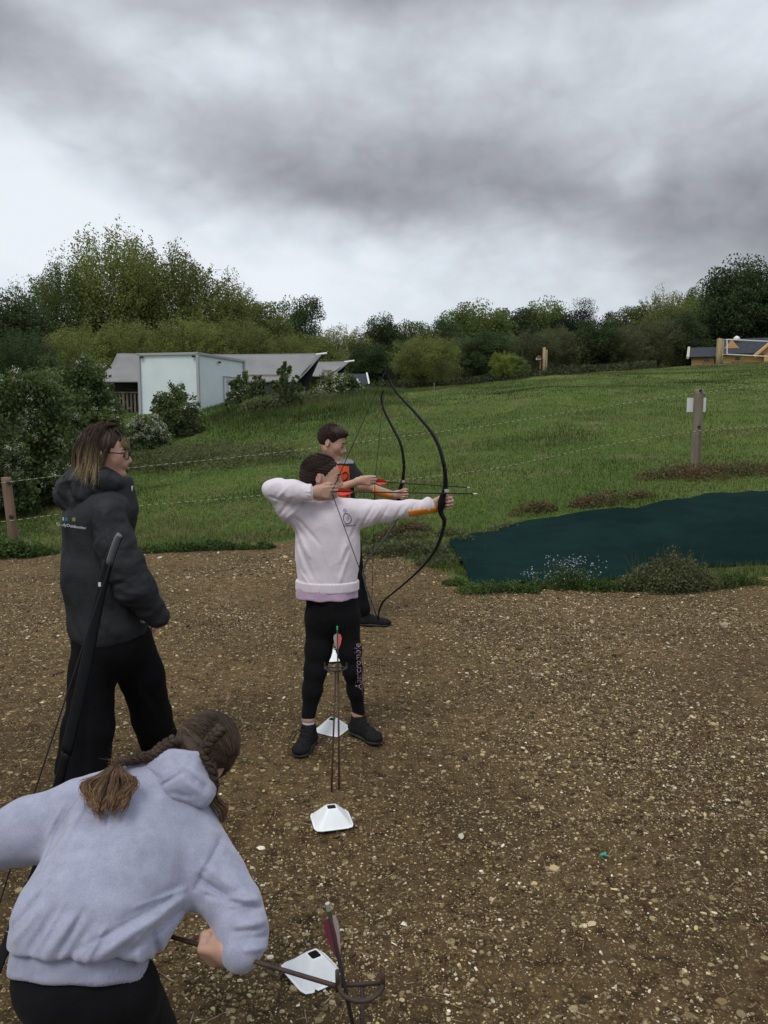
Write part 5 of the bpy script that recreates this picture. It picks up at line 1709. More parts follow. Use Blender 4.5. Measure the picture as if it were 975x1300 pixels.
def arrow(label, a, b, flet, r=.0034, fl=.075, fh=.020, rot=0.0, point=True, nockm=None, setback=.018):
    """a nock end, b point end"""
    a = np.asarray(a, float); b = np.asarray(b, float); d = unit(b - a)
    root = empty('arrow', a); tag(root, label, 'arrow')
    mb = MB(); mb.tube([a + d * .01, b - d * .02], r, 8); mb.build('shaft', CARBON, root, smooth=True)
    mb = MB(); mb.tube([a - d * .004, a + d * .012], [r * 1.1, r * 1.15], 8); mb.build('nock', nockm or BLACKP, root)
    if point: mb = MB(); mb.tube([b - d * .025, b - d * .006, b], [r * 1.15, r * 1.1, r * .2], 8); mb.build('point', STEEL, root, smooth=True)
    up = unit(np.cross(d, [0, 1, 0.1])); sd_ = np.cross(d, up)
    for k in range(3):
        an = rot + k * 2 * math.pi / 3; n = up * math.cos(an) + sd_ * math.sin(an)
        s0 = a + d * setback + n * r
        pts = [s0, s0 + d * .004 + n * fh * .75, s0 + d * fl * .25 + n * fh, s0 + d * fl * .6 + n * fh * .72, s0 + d * fl]
        mb = MB(); mb.poly_prism(pts, np.cross(d, n), .0006); mb.build('fletching', flet[k % len(flet)], root)
    return root


# ------------------------------------------------------------------ person: girl in the pale sweatshirt drawing the bow
def A(px, py, dy=0.0, Y0=3.96): return W(px, py, Y0 + dy)


SWEAT = cloth_mat('pale_lilac_sweatshirt', (.68, .615, .67), (.61, .555, .61), vs=5, kb=.35)
LILAC = cloth_mat('lilac_tee', (.50, .36, .50), (.42, .30, .43), vs=20)
LEGG = cloth_mat('black_leggings', (.0085, .0085, .010), (.006, .006, .007), vs=8, sheen=.02, kb=.1, spec=.08)
SHOE = M('black_shoe', (.009, .009, .010), .75, (.015, .015, .016), 30, spec=.08)
SOLE = M('dark_sole', (.035, .035, .033), .85, spec=.1)
SOCKW = M('white_sock', (.6, .6, .6), .9)
LACE = M('black_lace', (.012, .012, .012), .8)


def shoe(root, heel, toe, L=.235, w=.085, mat=None, sole=None, sock=None):
    heel = np.asarray(heel, float); D = unit(np.asarray(toe, float) - heel); D[2] = 0; D = unit(D); Sd = np.cross(D, [0, 0, 1]); Z = np.array([0, 0, 1.])
    S = Solid(); f = L / .235
    S.cap(heel + D * .035 * f + Z * .035, heel + D * .18 * f + Z * .028, w * .42, w * .40, k=.03, flat=(Z, .75))
    S.ell(heel + D * .19 * f + Z * .028, (.052 * f, w * .47, .030), (D, Sd, Z), k=.02)
    S.cap(heel + D * .055 * f + Z * .05, heel + D * .062 * f + Z * .088, w * .42, w * .44, k=.03)
    S.cap(heel + D * .07 * f + Z * .07, heel + D * .15 * f + Z * .045, w * .33, w * .30, k=.02)
    S.box(heel + D * .11 * f - Z * .04, (.2, .2, .05), (D, Sd, Z), k=.004, neg=True)
    S.disp = lambda P: .0012 * np.sin((P @ D) * 160) * ((P @ Z) > heel[2] + .03)
    o = solid_obj('shoe', S, .004, mat or SHOE, root)
    S = Solid(); S.cap(heel + D * .04 * f + Z * .012, heel + D * .11 * f + Z * .012, w * .46, w * .42, k=.01, flat=(Z, .34)); S.cap(heel + D * .11 * f + Z * .012, heel + D * .195 * f + Z * .012, w * .42, w * .50, k=.01, flat=(Z, .34))
    solid_obj('sole', S, .004, sole or SOLE, o)
    for k in range(4):
        c = heel + D * (.095 + .02 * k) * f + Z * (.103 - .013 * k)
        mb = MB(); mb.tube(spline([c - Sd * .028, c + Z * .006, c + Sd * .028], 6), .0022, 5); mb.build('lace', LACE, o)
    return o


def limb_body(S, pts, rs, k=.03): S.chain(pts, rs, k)


def girl_archer():
    base = (A(417, 930)); base[2] = 0
    # joints
    shR, elR, wrR = A(388, 656, .02), A(351, 622, -.05), A(393, 625, -.10)
    shL, elL, wrL = A(447, 652, .02), A(497, 648, .01), A(550, 642, .0)
    neck = A(414, 648, .01); hc = A(409, 605, -.0); hh = .214
    hipR, knR, anR = A(404, 778, .0), A(400, 848, -.03), A(391.5, 912, -.06)
    hipL, knL, anL = A(441, 778, .0), A(447, 848, .0), A(455, 908, .05)
    # ---- body: one continuous skin
    S = Solid()
    S.chain([A(416, 660, .02), A(417, 700, .02), A(418, 745, .01)], [.095, .09, .085], k=.05, flat=((0, 1, 0), .75))
    S.chain([A(418, 745, .01), A(421, 775, .01)], [.09, .10], k=.05, flat=((0, 1, 0), .8))
    for (a, b, c) in ((shR, elR, wrR), (shL, elL, wrL)): S.chain([a, b, c], [.040, .032, .021], k=.03)
    S.chain([A(412, 655, .02), shR], [.04, .04], k=.03); S.chain([A(420, 655, .02), shL], [.04, .04], k=.03)
    for (a, b, c) in ((hipR, knR, anR), (hipL, knL, anL)): S.chain([a, b, c, c + np.array([.0, .0, -.03])], [.058, .036, .026, .022], k=.03)
    L, ax = head_solid(S, hc, (.975, -.10, -.10), (.10, -.02, 1), hh, neck=neck, neck_r=.040)
    tl = lip_tint(L, ax, hh)
    # drawing hand: back of the hand to the camera, fingers hooked on the string
    hand_solid(S, A(398, 625, -.105), (1, .10, -.02), (0, 1, 0), (.05, 0, 1), L=.155, curls=[(28, 72, 60), (30, 75, 62), (34, 76, 60), (55, 80, 60)], thumb=(.75, .25, .35), thumb_bend=.1)
    # bow hand: closed round the grip
    hand_solid(S, A(550, 641, .0), (1, .18, .14), (0, -1, 0), (0, 0, 1), L=.15, curls=[(62, 88, 62), (64, 90, 62), (66, 90, 62), (68, 90, 62)], thumb=(.8, .35, -.05), thumb_bend=.3)
    body = solid_obj('person', S, .0032, SKIN, origin=base, tintf=tl)
    tag(body, 'girl in pale lilac sweatshirt and black leggings drawing a bow at full stretch', 'person')
    eyes(body, L, ax, hh)
    # ---- hair pulled smoothly back
    F, U, R = ax
    S = Solid(); dk = (.022, .013, .010)
    S.ell(L(-.075, .13, 0), np.array([.372, .455, .405]) * hh, (R, F, U), k=.02)
    S.ell(L(-.22, -.10, 0), np.array([.27, .27, .32]) * hh, (R, F, U), k=.04)
    S.ell(L(.60, -.18, 0), np.array([.80, .50, .52]) * hh, (R, F, U), k=.02, neg=True)
    for s_ in (-1, 1): S.ell(L(.02, -.05, .42 * s_), np.array([.16, .12, .17]) * hh, (R, F, U), k=.015, neg=True)
    S.disp = lambda P: .0014 * np.sin(((P - hc) @ U) * 420 + ((P - hc) @ F) * 60 + 6 * fbm(P * 18, 2))
    hm = solid_obj('hair', S, .0035, HAIR, body, tintf=lambda V: np.array(dk) * (1 + 1.1 * fbm(V * np.array([20, 20, 150]), 2))[:, None])
    st = []
    for _ in range(520):   # combed strands from the hairline to the nape
        s_ = rng.choice([-1, 1]); a = rng.uniform(-.15, 1.45)
        d0 = F * (.95 - .25 * abs(a)) + U * (.55 + .25 * math.cos(a)) + R * s_ * math.sin(a) * .9; d1 = -F * .85 - U * .35 + R * s_ * .12
        if a < 0: continue
        d0 = unit(d0); d1 = unit(d1 + rng.normal(0, .10, 3)); t = np.linspace(0, 1, 12)[:, None]
        om = math.acos(np.clip(d0 @ d1, -1, 1)); dd = (np.sin((1 - t) * om) * d0 + np.sin(t * om) * d1) / math.sin(om)
        loc = np.stack([dd @ R, dd @ F, dd @ U], -1); k = 1 / np.linalg.norm(loc / (np.array([.372, .455, .405]) * hh), axis=1)
        st.append(L(-.075, .13, 0) + dd * (k[:, None] * rng.uniform(.99, 1.02)))
    # a low knot at the nape
    hair_mesh('hair_lengths', st, .0009, dk, (.035, .022, .016), hm, spread=.35, tip_from=.3)
    S = Solid(); S.cap(L(-.50, -.02, 0), L(-.58, -.16, .02), .10 * hh, .075 * hh, k=.02); S.cap(L(-.58, -.16, .02), L(-.55, -.42, .04), .07 * hh, .03 * hh, k=.02)
    S.disp = lambda P: .0012 * np.sin(((P - hc) @ R) * 500)
    # ---- sweatshirt
    S = Solid()
    S.chain([A(417, 668, .02), A(416, 700, .02), A(416, 731, .01)], [.150, .146, .149], k=.05, flat=((0, 1, 0), .70))
    S.chain([A(410, 655, .02), shR], [.062, .058], k=.05); S.chain([A(424, 655, .02), shL], [.062, .060], k=.05)
    S.chain([shR, A(368, 645, -.02), elR], [.062, .058, .052], k=.04)
    S.chain([elR, A(372, 624, -.08), A(389, 625.5, -.10)], [.052, .049, .040], k=.03)
    S.cap(A(350, 624, -.05), A(343, 621, -.05), .045, .036, k=.02)
    S.chain([shL, A(463, 651, .02), A(488, 649, .01), A(520, 645.5, .01), A(545, 642.5, 0)], [.060, .060, .050, .038, .032], k=.035)
    S.ell(A(543, 641, 0), (.022, .037, .037), None, k=.012)
    S.cap(A(392, 646, .0), A(434, 645, .0), .030, .032, k=.03)
    ln = []
    for (a, b, w, amp) in (((372, 662), (396, 706), .016, .007), ((378, 656), (410, 690), .013, -.006), ((374, 676), (388, 724), .013, .006), ((380, 690), (402, 735), .014, -.005),
                           ((449, 668), (432, 712), .015, .007), ((455, 660), (440, 690), .012, -.007), ((444, 700), (430, 742), .013, .005), ((384, 725), (400, 748), .012, .005), ((412, 700), (418, 745), .016, -.003),
                           ((458, 668), (476, 638), .009, -.005), ((468, 668), (486, 640), .009, .004), ((480, 664), (494, 640), .008, -.004), ((500, 658), (512, 640), .008, -.004), ((508, 656), (520, 638), .007, .004), ((520, 655), (526, 638), .006, -.004), ((530, 653), (536, 637), .006, .004),
                           ((358, 650), (376, 628), .010, -.006), ((352, 634), (372, 612), .010, .004), ((366, 656), (384, 640), .010, .005), ((346, 628), (364, 634), .008, -.005), ((376, 616), (378, 634), .007, -.004), ((368, 614), (370, 634), .007, .003)):
        ln.append((A(*a), A(*b), w * .8, amp * 1.35))
    S.lines(ln, (0, 1, 0), mid=A(417, 700)[1] + .03)
    fo = folds(11, .0062, (1, 1, .6), 3.0)
    S.disp = lambda P: fo(P); S.dmax = .008
    sw = solid_obj('sweatshirt', S, .0042, SWEAT, body)
    # rib at hem, cuffs and neck
    def band(name, p0, p1, r, flat, par, mat, amp=.0014, freq=700, k2=1.0):
        S = Solid(); S.chain([p0, p1], [r, r * k2], k=.01, flat=flat); d = unit(np.asarray(p1) - p0)
        mid = (np.asarray(p0) + p1) / 2; hl = np.linalg.norm(np.asarray(p1) - p0) / 2
        big = .5
        e1 = unit(np.cross(d, [0, 1, .01])); e2 = np.cross(d, e1)
        for sg in (-1, 1): S.box(mid + d * sg * (hl + big), (big, big, big), (d, e1, e2), k=.006, neg=True)
        S.disp = lambda P: amp * np.sin(np.arctan2((P - mid) @ e1, (P - mid) @ e2) * freq / 5)
        return solid_obj(name, S, .004, mat, par)
    band('waistband', A(415.5, 736, .01), A(415.5, 748.5, .01), .161, ((0, 1, 0), .72), sw, SWEAT)
    band('cuff', A(386, 625, -.10), A(396, 625, -.102), .0405, None, sw, SWEAT, freq=250)
    band('cuff', A(542, 643, 0), A(551, 641.5, 0), .033, None, sw, SWEAT, freq=220)
    mb = MB(); t = np.linspace(0, 2 * math.pi, 40); c = A(415, 645, .0)
    mb.tube(np.stack([c[0] + .068 * np.cos(t), c[1] + .052 * np.sin(t), c[2] + .006 * np.cos(t * 2)], -1), .0095, 8, caps=False); mb.build('collar', SWEAT, sw, smooth=True)
    band('tee_hem', A(414.5, 744, .01), A(414.5, 758, .01), .1555, ((0, 1, 0), .73), body, LILAC, amp=.0022, freq=35, k2=1.02)
    # ---- leggings
    S = Solid()
    S.chain([A(421, 755, .01), A(422, 778, .01)], [.128, .130], k=.05, flat=((0, 1, 0), .80))
    S.chain([A(405, 785, .0), A(404, 826, -.01), A(400.5, 851, -.03), A(396.5, 876, -.04), A(391.5, 909, -.06)], [.070, .062, .052, .045, .033], k=.035)
    S.chain([A(439, 785, .0), A(443.5, 826, .0), A(447.5, 851, .0), A(451, 876, .02), A(455.5, 905, .05)], [.070, .055, .044, .037, .031], k=.035)
    fo2 = folds(13, .0030, (1, 1, 1.6), 8.0); S.disp = lambda P: fo2(P); S.dmax = .006
    lg = solid_obj('leggings', S, .0048, LEGG, body)
    # ---- shoes
    for an_, dr in ((anR, (-.22, -1, 0)), (anL, (.62, -.75, 0))):
        dr = unit(dr); g = np.array([an_[0], an_[1], 0]); g[2] = float(Hd(g[0], g[1])) + .004; hl = g - dr * .062
        shoe(body, hl, hl + dr, L=.235, w=.09)
    for p in (anR, anL):
        mb = MB(); mb.tube([p + np.array([0, 0, -.035]), p + np.array([0, 0, -.004])], [.031, .031], 14); mb.build('sock', SOCKW, body, smooth=True)
    for (a, b, c) in (((385, 926), (372, 930), (368, 938)), ((382, 926), (374, 935), (371, 940)), ((462, 910), (471, 908), (473, 910))):
        mb = MB(); mb.tube(spline([A(*a, -.14), A(*b, -.14), A(*c, -.13)], 8), .0022, 5); mb.build('loose_lace', LACE, body)
    # ---- armguard strapped under the forearm
    mb = MB(); c0, c1 = A(517, 654.5, -.012), A(551, 644.5, -.012)
    n, m_ = 20, 9; G = np.zeros((n, m_, 3)); d = unit(c1 - c0)
    for i in range(n):
        t = i / (n - 1); c = A(517, 646, .0) * (1 - t) + A(553, 641.5, 0) * t; r = .0455 - .0085 * t
        for j in range(m_):
            a = -3.0 + 1.0 * j / (m_ - 1)
            up = unit(np.cross([0, 1, 0], d)); up = up if up[2] > 0 else -up
            G[i, j] = c + (np.array([0, 1, 0.]) * math.cos(a) * -1 * -1 + up * math.sin(a)) * r * (1 + .004 * math.sin(t * 9))
    mb.grid(G); ag = mb.build('arm_guard', ORANGE, body, smooth=True); sm = ag.modifiers.new('thickness', 'SOLIDIFY'); sm.thickness = .005
    # ---- print on the chest and lettering down the leg
    INK = M('grey_blue_print', (.10, .10, .17), .8)
    bv = surf_bvh(sw)
    xd = unit(W(441, 655, 3.9) - W(440, 655, 3.9)); yd = np.array([0, 0, 1.]); m1 = 1 / 257.
    def loop(cx, cy, rx, ry, th, tilt, name, egg=0.0):
        t = np.linspace(0, 2 * math.pi, 44); V = []; c = A(cx, cy, -.12)
        for r in (1 - th, 1 + th):
            x = np.cos(t) * rx * r * (1 - egg * np.sin(t)) ; y = np.sin(t) * ry * r
            X = x * math.cos(tilt) - y * math.sin(tilt); Y = x * math.sin(tilt) + y * math.cos(tilt)
            V.append(c + np.outer(X * m1, xd) + np.outer(Y * m1, yd))
        V = onto(bv, np.concatenate(V), (0, 1, 0), .0022); k = 44
        Q = np.array([(i, i + 1, k + i + 1, k + i) for i in range(k - 1)])
        return mk(name, V, Q, INK, sw, smooth=True)
    loop(440, 660, 4.7, 6.8, .085, .35, 'chest_print', .22)
    loop(437.2, 650, 1.6, 1.7, .16, 0, 'chest_print'); loop(440.6, 661, 1.3, 1.5, .13, 0, 'chest_print'); loop(441, 658.2, .8, 1.0, .16, 0, 'chest_print')
    text_obj('chest_lettering', 'Olympus', .0155, A(435.6, 670.2, -.12), xd, yd, INK, sw, bv, (0, 1, 0), shear=.2, weight=.0003)
    bl = surf_bvh(lg); PINK = M('pink_print', (.55, .36, .47), .7)
    p0 = A(458.2, 892, -.2); p1 = A(456.5, 812, -.2)
    text_obj('leg_lettering', 'Abercrombie', .046, p0 + np.array([-.002, 0, 0]), p1 - p0, (-1, 0, .02), PINK, lg, bl, (0, 1, 0), shear=.35, weight=-.0006)
    for k in range(9):
        z = 885 - k * 2.7; c = A(457.2 + .2 * k * .5, z, -.2); ln = .010
        V = [c, c + np.array([ln * 1.25, 0, .004]), c + np.array([ln * 1.25, 0, .007]), c + np.array([0, 0, .003])]
        V = onto(bl, V, (0, 1, 0), .002); mk('leg_print', V, np.array([(0, 1, 2, 3)]), PINK, lg)
    return body


girl_archer()

Yb = 3.96
bow('black recurve bow drawn fully by the girl in the pale sweatshirt',
    [(492, 465), (493, 474), (495, 485), (505, 500), (517, 513), (529, 526), (548, 549), (558, 569), (564, 592)],
    [(564, 592), (565.5, 606), (565, 621), (561.5, 632)], [(560.5, 640), (559.5, 650), (564, 660), (563.5, 668)],
    [(480, 787), (480.5, 780), (483, 771), (489, 761), (511, 743), (535, 721), (551, 701), (559, 684), (563.5, 668)],
    Yb - .035, A(421, 625, -.125), (.42, .9, 0), rest=(567, 623))
arrow('black arrow with red fletching nocked on the bow of the girl in the pale sweatshirt', A(424, 624, -.125), A(607, 627, -.075), [REDV], rot=.3, fh=.018)


def band_obj(name, p0, p1, r, mat, par, flat=None, amp=.0014, lobes=60, k2=1.0, h=.004, ref=(0, 1, .01)):
    S = Solid(); S.chain([p0, p1], [r, r * k2], k=.01, flat=flat); d = unit(np.asarray(p1) - p0)
    mid = (np.asarray(p0) + p1) / 2; hl = np.linalg.norm(np.asarray(p1) - p0) / 2
    e1 = unit(np.cross(d, ref)); e2 = np.cross(d, e1)
    for sg in (-1, 1): S.box(mid + d * sg * (hl + .5), (.5, .5, .5), (d, e1, e2), k=.006, neg=True)
    S.disp = lambda P: amp * np.sin(np.arctan2((P - mid) @ e1, (P - mid) @ e2) * lobes)
    return solid_obj(name, S, h, mat, par)


def slerp_strands(c, axes, radii, pairs, m_=12, jit=.08, lift=(.99, 1.03)):
    """strands lying on an ellipsoid (axes R, F, U; radii in metres) between direction pairs"""
    ax = np.array(axes); radii = np.asarray(radii); out = []
    t = np.linspace(0, 1, m_)[:, None]
    for d0, d1 in pairs:
        d0 = unit(np.asarray(d0, float) + rng.normal(0, jit, 3)); d1 = unit(np.asarray(d1, float) + rng.normal(0, jit, 3))
        om = math.acos(np.clip(d0 @ d1, -.999, .999)); dd = (np.sin((1 - t) * om) * d0 + np.sin(t * om) * d1) / math.sin(om)
        k = 1 / np.linalg.norm((dd @ ax.T) / radii, axis=1)
        out.append(c + dd * (k * rng.uniform(*lift))[:, None])
    return out


# ------------------------------------------------------------------ person: boy behind, in orange and black
def boy():
    Y0 = 6.25
    B = lambda px, py, dy=0.0: W(px, py, Y0 + dy)
    base = B(428, 790); base[2] = 0
    hc = B(421.5, 562, 0); hh = .258
    shR, elR, wrR = B(409, 594, .0), B(408, 628, -.22), B(455, 611, -.28)
    shL, elL, wrL = B(441, 594, .02), B(461, 617, -.10), B(502, 629, -.06)
    S = Solid()
    S.chain([B(426, 600, .02), B(428, 640, .02), B(432, 675, .01)], [.12, .11, .105], k=.05, flat=((0, 1, 0), .75))
    S.chain([B(424, 590, .02), shR], [.05, .05], k=.03); S.chain([B(426, 590, .02), shL], [.05, .05], k=.03)
    S.chain([shR, elR, wrR], [.050, .040, .026], k=.03)
    S.chain([shL, elL, wrL], [.050, .040, .026], k=.03)
    S.chain([B(424, 684), B(405, 735, .05), B(399, 782, .16)], [.08, .05, .034], k=.03); S.chain([B(445, 684), B(452, 735), B(461, 782, -.02)], [.08, .05, .034], k=.03)
    L, ax = head_solid(S, hc, (.92, -.26, -.28), (.24, -.03, 1), hh, neck=B(424, 590, .02), neck_r=.050)
    hand_solid(S, B(456, 610.5, -.28), (1, .0, .0), (0, 1, 0), (.05, 0, 1), L=.17, curls=[(25, 60, 50), (28, 62, 50), (30, 64, 50), (40, 70, 50)], thumb=(.9, .15, .3), thumb_bend=.1)
    hand_solid(S, B(500, 629, -.06), (1, .12, .02), (0, -1, 0), (0, 0, 1), L=.165, curls=[(62, 88, 62)] * 4, thumb=(.8, .35, -.05), thumb_bend=.3)
    body = solid_obj('person', S, .0045, SKIN, origin=base, tintf=lip_tint(L, ax, hh))
    tag(body, 'short-haired boy in orange and black shirt aiming a bow behind the first archer', 'person')
    eyes(body, L, ax, hh)
    F, U, R = ax; dk = np.array((.030, .018, .013))
    S = Solid()
    S.ell(L(-.06, .15, 0), np.array([.365, .445, .385]) * hh, (R, F, U), k=.02)
    S.ell(L(.14, .36, 0), np.array([.30, .28, .17]) * hh, (R, F, U), k=.03)
    S.ell(L(.62, -.22, 0), np.array([.80, .52, .56]) * hh, (R, F, U), k=.02, neg=True)
    S.ell(L(-.1, -.62, 0), np.array([.6, .7, .44]) * hh, (R, F, U), k=.02, neg=True)
    for s_ in (-1, 1): S.ell(L(.0, -.10, .42 * s_), np.array([.16, .13, .20]) * hh, (R, F, U), k=.015, neg=True)
    S.disp = lambda P: .005 * fbm(P * 60, 2)
    hm = solid_obj('hair', S, .0045, HAIR, body, tintf=lambda V: dk * (1 + .8 * fbm(V * 60, 2))[:, None])
    pr = []
    for _ in range(900):
        a = rng.normal(size=3); a = F * a[0] * .9 + R * a[1] + U * (abs(a[2]) * .9 + .15); a = unit(a)
        if a @ F > .55 and a @ U < .42: continue
        pr.append((a, unit(a + F * .35 * rng.uniform(.3, 1.2) - U * .20)))
    st = slerp_strands(L(-.05, .15, 0), (R, F, U), np.array([.37, .45, .40]) * hh, pr, 6, .05, (1.0, 1.06))
    hair_mesh('hair_lengths', st, .0014, dk, (.06, .038, .026), hm, spread=.35, tip_from=.4)
    # shirt: black with an orange chest and a grey yoke
    BLK = cloth_mat('black_jersey', (.014, .014, .016), (.010, .010, .012), vs=9, sheen=.05)
    ORG_ = cloth_mat('orange_jersey', (.50, .070, .018), (.40, .05, .014), vs=9)
    GRY = cloth_mat('grey_jersey', (.22, .22, .23), (.18, .18, .19), vs=9)
    S = Solid()
    S.chain([B(426, 608, .02), B(427, 640, .02), B(431, 678, .01)], [.150, .138, .138], k=.05, flat=((0, 1, 0), .74))
    S.chain([B(421, 592, .02), shR], [.058, .066], k=.04); S.chain([B(428, 592, .02), shL], [.058, .064], k=.04)
    S.chain([shR, B(407, 618, -.16)], [.068, .068], k=.03); S.chain([shL, B(453, 608, -.05)], [.064, .062], k=.03)
    S.lines([(B(436, 592), B(440, 640), .02, -.006), (B(446, 604), B(432, 650), .02, .006), (B(430, 600), B(436, 660), .015, .005)], (0, 1, 0), mid=Y0)
    V, Q = S.mesh(.0055, 1)
    c = V[Q].mean(1); pz = c[:, 2]; px = c[:, 0]
    x0, x1 = B(422, 600)[0], B(443.5, 600)[0]; zt = B(0, 590)[2]
    mi = np.zeros(len(Q), int)
    yoke = (pz > B(0, 588)[2]) & (px < B(449, 600)[0])
    chest = (px > x0) & (px < x1 + (zt - pz) * .05) & (pz < zt - np.abs(px - (x0 + x1) / 2) * .15) & (c[:, 1] < Y0 + .02)
    mi[yoke] = 2; mi[chest] = 1
    sh = mk('shirt', V, Q, [BLK, ORG_, GRY], body, smooth=True, midx=mi)
    bv = surf_bvh(sh)
    # dark scroll print on the orange chest
    for (pts) in ([(434, 603), (438, 601), (441, 605), (439, 610), (435, 612)], [(433, 616), (437, 619), (441, 616), (442, 622)], [(436, 626), (440, 629), (439, 634)]):
        P = onto(bv, spline([B(*p, -.2) for p in pts], 16), (0, 1, 0), .003); mb = MB(); mb.tube(P, .004, 5); mb.build('chest_print', BLK, sh)
    mb = MB(); t = np.linspace(0, 2 * math.pi, 30); c = B(424.5, 587.5, .005); mb.tube(np.stack([c[0] + .068 * np.cos(t), c[1] + .060 * np.sin(t), c[2] - .012 * np.cos(t) + .02 * np.sin(t)], -1), .010, 8, caps=False); mb.build('collar', BLK, sh, smooth=True)
    S = Solid()
    S.chain([B(432, 668), B(433, 690)], [.135, .135], k=.04, flat=((0, 1, 0), .8))
    S.chain([B(424, 690), B(405, 735, .05), B(399, 776, .16)], [.080, .066, .055], k=.03)
    S.chain([B(445, 690), B(452.5, 735), B(460, 772, -.02), B(461, 777, -.02)], [.082, .062, .055, .05], k=.03)
    f_ = folds(10, .005, (1, 1, 1.4), 4); S.disp = lambda P: f_(P); S.dmax = .01
    solid_obj('trousers', S, .006, LEGG, body)
    for (px, py, dr, dy) in ((461, 784, (1, -.12, 0), -.02), (400, 782, (.3, -.9, 0), .16)):
        dr = unit(dr); g = B(px, py, dy); g[2] = float(Hd(g[0], g[1])) + .004; hl = g - dr * .065
        shoe(body, hl, hl + dr, L=.285, w=.10)
        mb = MB(); mb.tube([g + np.array([0, 0, .07]), g + np.array([0, 0, .15])], [.042, .040], 14); mb.build('sock', M('striped_sock', (.35, .35, .35), .9, (.06, .06, .06), 30, stretch=(.1, .1, 1)) if 'striped_sock' not in bpy.data.materials else bpy.data.materials['striped_sock'], body, smooth=True)
    mb = MB(); n, m_ = 14, 9; G = np.zeros((n, m_, 3)); c0, c1 = B(474, 621, -.09), B(498, 628.5, -.06); d = unit(c1 - c0)
    for i in range(n):
        t = i / (n - 1); c = c0 * (1 - t) + c1 * t; r = .043 - .010 * t
        for j in range(m_):
            a = -3.3 + 1.9 * j / (m_ - 1); up = unit(np.cross([0, 1, 0], d)); up = up if up[2] > 0 else -up
            G[i, j] = c + (np.array([0, 1, 0.]) * math.cos(a) + up * math.sin(a)) * r
    mb.grid(G); ag = mb.build('arm_guard', ORANGE, body, smooth=True); sm = ag.modifiers.new('thickness', 'SOLIDIFY'); sm.thickness = .005
    return body


boy()
Y2 = 6.20
bow('black recurve bow held half drawn by the boy in orange', [(487.5, 494), (486, 498), (484.3, 506), (487.7, 521.5), (498.5, 543), (509, 564.6), (513, 589)],
    [(513, 589), (512.5, 600), (511, 611), (508, 621)], [(506, 632), (505, 640), (507, 648), (504.5, 656)],
    [(472, 769), (468.5, 757), (463.5, 742), (461.3, 724), (467.7, 709), (478, 697), (490, 682), (500, 666), (504.5, 656)],
    Y2, W(476, 612, Y2 - .2), (.45, .9, 0), rest=(512, 611), light='low', th=1.25, string_r=.0026)  # lower limb in paler grey: the light on it is put into colour
arrow('black arrow with red fletching nocked on the bow of the boy in orange', W(475, 611, Y2 - .2), W(597, 619, Y2 - .12), [REDV], rot=.3, fh=.022, r=.0042, fl=.085)


# ------------------------------------------------------------------ person: woman in the dark jacket
JACK = cloth_mat('charcoal_shell_jacket', (.025, .027, .031), (.018, .0195, .0225), rough=.65, vs=6, knit=500, kb=.06, sheen=.0, spec=.16, soft=.45)
PANT = cloth_mat('black_trousers', (.0065, .0065, .0075), (.005, .005, .006), vs=5, sheen=.01, kb=.1, spec=.06)


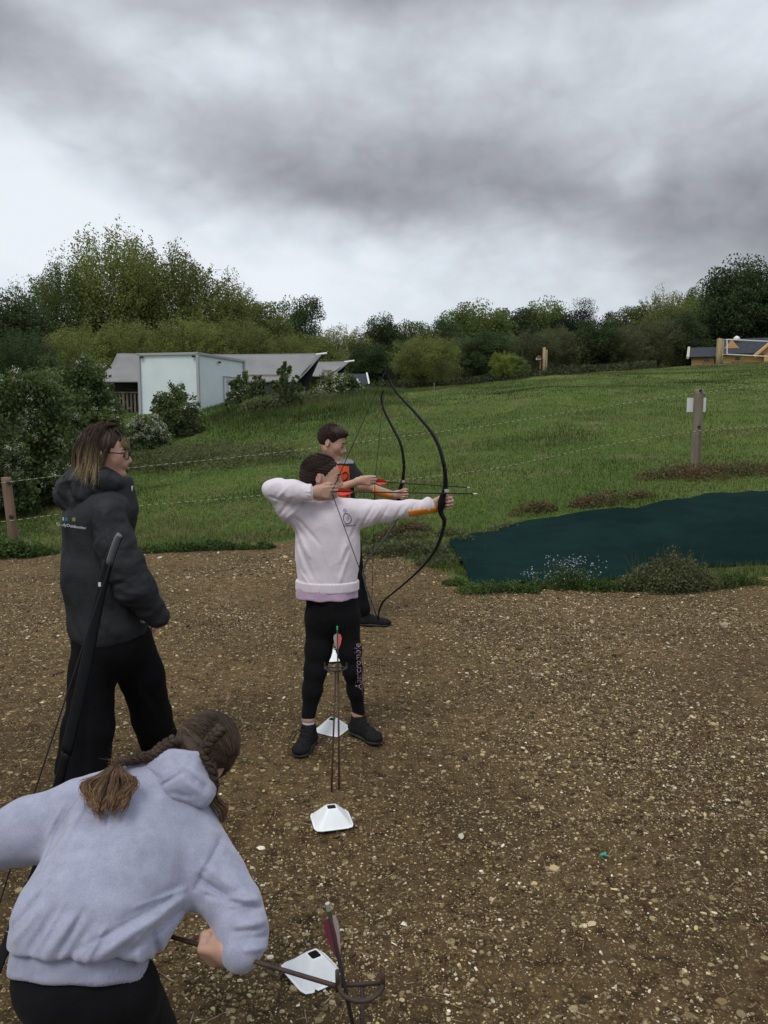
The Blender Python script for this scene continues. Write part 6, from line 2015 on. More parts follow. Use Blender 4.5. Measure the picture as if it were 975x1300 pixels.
def woman():
    Y0 = 3.55
    C = lambda px, py, dy=0.0: W(px, py, Y0 + dy)
    base = C(140, 1000); base[2] = 0
    hc = C(133, 575, .0); hh = .232
    shR, elR, wrR = C(137, 650, -.10), C(157, 717, -.12), C(200, 782, -.06)
    shL, elL, wrL = C(134, 650, .15), C(145, 720, .22), C(178, 770, .22)
    S = Solid()
    S.chain([C(124, 665), C(130, 730), C(138, 790)], [.115, .11, .115], k=.05, flat=((1, .2, 0), .8))
    S.chain([C(128, 645), shR], [.05, .05], k=.03); S.chain([C(128, 645), shL], [.05, .05], k=.03)
    S.chain([shR, elR, wrR], [.048, .038, .026], k=.03); S.chain([shL, elL, wrL], [.048, .038, .026], k=.03)
    S.chain([C(122, 800, -.06), C(114, 910, -.08), C(103, 1000, -.10)], [.085, .055, .038], k=.03); S.chain([C(158, 800, .06), C(188, 890, .15), C(208, 955, .28)], [.085, .055, .038], k=.03)
    L, ax = head_solid(S, hc, (.985, .10, -.06), (.06, 0, 1), hh, neck=C(133, 622, .0), neck_r=.050)
    hand_solid(S, C(192, 772, -.06), (.45, -.05, -.55), (-.6, .5, -.3), (.6, .4, .2), L=.155, curls=[(70, 80, 60)] * 4, thumb=(.8, .15, .3))
    hand_solid(S, wrL, (.6, 0, -.5), (-.5, -.5, -.3), (.6, -.4, .2), L=.165, curls=[(30, 40, 30)] * 4, thumb=(.8, .35, .2))
    body = solid_obj('person', S, .0040, SKIN, origin=base, tintf=lip_tint(L, ax, hh))
    tag(body, 'woman in charcoal hooded jacket with glasses and shoulder-length hair, standing side on', 'person')
    eyes(body, L, ax, hh)
    F, U, R = ax
    # glasses
    GF = M('dark_glasses_frame', (.02, .012, .012), .35)
    mb = MB(); cs = []
    for s_ in (-1, 1):
        t = np.linspace(0, 2 * math.pi, 24); pts = [L(.46, -.02 + .075 * math.sin(a) * (1 - .1 * math.cos(a)), (.135 + .115 * math.copysign(abs(math.cos(a)) ** .8, math.cos(a))) * s_) for a in t]
        pts = [p - F * abs((p - hc) @ R) * .14 for p in pts]
        mb.tube(pts, .0022, 6, caps=False)
        mb.tube([L(.43, .02, .25 * s_), L(.30, .03, .31 * s_), L(.02, .03, .345 * s_)], .0024, 6)
    mb.tube([L(.46, .0, -.03), L(.465, .01, .03)], .0022, 6); gl = mb.build('glasses', GF, body)
    # hair: brown at the roots, blond tips, falling to the collar
    root_c = np.array((.042, .027, .020)); tip_c = np.array((.40, .31, .17))
    S = Solid()
    S.ell(L(-.07, .14, 0), np.array([.37, .44, .38]) * hh, (R, F, U), k=.02)
    S.ell(L(-.22, -.14, 0), np.array([.31, .26, .42]) * hh, (R, F, U), k=.05)
    S.ell(L(.66, -.26, 0), np.array([.9, .56, .62]) * hh, (R, F, U), k=.015, neg=True)
    S.disp = lambda P: .0022 * np.sin(((P - hc) @ F) * 330 + 9 * fbm(P * 14, 2))
    def tf(V):
        k = np.clip((-((V - hc) @ U) / hh - .22) / .35, 0, 1)[:, None]
        return (root_c * (1 - k) + tip_c * .45 * k) * (1 + .9 * fbm(V * np.array([120, 120, 12]), 2))[:, None]
    hm = solid_obj('hair', S, .0035, HAIR, body, tintf=tf)
    st = []; n = 15
    for lk in range(58):
        a = rng.uniform(-.9, 3.1); s_ = (-1, 1, 1)[lk % 3] if lk % 2 else (-1, 1)[lk % 2]
        s_ = 1 if lk % 3 else -1
        d = unit(F * math.cos(a) * .9 + R * s_ * (abs(math.sin(a)) + .25))
        crown0 = L(rng.uniform(-.1, .2), .54, rng.uniform(-.04, .04)); rr = np.array([.385, .45, .40]) * hh
        kk = 1 / np.linalg.norm(np.array([d @ R, d @ F, d @ U]) / rr) * rng.uniform(.97, 1.05)
        ph, wamp, ln0 = rng.uniform(0, 6), rng.uniform(.005, .012), rng.uniform(.50, .80); fr = rng.uniform(-.2, .2); wdir = unit(rng.normal(size=3)); kick = rng.uniform(-.05, .20)
        for _ in range(42):
            jt = rng.normal(0, .0042, 3); crown = crown0 + jt; ln = ln0 + rng.normal(0, .03)
            out = L(-.06, .12, 0) + d * kk + jt
            if d @ F > .55:
                end = L(.40 + rng.uniform(-.02, .03), .12 + fr * .2, fr) + jt; p = [crown, L(.33, .36, fr * .8), end]
            elif d @ F > .1:
                o2 = L(.10, .02, .37 * s_) + jt; end = L(-.10 + fr * .6, -.60 + abs(fr), .35 * s_) + jt * 1.5; p = [crown, L(.22, .34, .29 * s_), o2, (o2 + end) / 2 + R * s_ * .010, end]
            else:
                end = out - U * hh * ln + d * hh * kick + jt
                p = [crown, crown * .4 + out * .6 + U * .045, out, out - U * hh * ln * .5 + d * .012, end]
            q_ = spline(p, n); w_ = np.sin(np.linspace(0, 5.5, n - 4) + ph)[:, None] * wamp * np.linspace(.2, 1, n - 4)[:, None] * wdir
            q_[4:] += w_; st.append(q_)
    hair_mesh('hair_lengths', st, .00085, root_c, tip_c, hm, spread=.40, tip_from=.45)
    # ---- jacket
    S = Solid()
    S.chain([C(121, 668), C(128, 730), C(137, 792)], [.142, .152, .170], k=.06, flat=((0, 1, 0), .98))
    S.chain([C(110, 648, .02), C(140, 648, -.06)], [.085, .085], k=.04)
    S.chain([C(130, 650, -.02), C(148, 655, .04)], [.11, .09], k=.05)
    S.chain([shL, elL, wrL], [.085, .075, .055], k=.03)
    S.box(C(140, 812) - np.array([0, 0, .5]), (1, 1, .5), (unit((1, 0, .13)), (0, 1, 0), unit((-.13, 0, 1))), k=.012, neg=True)
    ln = []
    for (a, b, w, amp) in (((88, 690), (96, 800), .020, .006), ((100, 670), (110, 790), .018, -.006), ((118, 760), (128, 808), .02, -.007), ((140, 770), (165, 800), .02, .007), ((150, 760), (185, 790), .015, -.006), ((84, 730), (120, 770), .02, .004), ((94, 760), (116, 800), .014, -.005)):
        ln.append((C(*a), C(*b), w, amp))
    S.lines(ln, (0, 1, 0), mid=Y0); f1 = folds(8, .0085, (1, 1, .6), 2.2); S.disp = lambda P: f1(P); S.dmax = .014
    jk = solid_obj('jacket', S, .0055, JACK, body)
    S = Solid()      # near sleeve
    S.chain([shR, C(146, 690, -.12), elR, C(172, 747, -.12), wrR], [.070, .080, .082, .077, .050], k=.03)
    ln = []
    for (a, b, w, amp) in (((126, 690), (150, 730), .016, -.008), ((132, 715), (170, 735), .015, .007), ((145, 735), (180, 728), .012, -.008), ((150, 748), (196, 748), .013, .007), ((165, 762), (205, 765), .011, -.007), ((118, 655), (130, 700), .014, -.006), ((150, 645), (162, 690), .013, .005), ((176, 775), (205, 772), .010, .006)):
        ln.append((C(*a), C(*b), w, amp))
    S.lines(ln, (0, 1, 0), mid=Y0 - .08); f2 = folds(11, .0095, (1, 1, 1.3), 7.7); S.disp = lambda P: f2(P); S.dmax = .014
    sl = solid_obj('sleeve', S, .0050, JACK, body)
    band_obj('cuff', C(195, 774, -.065), C(205, 787, -.055), .047, JACK, sl, amp=.0016, lobes=9, h=.0045)
    S = Solid()      # hood lying on the shoulders, and the stand-up collar
    S.chain([C(92, 622, .0), C(104, 612, -.04), C(128, 610, -.06), C(146, 614, -.05)], [.060, .062, .052, .040], k=.04)
    S.chain([C(92, 622, .0), C(106, 622, .10), C(140, 616, .10)], [.060, .055, .045], k=.04)
    S.chain([C(88, 632, -.02), C(97, 648, -.05)], [.056, .030], k=.04); S.chain([C(104, 630, -.08), C(98, 650, -.08)], [.045, .026], k=.03)
    S.lines([(C(76, 620), C(100, 648), .012, -.008), (C(92, 606), (C(112, 640)), .012, -.009), (C(108, 604), C(106, 640), .010, .007), (C(120, 606), C(140, 622), .010, -.008), (C(84, 612), C(110, 604), .008, .006)], (0, 1, 0), mid=Y0 + .02)
    f3 = folds(15, .009, (1, 1, 1), 1.7); S.disp = lambda P: f3(P); S.dmax = .014
    solid_obj('hood', S, .0045, JACK, jk)
    S = Solid()
    S.chain([C(150, 645, .0), C(150, 616, .0)], [.088, .066], k=.03)
    S.cap(C(150, 580), C(146, 640), .052, .060, k=.012, neg=True)
    f4 = folds(12, .004, (1, 1, 1), 5.7); S.disp = lambda P: f4(P); S.dmax = .01
    solid_obj('collar', S, .0045, JACK, jk)
    mb = MB(); mb.tube([C(168, 617, -.02), C(166.5, 628, -.02), C(165.5, 640, -.02)], [.004, .0045, .004], 6); mb.build('zip', M('pale_reflective_zip', (.5, .52, .52), .5), jk)
    # back print and badge
    bv = surf_bvh(jk); INKW = M('white_print', (.34, .36, .40), .7)
    vdir = unit(W(88, 665, Y0) - np.array([0, 0, CAMH]))
    a = W(71.5, 666.5, Y0 - .22); b = W(104, 671.5, Y0 - .22)
    text_obj('back_lettering', 'CradyOutdooring', .0175, a, b - a, (0, 0, 1), INKW, jk, bv, vdir, weight=.0007)
    for (x0, x1, y0, y1, m_) in ((79, 80.8, 656, 660.5, INKW), (82, 86, 656.5, 661, M('teal_print', (.02, .10, .085), .7)), (91.5, 96, 656.5, 661.5, M('lime_print', (.14, .17, .03), .7))):
        P = [W(x, y, Y0 - .22) for x, y in ((x0, y1), (x1, y1 + .3), (x1, y0 + .3), ((x0 + x1) / 2, y0), (x0, y0 + 1))]; P = onto(bv, P, vdir, .003)
        mk('back_logo', P, [np.array([(0, 1, 2), (0, 2, 3), (0, 3, 4)])], m_, jk)
    vd2 = unit(W(181, 788, Y0) - np.array([0, 0, CAMH]))
    text_obj('hem_badge', 'HH', .020, W(178.2, 791, Y0 - .3), (1, 0, 0), (0, 0, 1), INKW, jk, bv, vd2, weight=.001)
    # ---- trousers, wide leg
    S = Solid()
    S.chain([C(138, 790), C(142, 818)], [.150, .160], k=.05, flat=((0, 1, 0), .95))
    S.chain([C(120, 815, -.05), C(117, 850, -.06), C(112, 925, -.08), C(103, 1008, -.10)], [.095, .096, .108, .132], k=.03, flat=((0, 1, 0), .9))
    S.chain([C(165, 815, .04), C(180, 858, .08), C(193, 910, .18), C(209, 962, .30)], [.100, .098, .088, .098], k=.03, flat=((0, 1, 0), .9))
    ln = []
    for (a, b, w, amp) in (((118, 850), (112, 1000), .02, .007), ((100, 900), (84, 1004), .018, -.008), ((128, 880), (126, 1000), .016, -.007), ((172, 850), (196, 945), .015, .006), ((186, 880), (208, 950), .014, -.006)):
        ln.append((C(*a), C(*b), w, amp))
    S.lines(ln, (0, 1, 0), mid=Y0 + .1); f5 = folds(8, .009, (1, 1, .6), 3.3); S.disp = lambda P: f5(P); S.dmax = .014
    S.box(np.array([C(103, 1008)[0], Y0 - .1, -.44]), (.3, .3, .5), None, k=.01, neg=True)
    solid_obj('trousers', S, .0060, PANT, body)
    for (px, py, dy) in ((103, 1000, -.10), (208, 955, .28)):
        dr = unit((1, .12, 0)); g = C(px, py, dy); g[2] = float(Hd(g[0], g[1])) + .004; hl = g - dr * .065
        shoe(body, hl, hl + dr, L=.26, w=.095)
    return body


woman()


# ------------------------------------------------------------------ person: girl bending down in the foreground
def braid(path, r, n=90, turns=7, rad=None, taper=True, seg=9):
    """three plaited locks along a path: list of (points, radii)"""
    P = spline(path, n); T_ = np.gradient(P, axis=0); T_ /= np.linalg.norm(T_, axis=1, keepdims=True)
    up = np.array([0, 0, 1.]); A_ = np.cross(T_, up); A_ /= np.maximum(np.linalg.norm(A_, axis=1, keepdims=True), 1e-6); B_ = np.cross(T_, A_)
    t = np.linspace(0, 1, n); k = (1 - .35 * t) if taper else np.ones(n); out = []
    for j in range(3):
        ph = t * turns * 2 * math.pi + j * 2 * math.pi / 3
        out.append((P + A_ * (np.sin(ph) * r * .62 * k)[:, None] + B_ * (np.sin(2 * ph) * r * .34 * k)[:, None], r * .56 * k))
    return out


HOODIE = cloth_mat('heather_lilac_grey_fleece', (.315, .325, .425), (.255, .265, .355), rough=.95, vs=26, knit=900, kb=.4, sheen=.35, fac=(.3, .7), fine=.20)
RIBM = cloth_mat('heather_rib_knit', (.285, .295, .39), (.235, .245, .33), rough=.95, vs=26, knit=900, kb=.4, sheen=.3, fine=.08)


def front_girl():
    Q_ = lambda px, py, Y: W(px, py, Y)
    base = Q_(120, 1240, 1.6); base[2] = 0
    vd = unit(Q_(150, 1110, 1.6) - np.array([0, 0, CAMH]))
    # ---- skin
    hip, mid_, ches = Q_(105, 1225, 1.58), Q_(150, 1115, 1.68), Q_(195, 1040, 1.86)
    shL, elL, wrL = Q_(98, 1036, 1.82), Q_(-30, 1078, 1.80), Q_(45, 1062, 2.05)
    shR, elR, wrR = Q_(256, 1092, 1.80), Q_(301, 1156, 1.72), Q_(305, 1213, 1.63)
    hc = Q_(251, 961, 1.99); hh = .210
    Rv = unit((.80, -.30, -.45)); Uv = np.array([.35, .85, .10]); Fv = unit(np.cross(Uv, Rv)); Uv = np.cross(Rv, Fv)
    neck = Q_(228, 1010, 1.90)
    S = Solid()
    S.chain([hip, mid_, ches], [.075, .085, .10], k=.05, flat=(vd, .7)); S.cap(ches, neck, .05, .042, k=.03)
    S.chain([ches, shL, elL, wrL], [.05, .042, .034, .023], k=.03); S.chain([ches, shR, elR, wrR], [.05, .042, .034, .022], k=.03)
    kL, kR = Q_(158, 1350, 1.88), Q_(212, 1350, 1.90)
    aL = np.array([kL[0] - .02, 1.62, .08]); aR = np.array([kR[0] + .02, 1.66, .08])
    S.chain([Q_(80, 1262, 1.60), kL, aL], [.050, .040, .028], k=.03); S.chain([Q_(145, 1265, 1.62), kR, aR], [.050, .040, .028], k=.03)
    L, ax = head_solid(S, hc, Fv, Uv, hh, neck=neck, neck_r=.042)
    # right hand closed round the rod, left hand round the bow grip
    D = unit((-.80, .35, -.25)); Nn = unit((.15, .85, .35)); Sd = unit((-.25, -.1, .9))
    hand_solid(S, Q_(295, 1214, 1.615), D, Nn, Sd, L=.150, curls=[(70, 88, 62), (74, 90, 62), (78, 90, 62), (82, 90, 62)], thumb=(.95, .05, .30), thumb_bend=.35, rf=1.05)
    hand_solid(S, wrL, (.2, .8, .2), (.9, -.2, 0), (0, 0, 1), L=.15, curls=[(60, 80, 60)] * 4)
    body = solid_obj('person', S, .0030, SKIN, origin=base, tintf=lip_tint(L, ax, hh))
    tag(body, 'girl in lilac-grey hoodie with plaited hair bending down in front, seen from behind', 'person')
    F, U, R = ax
    rc = np.array((.040, .026, .019)); tc = np.array((.120, .078, .050)); lt = np.array((.25, .145, .078))
    # ---- hair cap
    S = Solid()
    rad = np.array([.40, .47, .42]) * hh
    S.ell(L(-.07, .12, 0), rad, (R, F, U), k=.02)
    S.ell(L(-.16, -.10, 0), np.array([.27, .24, .26]) * hh, (R, F, U), k=.02)
    S.ell(L(.60, -.20, 0), np.array([.80, .50, .54]) * hh, (R, F, U), k=.015, neg=True)
    for s_ in (-1, 1): S.ell(L(.06, -.10, .44 * s_), np.array([.19, .20, .24]) * hh, (R, F, U), k=.012, neg=True)
    S.disp = lambda P: .0016 * np.sin(((P - hc) @ F) * 380 + 8 * fbm(P * 16, 2))
    hm = solid_obj('hair', S, .0028, HAIR, body, tintf=lambda V: rc * (1 + 1.0 * fbm(V * 90, 2))[:, None])
    pr = []
    for _ in range(5200):
        s_ = rng.choice([-1, 1]); th = rng.uniform(-.5, 2.55)
        d0 = unit(U * math.cos(th) - F * math.sin(th) + R * s_ * rng.uniform(.0, .25))     # parting over the crown and down the back
        t2 = .55 * th + .85
        d1 = unit(R * s_ * 1.05 + (U * math.cos(t2) - F * math.sin(t2)) * .62)
        pr.append((d0, d1))
    st = slerp_strands(L(-.07, .12, 0), (R, F, U), rad, pr, 14, .07, (1.0, 1.05))
    hair_mesh('hair_lengths', st, .00075, rc, tc, hm, spread=.45, tip_from=.1)
    # flyaways
    st = []
    for _ in range(90):
        d = unit(rng.normal(size=3) + U * .5 - F * .5); p = L(-.07, .12, 0) + d * .088; e = p + d * rng.uniform(.008, .022) + rng.normal(0, .016, 3); st.append(spline([p - d * .01, p, (p + e) / 2 + rng.normal(0, .004, 3), e], 8))
    hair_mesh('flyaway_hair', st, .00025, tc * .7, tc, hm, spread=.3)

    def plait(path, r, turns, nm, dens=420, col=(rc, tc)):
        locks = braid(path, r, 110, turns)
        mb = MB()
        for P, rr in locks: mb.tube(P, rr * .92, 8)
        o = mb.build(nm, HAIR, hm, smooth=True, tint=True)
        at = o.data.attributes['tint']; n_ = len(o.data.vertices); at.data.foreach_set('color', np.tile(np.array([*(rc * 1.1), 1], np.float32), n_))
        st = []
        for P, rr in locks:
            T_ = np.gradient(P, axis=0); T_ /= np.linalg.norm(T_, axis=1, keepdims=True)
            for _ in range(dens // 3):
                i0 = rng.integers(0, 86); i1 = i0 + rng.integers(16, 24); v = unit(rng.normal(size=3)); seg_ = P[i0:i1:2]; tt = T_[i0:i1:2]
                vv = v - tt * (tt @ v)[:, None]; vv /= np.maximum(np.linalg.norm(vv, axis=1, keepdims=True), .2)
                sp_ = seg_ + vv * (rr[i0:i1:2] * rng.uniform(.92, 1.08))[:, None]
                st.append(spline(sp_, 9))
        hair_mesh('plait_strands', st, .0006, col[0], col[1], o, spread=.35, tip_from=.1)
        return o
    # plait round the right of the head, down beside the ear to the curled end
    plait([Q_(281, 925, 1.905), Q_(272, 935, 1.885), Q_(262, 948, 1.875), Q_(262, 962, 1.870), Q_(270, 978, 1.865), Q_(272, 1000, 1.865), Q_(271, 1016, 1.865)], .016, 4.0, 'right_plait', 520)
    st = []
    for _ in range(150):
        j = rng.normal(0, .0035, 3); e = rng.uniform(.6, 1.1)
        st.append(spline([Q_(270, 1008, 1.865) + j, Q_(273, 1018, 1.862) + j * 1.5, Q_(280 + 2 * e, 1028, 1.862) + j * 1.8, Q_(280 + 3 * e, 1038 * 1 + 2 * e, 1.862) + j, Q_(277, 1040 + 4 * e, 1.862) + j * .8], 12))
    hair_mesh('plait_tail', st, .0006, tc, lt, hm, spread=.3)
    # plait lying back over the left shoulder, tied, with a brushed-out tail on the back
    plait([Q_(222, 940, 1.93), Q_(206, 950, 1.90), Q_(196, 958, 1.88), Q_(180, 962, 1.865), Q_(162, 966, 1.85), Q_(149, 968, 1.825)], .0175, 3.6, 'left_plait', 560)
    mb = MB(); mb.tube([Q_(146, 966, 1.822), Q_(151, 974, 1.812)], [.0095, .0090], 10); mb.build('hair_tie', M('hair_tie_brown', (.03, .02, .02), .8), hm)
    st = []
    tie = Q_(148.5, 970, 1.812)
    vb = -vd
    locks = [(-1.45, 1004, 1.1), (-1.15, 1018, .8), (-.8, 1026, 1.0), (-.5, 1028, .7), (-.2, 1022, 1.2), (.1, 1016, .8), (.35, 1024, .9), (.65, 1016, 1.1), (.95, 1008, .8), (1.25, 998, .9), (-.65, 1014, .7), (.8, 1022, .6)]
    for lk, (a0, ey0, wav) in enumerate(locks):
        ph = rng.uniform(0, 6.3)
        for _ in range(115):
            a = a0 + rng.normal(0, .10); ey = ey0 + rng.normal(0, 4.5); ex = 139 + a * 21
            Ys = 1.80 - (ey - 970) * .0018
            lift = rng.uniform(.0, .010) + .006 * (lk % 3)
            e = Q_(ex + 2.5 * math.sin(ph + 2) * wav, ey, Ys) + vb * lift
            wv_ = 3.0 * wav * math.sin(ph)
            m1 = Q_(146 + a * 13 + rng.normal(0, .8), 984, 1.79) + vb * (lift + .010); m2 = Q_(143 + a * 24 + wv_ + rng.normal(0, 1), 984 + (ey - 984) * .55, 1.757 + .01) + vb * (lift + .006)
            st.append(spline([tie + rng.normal(0, .0025, 3), m1, m2, e, e + Q_(139 + a * 15, ey + 5, Ys) - Q_(ex, ey, Ys)], 16))
    hair_mesh('plait_tail', st, .00055, tc * .75, lt, hm, spread=.45, tip_from=.05)
    st = []
    for _ in range(60):
        st.append(spline([tie, tie + rng.normal(0, .006, 3) + vb * .008, tie + rng.normal(0, .013, 3) + np.array([-.004, 0, .006])], 6))
    hair_mesh('flyaway_hair', st, .0005, tc, lt, hm, spread=.3)
    # ---- hoodie
    S = Solid()
    S.chain([Q_(190, 1045, 1.86), Q_(150, 1112, 1.72), Q_(112, 1180, 1.575)], [.158, .150, .142], k=.07, flat=(vd, .74))
    dd = unit((-.06, -.50, -.86)); hem = Q_(101, 1224, 1.565)
    S.chain([Q_(112, 1180, 1.60), hem], [.142, .137], k=.05, flat=(vd, .80))
    e1 = unit(np.cross(dd, (0, 1, .01))); e2 = np.cross(dd, e1)
    S.box(hem - dd * .022 + dd * .5, (.5, .24, .24), (dd, e1, e2), k=.012, neg=True)
    S.chain([Q_(150, 1030, 1.86), shL], [.085, .070], k=.06); S.chain([Q_(215, 1060, 1.85), shR], [.085, .066], k=.06)
    S.chain([shL, Q_(40, 1053, 1.80), elL], [.072, .064, .060], k=.05)
    S.chain([elL, wrL], [.056, .040], k=.03)
    S.chain([shR, Q_(280, 1124, 1.76), elR], [.063, .053, .050], k=.05)
    S.chain([elR, Q_(307, 1186, 1.67), Q_(305, 1209, 1.625)], [.049, .046, .0395], k=.04)
    S.ell(Q_(314, 1194, 1.66), (.026, .04, .038), None, k=.03)
    S.cap(Q_(206, 1150, 1.68), Q_(188, 1190, 1.62), .035, .028, k=.04)     # loose front of the hoodie hanging below the ribs
    ln = []
    for (a, b, w, amp) in (((92, 1010), (60, 1090), .014, -.012), ((112, 1006), (70, 1095), .012, .007), ((75, 1030), (48, 1085), .010, .007),
                           ((230, 1140), (120, 1205), .014, .012), ((228, 1155), (130, 1216), .012, -.011), ((222, 1128), (140, 1170), .014, -.006), ((205, 1160), (150, 1205), .010, .009),
                           ((60, 1150), (30, 1190), .012, .007), ((80, 1150), (48, 1200), .011, -.008), ((100, 1158), (68, 1205), .012, .009), ((122, 1165), (90, 1212), .012, -.008), ((38, 1130), (26, 1170), .010, .006),
                           ((288, 1062), (246, 1132), .010, -.007), ((262, 1100), (300, 1130), .012, .006), ((258, 1122), (305, 1146), .010, -.007), ((282, 1140), (330, 1142), .010, .009), ((288, 1156), (336, 1150), .009, -.009), ((292, 1172), (338, 1168), .010, .007), ((296, 1188), (338, 1186), .008, -.007), ((300, 1200), (338, 1200), .008, .006),
                           ((150, 1060), (230, 1090), .030, .004), ((60, 1110), (200, 1140), .030, -.004), ((0, 1060), (50, 1040), .012, .005), ((-10, 1085), (40, 1075), .010, -.005), ((130, 985), (170, 1000), .014, .005),
                           ((215, 1140), (100, 1196), .006, -.007), ((235, 1128), (165, 1150), .006, .006), ((70, 1120), (34, 1168), .006, -.006), ((90, 1140), (60, 1195), .006, .006), ((112, 1150), (82, 1205), .006, -.006), ((134, 1172), (112, 1212), .007, .007), ((252, 1112), (292, 1142), .006, -.006), ((262, 1136), (318, 1152), .006, -.006), ((300, 1110), (322, 1150), .008, .005), ((290, 1180), (330, 1178), .006, -.006), ((82, 1020), (52, 1084), .006, -.007), ((30, 1046), (60, 1028), .008, -.005), ((10, 1100), (52, 1082), .006, .006),
                           ((190, 1180), (200, 1215), .010, -.008), ((172, 1185), (178, 1225), .010, .007)):
        ln.append((Q_(*a, 1.7), Q_(*b, 1.7), w * .78, amp * 1.25))
    S.lines(ln, vd, mid=(mid_ @ vd) + .05); f1 = folds(9, .0058, (1, 1, 1), 12.3); S.disp = lambda P: f1(P); S.dmax = .022
    hd = solid_obj('hoodie', S, .0042, HOODIE, body)
    # rib waistband
    p0, p1 = hem - dd * .030, hem + dd * .026
    S = Solid(); S.chain([p0, p1], [.1425, .139], k=.01, flat=(vd - dd * (vd @ dd), .80))
    mid = (p0 + p1) / 2; hl = np.linalg.norm(p1 - p0) / 2
    for sg in (-1, 1): S.box(mid + dd * sg * (hl + .5), (.5, .5, .5), (dd, e1, e2), k=.012, neg=True)
    S.disp = lambda P: .0011 * np.sin(np.arctan2((P - mid) @ e1, (P - mid) @ e2) * 110) + .0012 * np.sin(np.arctan2((P - mid) @ e1, (P - mid) @ e2) * 7)
    S.dmax = .006
    solid_obj('waistband', S, .0032, RIBM, hd)
    # hood
    S = Solid()
    S.chain([Q_(192, 982, 1.87), Q_(215, 974, 1.885), Q_(243, 978, 1.89), Q_(256, 1000, 1.86)], [.026, .034, .036, .030], k=.03)
    S.chain([Q_(208, 990, 1.855), Q_(232, 998, 1.84), Q_(256, 1010, 1.835)], [.026, .032, .022], k=.03)
    S.ell(Q_(228, 990, 1.855), (.045, .045, .035), None, k=.03)
    ln = [(Q_(206, 996, 1.8), Q_(236, 978, 1.8), .004, -.006), (Q_(234, 976, 1.8), Q_(252, 992, 1.8), .006, -.006), (Q_(240, 996, 1.8), Q_(262, 1012, 1.8), .007, .006), (Q_(244, 972, 1.8), Q_(262, 996, 1.8), .007, .006), (Q_(186, 974, 1.8), Q_(206, 990, 1.8), .007, -.008), (Q_(226, 960, 1.8), Q_(232, 982, 1.8), .005, -.004), (Q_(216, 1006, 1.8), Q_(246, 1012, 1.8), .006, -.006)]
    S.lines(ln, vd); f3 = folds(17, .0060, (1, 1, 1), 21.); S.disp = lambda P: f3(P); S.dmax = .016
    solid_obj('hood', S, .0034, HOODIE, hd)
    # seams: shoulder and armhole stitching
    bv = surf_bvh(hd)
    SEAM = M('seam_thread', (.26, .27, .38), .9)
    for pts in ([(288, 1064), (270, 1088), (256, 1108), (247, 1130)], [(105, 990), (88, 1018), (68, 1052), (56, 1092)], [(8, 1182), (12, 1184)]):
        P = onto(bv, spline([Q_(x, y, 1.65) for x, y in pts], 40), vd, -.0006, back=.6); mb = MB(); mb.tube(P, .0012, 4); mb.build('seam', SEAM, hd)
    # ---- leggings
    S = Solid()
    S.chain([hem - dd * .03, hem + dd * .015], [.118, .120], k=.05, flat=(vd, .80))
    S.ell(Q_(76, 1240, 1.575), (.088, .080, .072), None, k=.05); S.ell(Q_(140, 1262, 1.575), (.090, .085, .085), None, k=.05)
    S.chain([Q_(108, 1258, 1.60), kL, aL], [.078, .058, .036], k=.04); S.chain([Q_(150, 1266, 1.61), kR, aR], [.088, .058, .036], k=.04)
    f5 = folds(9, .004, (1, 1, 1), 2.9); S.disp = lambda P: f5(P); S.dmax = .01
    solid_obj('leggings', S, .0048, LEGG, body)
    for a_ in (aL, aR):
        dr = unit((.25, 1, 0)); g = np.array([a_[0], a_[1], 0.]); g[2] = float(Hd(g[0], g[1])) + .004; hl = g - dr * .062; shoe(body, hl, hl + dr, L=.235, w=.088)
    return body


front_girl()

# ------------------------------------------------------------------ foreground bow: hidden grip behind the sleeve
Y3 = 2.10
bow('dark recurve bow with grey tip held upright by the girl in the hoodie', [(152, 679), (149, 685), (142, 702), (134, 728), (124, 770), (112, 830), (97, 900), (84, 955)],
    [(84, 955), (77, 985), (70, 1015), (64, 1035)], [(60, 1060), (53, 1085), (48, 1100), (40, 1120)],
    [(-78, 1395), (-72, 1375), (-60, 1340), (-38, 1300), (-16, 1260), (2, 1215), (18, 1175), (32, 1138), (40, 1120)],
    Y3, W(38.5, 1022, Y3 - .12), (.85, -.5, .1), wid=.046, light=None, th=1.0, dy=(-.10, -.25), marker=W(38.5, 1022, Y3 - .12), tipw=.016)
b3 = [o for o in bpy.data.objects if o.name.startswith('recurve_bow')][-1]
mb = MB(); P = spline([W(x, y, Y3 - d_) for x, y, d_ in ((152, 679, .108), (149, 684, .106), (143, 700, .100), (138, 716, .096))], 12)
mb.tube(P, .0072, 8, wv=(.85, -.5, .1), aspect=1.3); mb.build('tip_cap', LIMBG, b3, smooth=True)
mb = MB(); mb.box(W(126.5, 742, Y3 - .11), (.006, .003, .010)); mb.build('limb_mark', M('white_limb_mark', (.6, .6, .6), .6), b3)


# ------------------------------------------------------------------ marker cones
CONEW = M('white_marker_plastic', (.78, .80, .82), .45, (.70, .72, .74), 9)
CONED = M('cone_inside', (.03, .03, .03), .8)  # near-black puts the shade inside the hollow cone into its colour


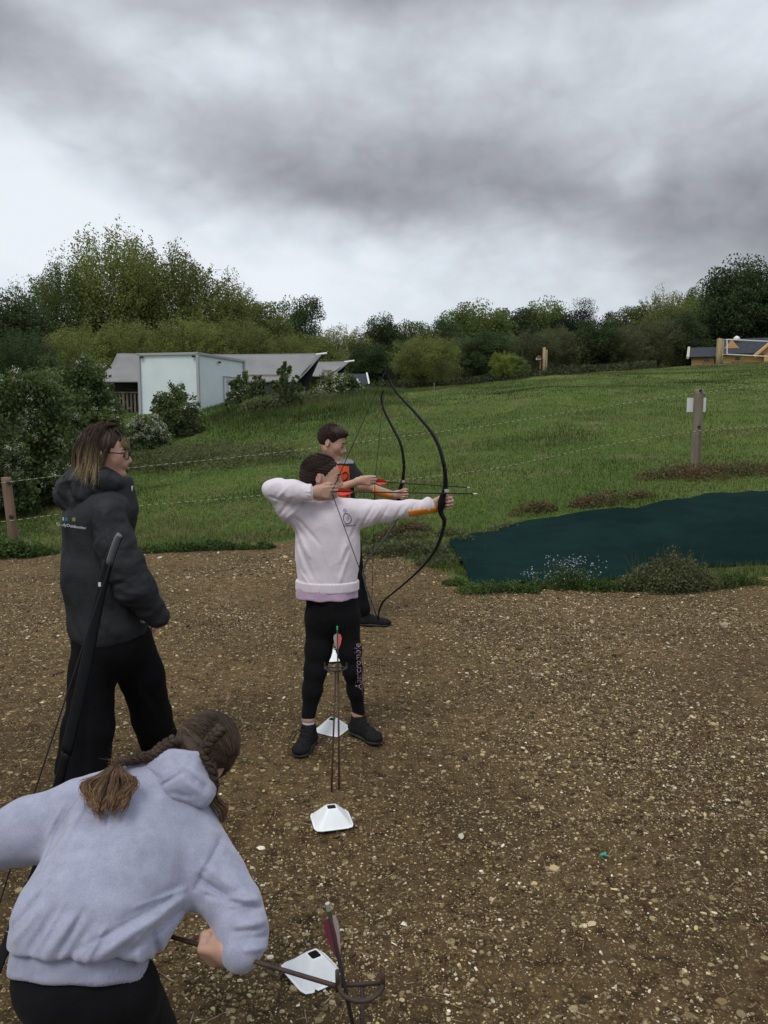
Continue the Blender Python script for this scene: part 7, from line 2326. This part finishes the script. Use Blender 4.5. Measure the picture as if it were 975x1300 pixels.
def make_cone():
    """low four-sided marker with a cut-off open top"""
    r = empty('marker_cone', (0, 0, 0))
    n = 32; a = np.arange(n) * 2 * math.pi / n
    def ring(h, z, p):
        c, s_ = np.cos(a), np.sin(a); k = (np.abs(c) ** p + np.abs(s_) ** p) ** (-1 / p)
        return np.stack([c * k * h, s_ * k * h, np.full(n, z)], -1)
    rows = [ring(.086, .0, 7), ring(.087, .003, 7), ring(.080, .0055, 8), ring(.026, .064, 7), ring(.021, .067, 7), ring(.018, .065, 7), ring(.023, .058, 7), ring(.080, .001, 7)]
    V = np.concatenate(rows); Q = [(k * n + i, k * n + (i + 1) % n, (k + 1) * n + (i + 1) % n, (k + 1) * n + i) for k in range(len(rows) - 1) for i in range(n)]
    ORG[r.name] = np.zeros(3)
    o = mk('cone_body', V, np.array(Q), CONEW, r, smooth=False)
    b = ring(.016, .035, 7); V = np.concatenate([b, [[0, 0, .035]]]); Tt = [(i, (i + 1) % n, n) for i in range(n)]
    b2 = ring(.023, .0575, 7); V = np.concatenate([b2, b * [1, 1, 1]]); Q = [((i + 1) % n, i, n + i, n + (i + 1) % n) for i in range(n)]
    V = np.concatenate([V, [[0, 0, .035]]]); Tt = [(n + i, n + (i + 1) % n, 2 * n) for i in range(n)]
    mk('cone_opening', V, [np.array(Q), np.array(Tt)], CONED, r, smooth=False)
    return r


cone0 = make_cone()
for k, (px, py, rz, s_, tilt, lab) in enumerate([(421, 1037, 14, .93, (0, 0), 'white marker cone in front of the girl in the pale sweatshirt, under the twin-stake quiver'),
                                            (422, 918, 62, .90, (.03, -.05), 'white marker cone between the feet of the girl in the pale sweatshirt'),
                                            (427, 830, 20, .92, (0, 0), 'farthest white marker cone, glimpsed between the legs of the girl in the pale sweatshirt'),
                                            (397, 1229, 38, .88, (.05, .08), 'tilted white marker cone nearest the camera, beside the held rod')]):
    c = cone0 if k == 0 else copy_tree(cone0)
    p = T(px, py + 6); p[2] = float(Hd(p[0], p[1])) + .006
    c.location = p; c.rotation_euler = (tilt[0], tilt[1], math.radians(rz)); c.scale = (s_, s_, s_)
    tag(c, lab, 'cone', 'white marker cones in a line')


# ------------------------------------------------------------------ ground quivers (bent iron stands) and the arrows in them
def quiver_far():
    Y = 3.52
    r = empty('arrow_stand', T(424, 1008)); tag(r, 'thin iron arrow stand with two stakes in front of the girl in the pale sweatshirt', 'arrow stand')
    b1, b2 = T(420, 1009), T(430.5, 1006)
    t1, t2 = W(426.2, 850, Y), W(429.5, 850, Y)
    for b, t in ((b1, t1), (b2, t2)):
        mb = MB(); mb.tube([b - np.array([0, 0, .06]), t], .0042, 8); mb.build('stake', IRON, r, smooth=True)
    mb = MB(); c = W(425.5, 851, Y); t = np.linspace(-.3, math.pi + .3, 24); w = 14.5 / F_PX * Y
    mb.tube(np.stack([c[0] + w * np.cos(t), c[1] + .045 - .055 * np.sin(t), np.full(24, c[2])], -1), .0042, 7); mb.build('ring', IRON, r, smooth=True)
    mb = MB()
    for s_ in (-1, 1): p = c + np.array([s_ * w, .045, 0]); mb.tube([p, p + np.array([0, 0, .022])], .004, 6); 
    mb.build('ring_end', IRON, r)
    mb = MB(); p = c + np.array([-w, .045, 0]); mb.tube([p, p + np.array([2 * w, 0, 0])], .0038, 6); mb.build('crossbar', IRON, r)
    arrow('arrow with coral fletching standing in the arrow stand before the girl in the pale sweatshirt', W(428.2, 796, Y - .01), W(431, 1003, Y - .03), [M('coral_fletching', (.55, .12, .10), .6), PALEV, bpy.data.materials['pale_fletching']], fh=.018, rot=.4, nockm=M('green_nock', (.02, .38, .15), .5), setback=.03)


quiver_far()


def quiver_near():
    Y = 1.50
    g = T(460, 1290)
    r = empty('arrow_stand', (W(458, 1258, Y)[0], Y, 0)); tag(r, 'iron arrow stand with a U-shaped ring at the lower edge of the picture', 'arrow stand')
    c = W(458, 1252, Y); w = 30 / F_PX * Y
    t = np.linspace(-.55, math.pi + .55, 40)
    mb = MB(); P = np.stack([c[0] + w * np.cos(t), c[1] - .020 - .045 * np.sin(t) + .028, np.full(40, c[2]) - .004 * np.sin(t)], -1)
    mb.tube(P, .0048, 10); mb.build('ring', IRON, r, smooth=True)
    mb = MB(); a = W(425.5, 1252, Y + .012); b = W(489, 1247, Y + .012); mb.tube([a, b], .0046, 8); mb.build('crossbar', IRON, r, smooth=True)
    for p in (W(428.5, 1256, Y + .004), W(486, 1253, Y + .004)):
        mb = MB(); q_ = W(487.5 - .5 if p[0] > c[0] else 427, 1232, Y + .004); q_ = np.array([p[0], p[1], q_[2]]); mb.tube([p - np.array([0, 0, .004]), q_], .0046, 8); mb.build('ring_end', IRON, r, smooth=True)
    mb = MB(); p = W(460, 1252, Y + .012); mb.tube([p, np.array([p[0] - .004, p[1] + .02, -.05])], .0052, 8); mb.build('stake', IRON, r, smooth=True)
    rod = empty('iron_rod', W(425, 1244, Y + .03)); tag(rod, 'dark straight rod gripped by the girl in the hoodie, ending at the near arrow stand', 'rod')
    a = W(428, 1252, Y + .022); b = W(120, 1160, 1.78)
    mb = MB(); P = spline([a, a * .66 + b * .34, a * .33 + b * .67, b], 30); mb.tube(P, .0049, 10); mb.build('shaft', IRON, rod, smooth=True)
    a = W(416, 1149, Y - .035); d = W(446, 1292, Y - .012) - a
    ar = arrow('maroon-fletched arrow standing nock upwards in the near arrow stand', a, a + d * 2.35, [MAROON, MAROON, PALEV], r=.0042, fh=.014, fl=.095, rot=1.1, nockm=STEEL, setback=.030)


quiver_near()
# small teal scrap of broken nock on the soil
p = T(766, 1088); S = Solid(); S.cap(p + np.array([-.008, 0, .008]), p + np.array([.008, .004, .012]), .0055, .0045, k=.003); S.cap(p + np.array([.002, 0, .010]), p + np.array([.013, -.008, .008]), .003, .002, k=.003)
o = solid_obj('nock_scrap', S, .0012, TEAL); tag(o, 'tiny teal plastic scrap lying on the soil right of the cones', 'scrap')
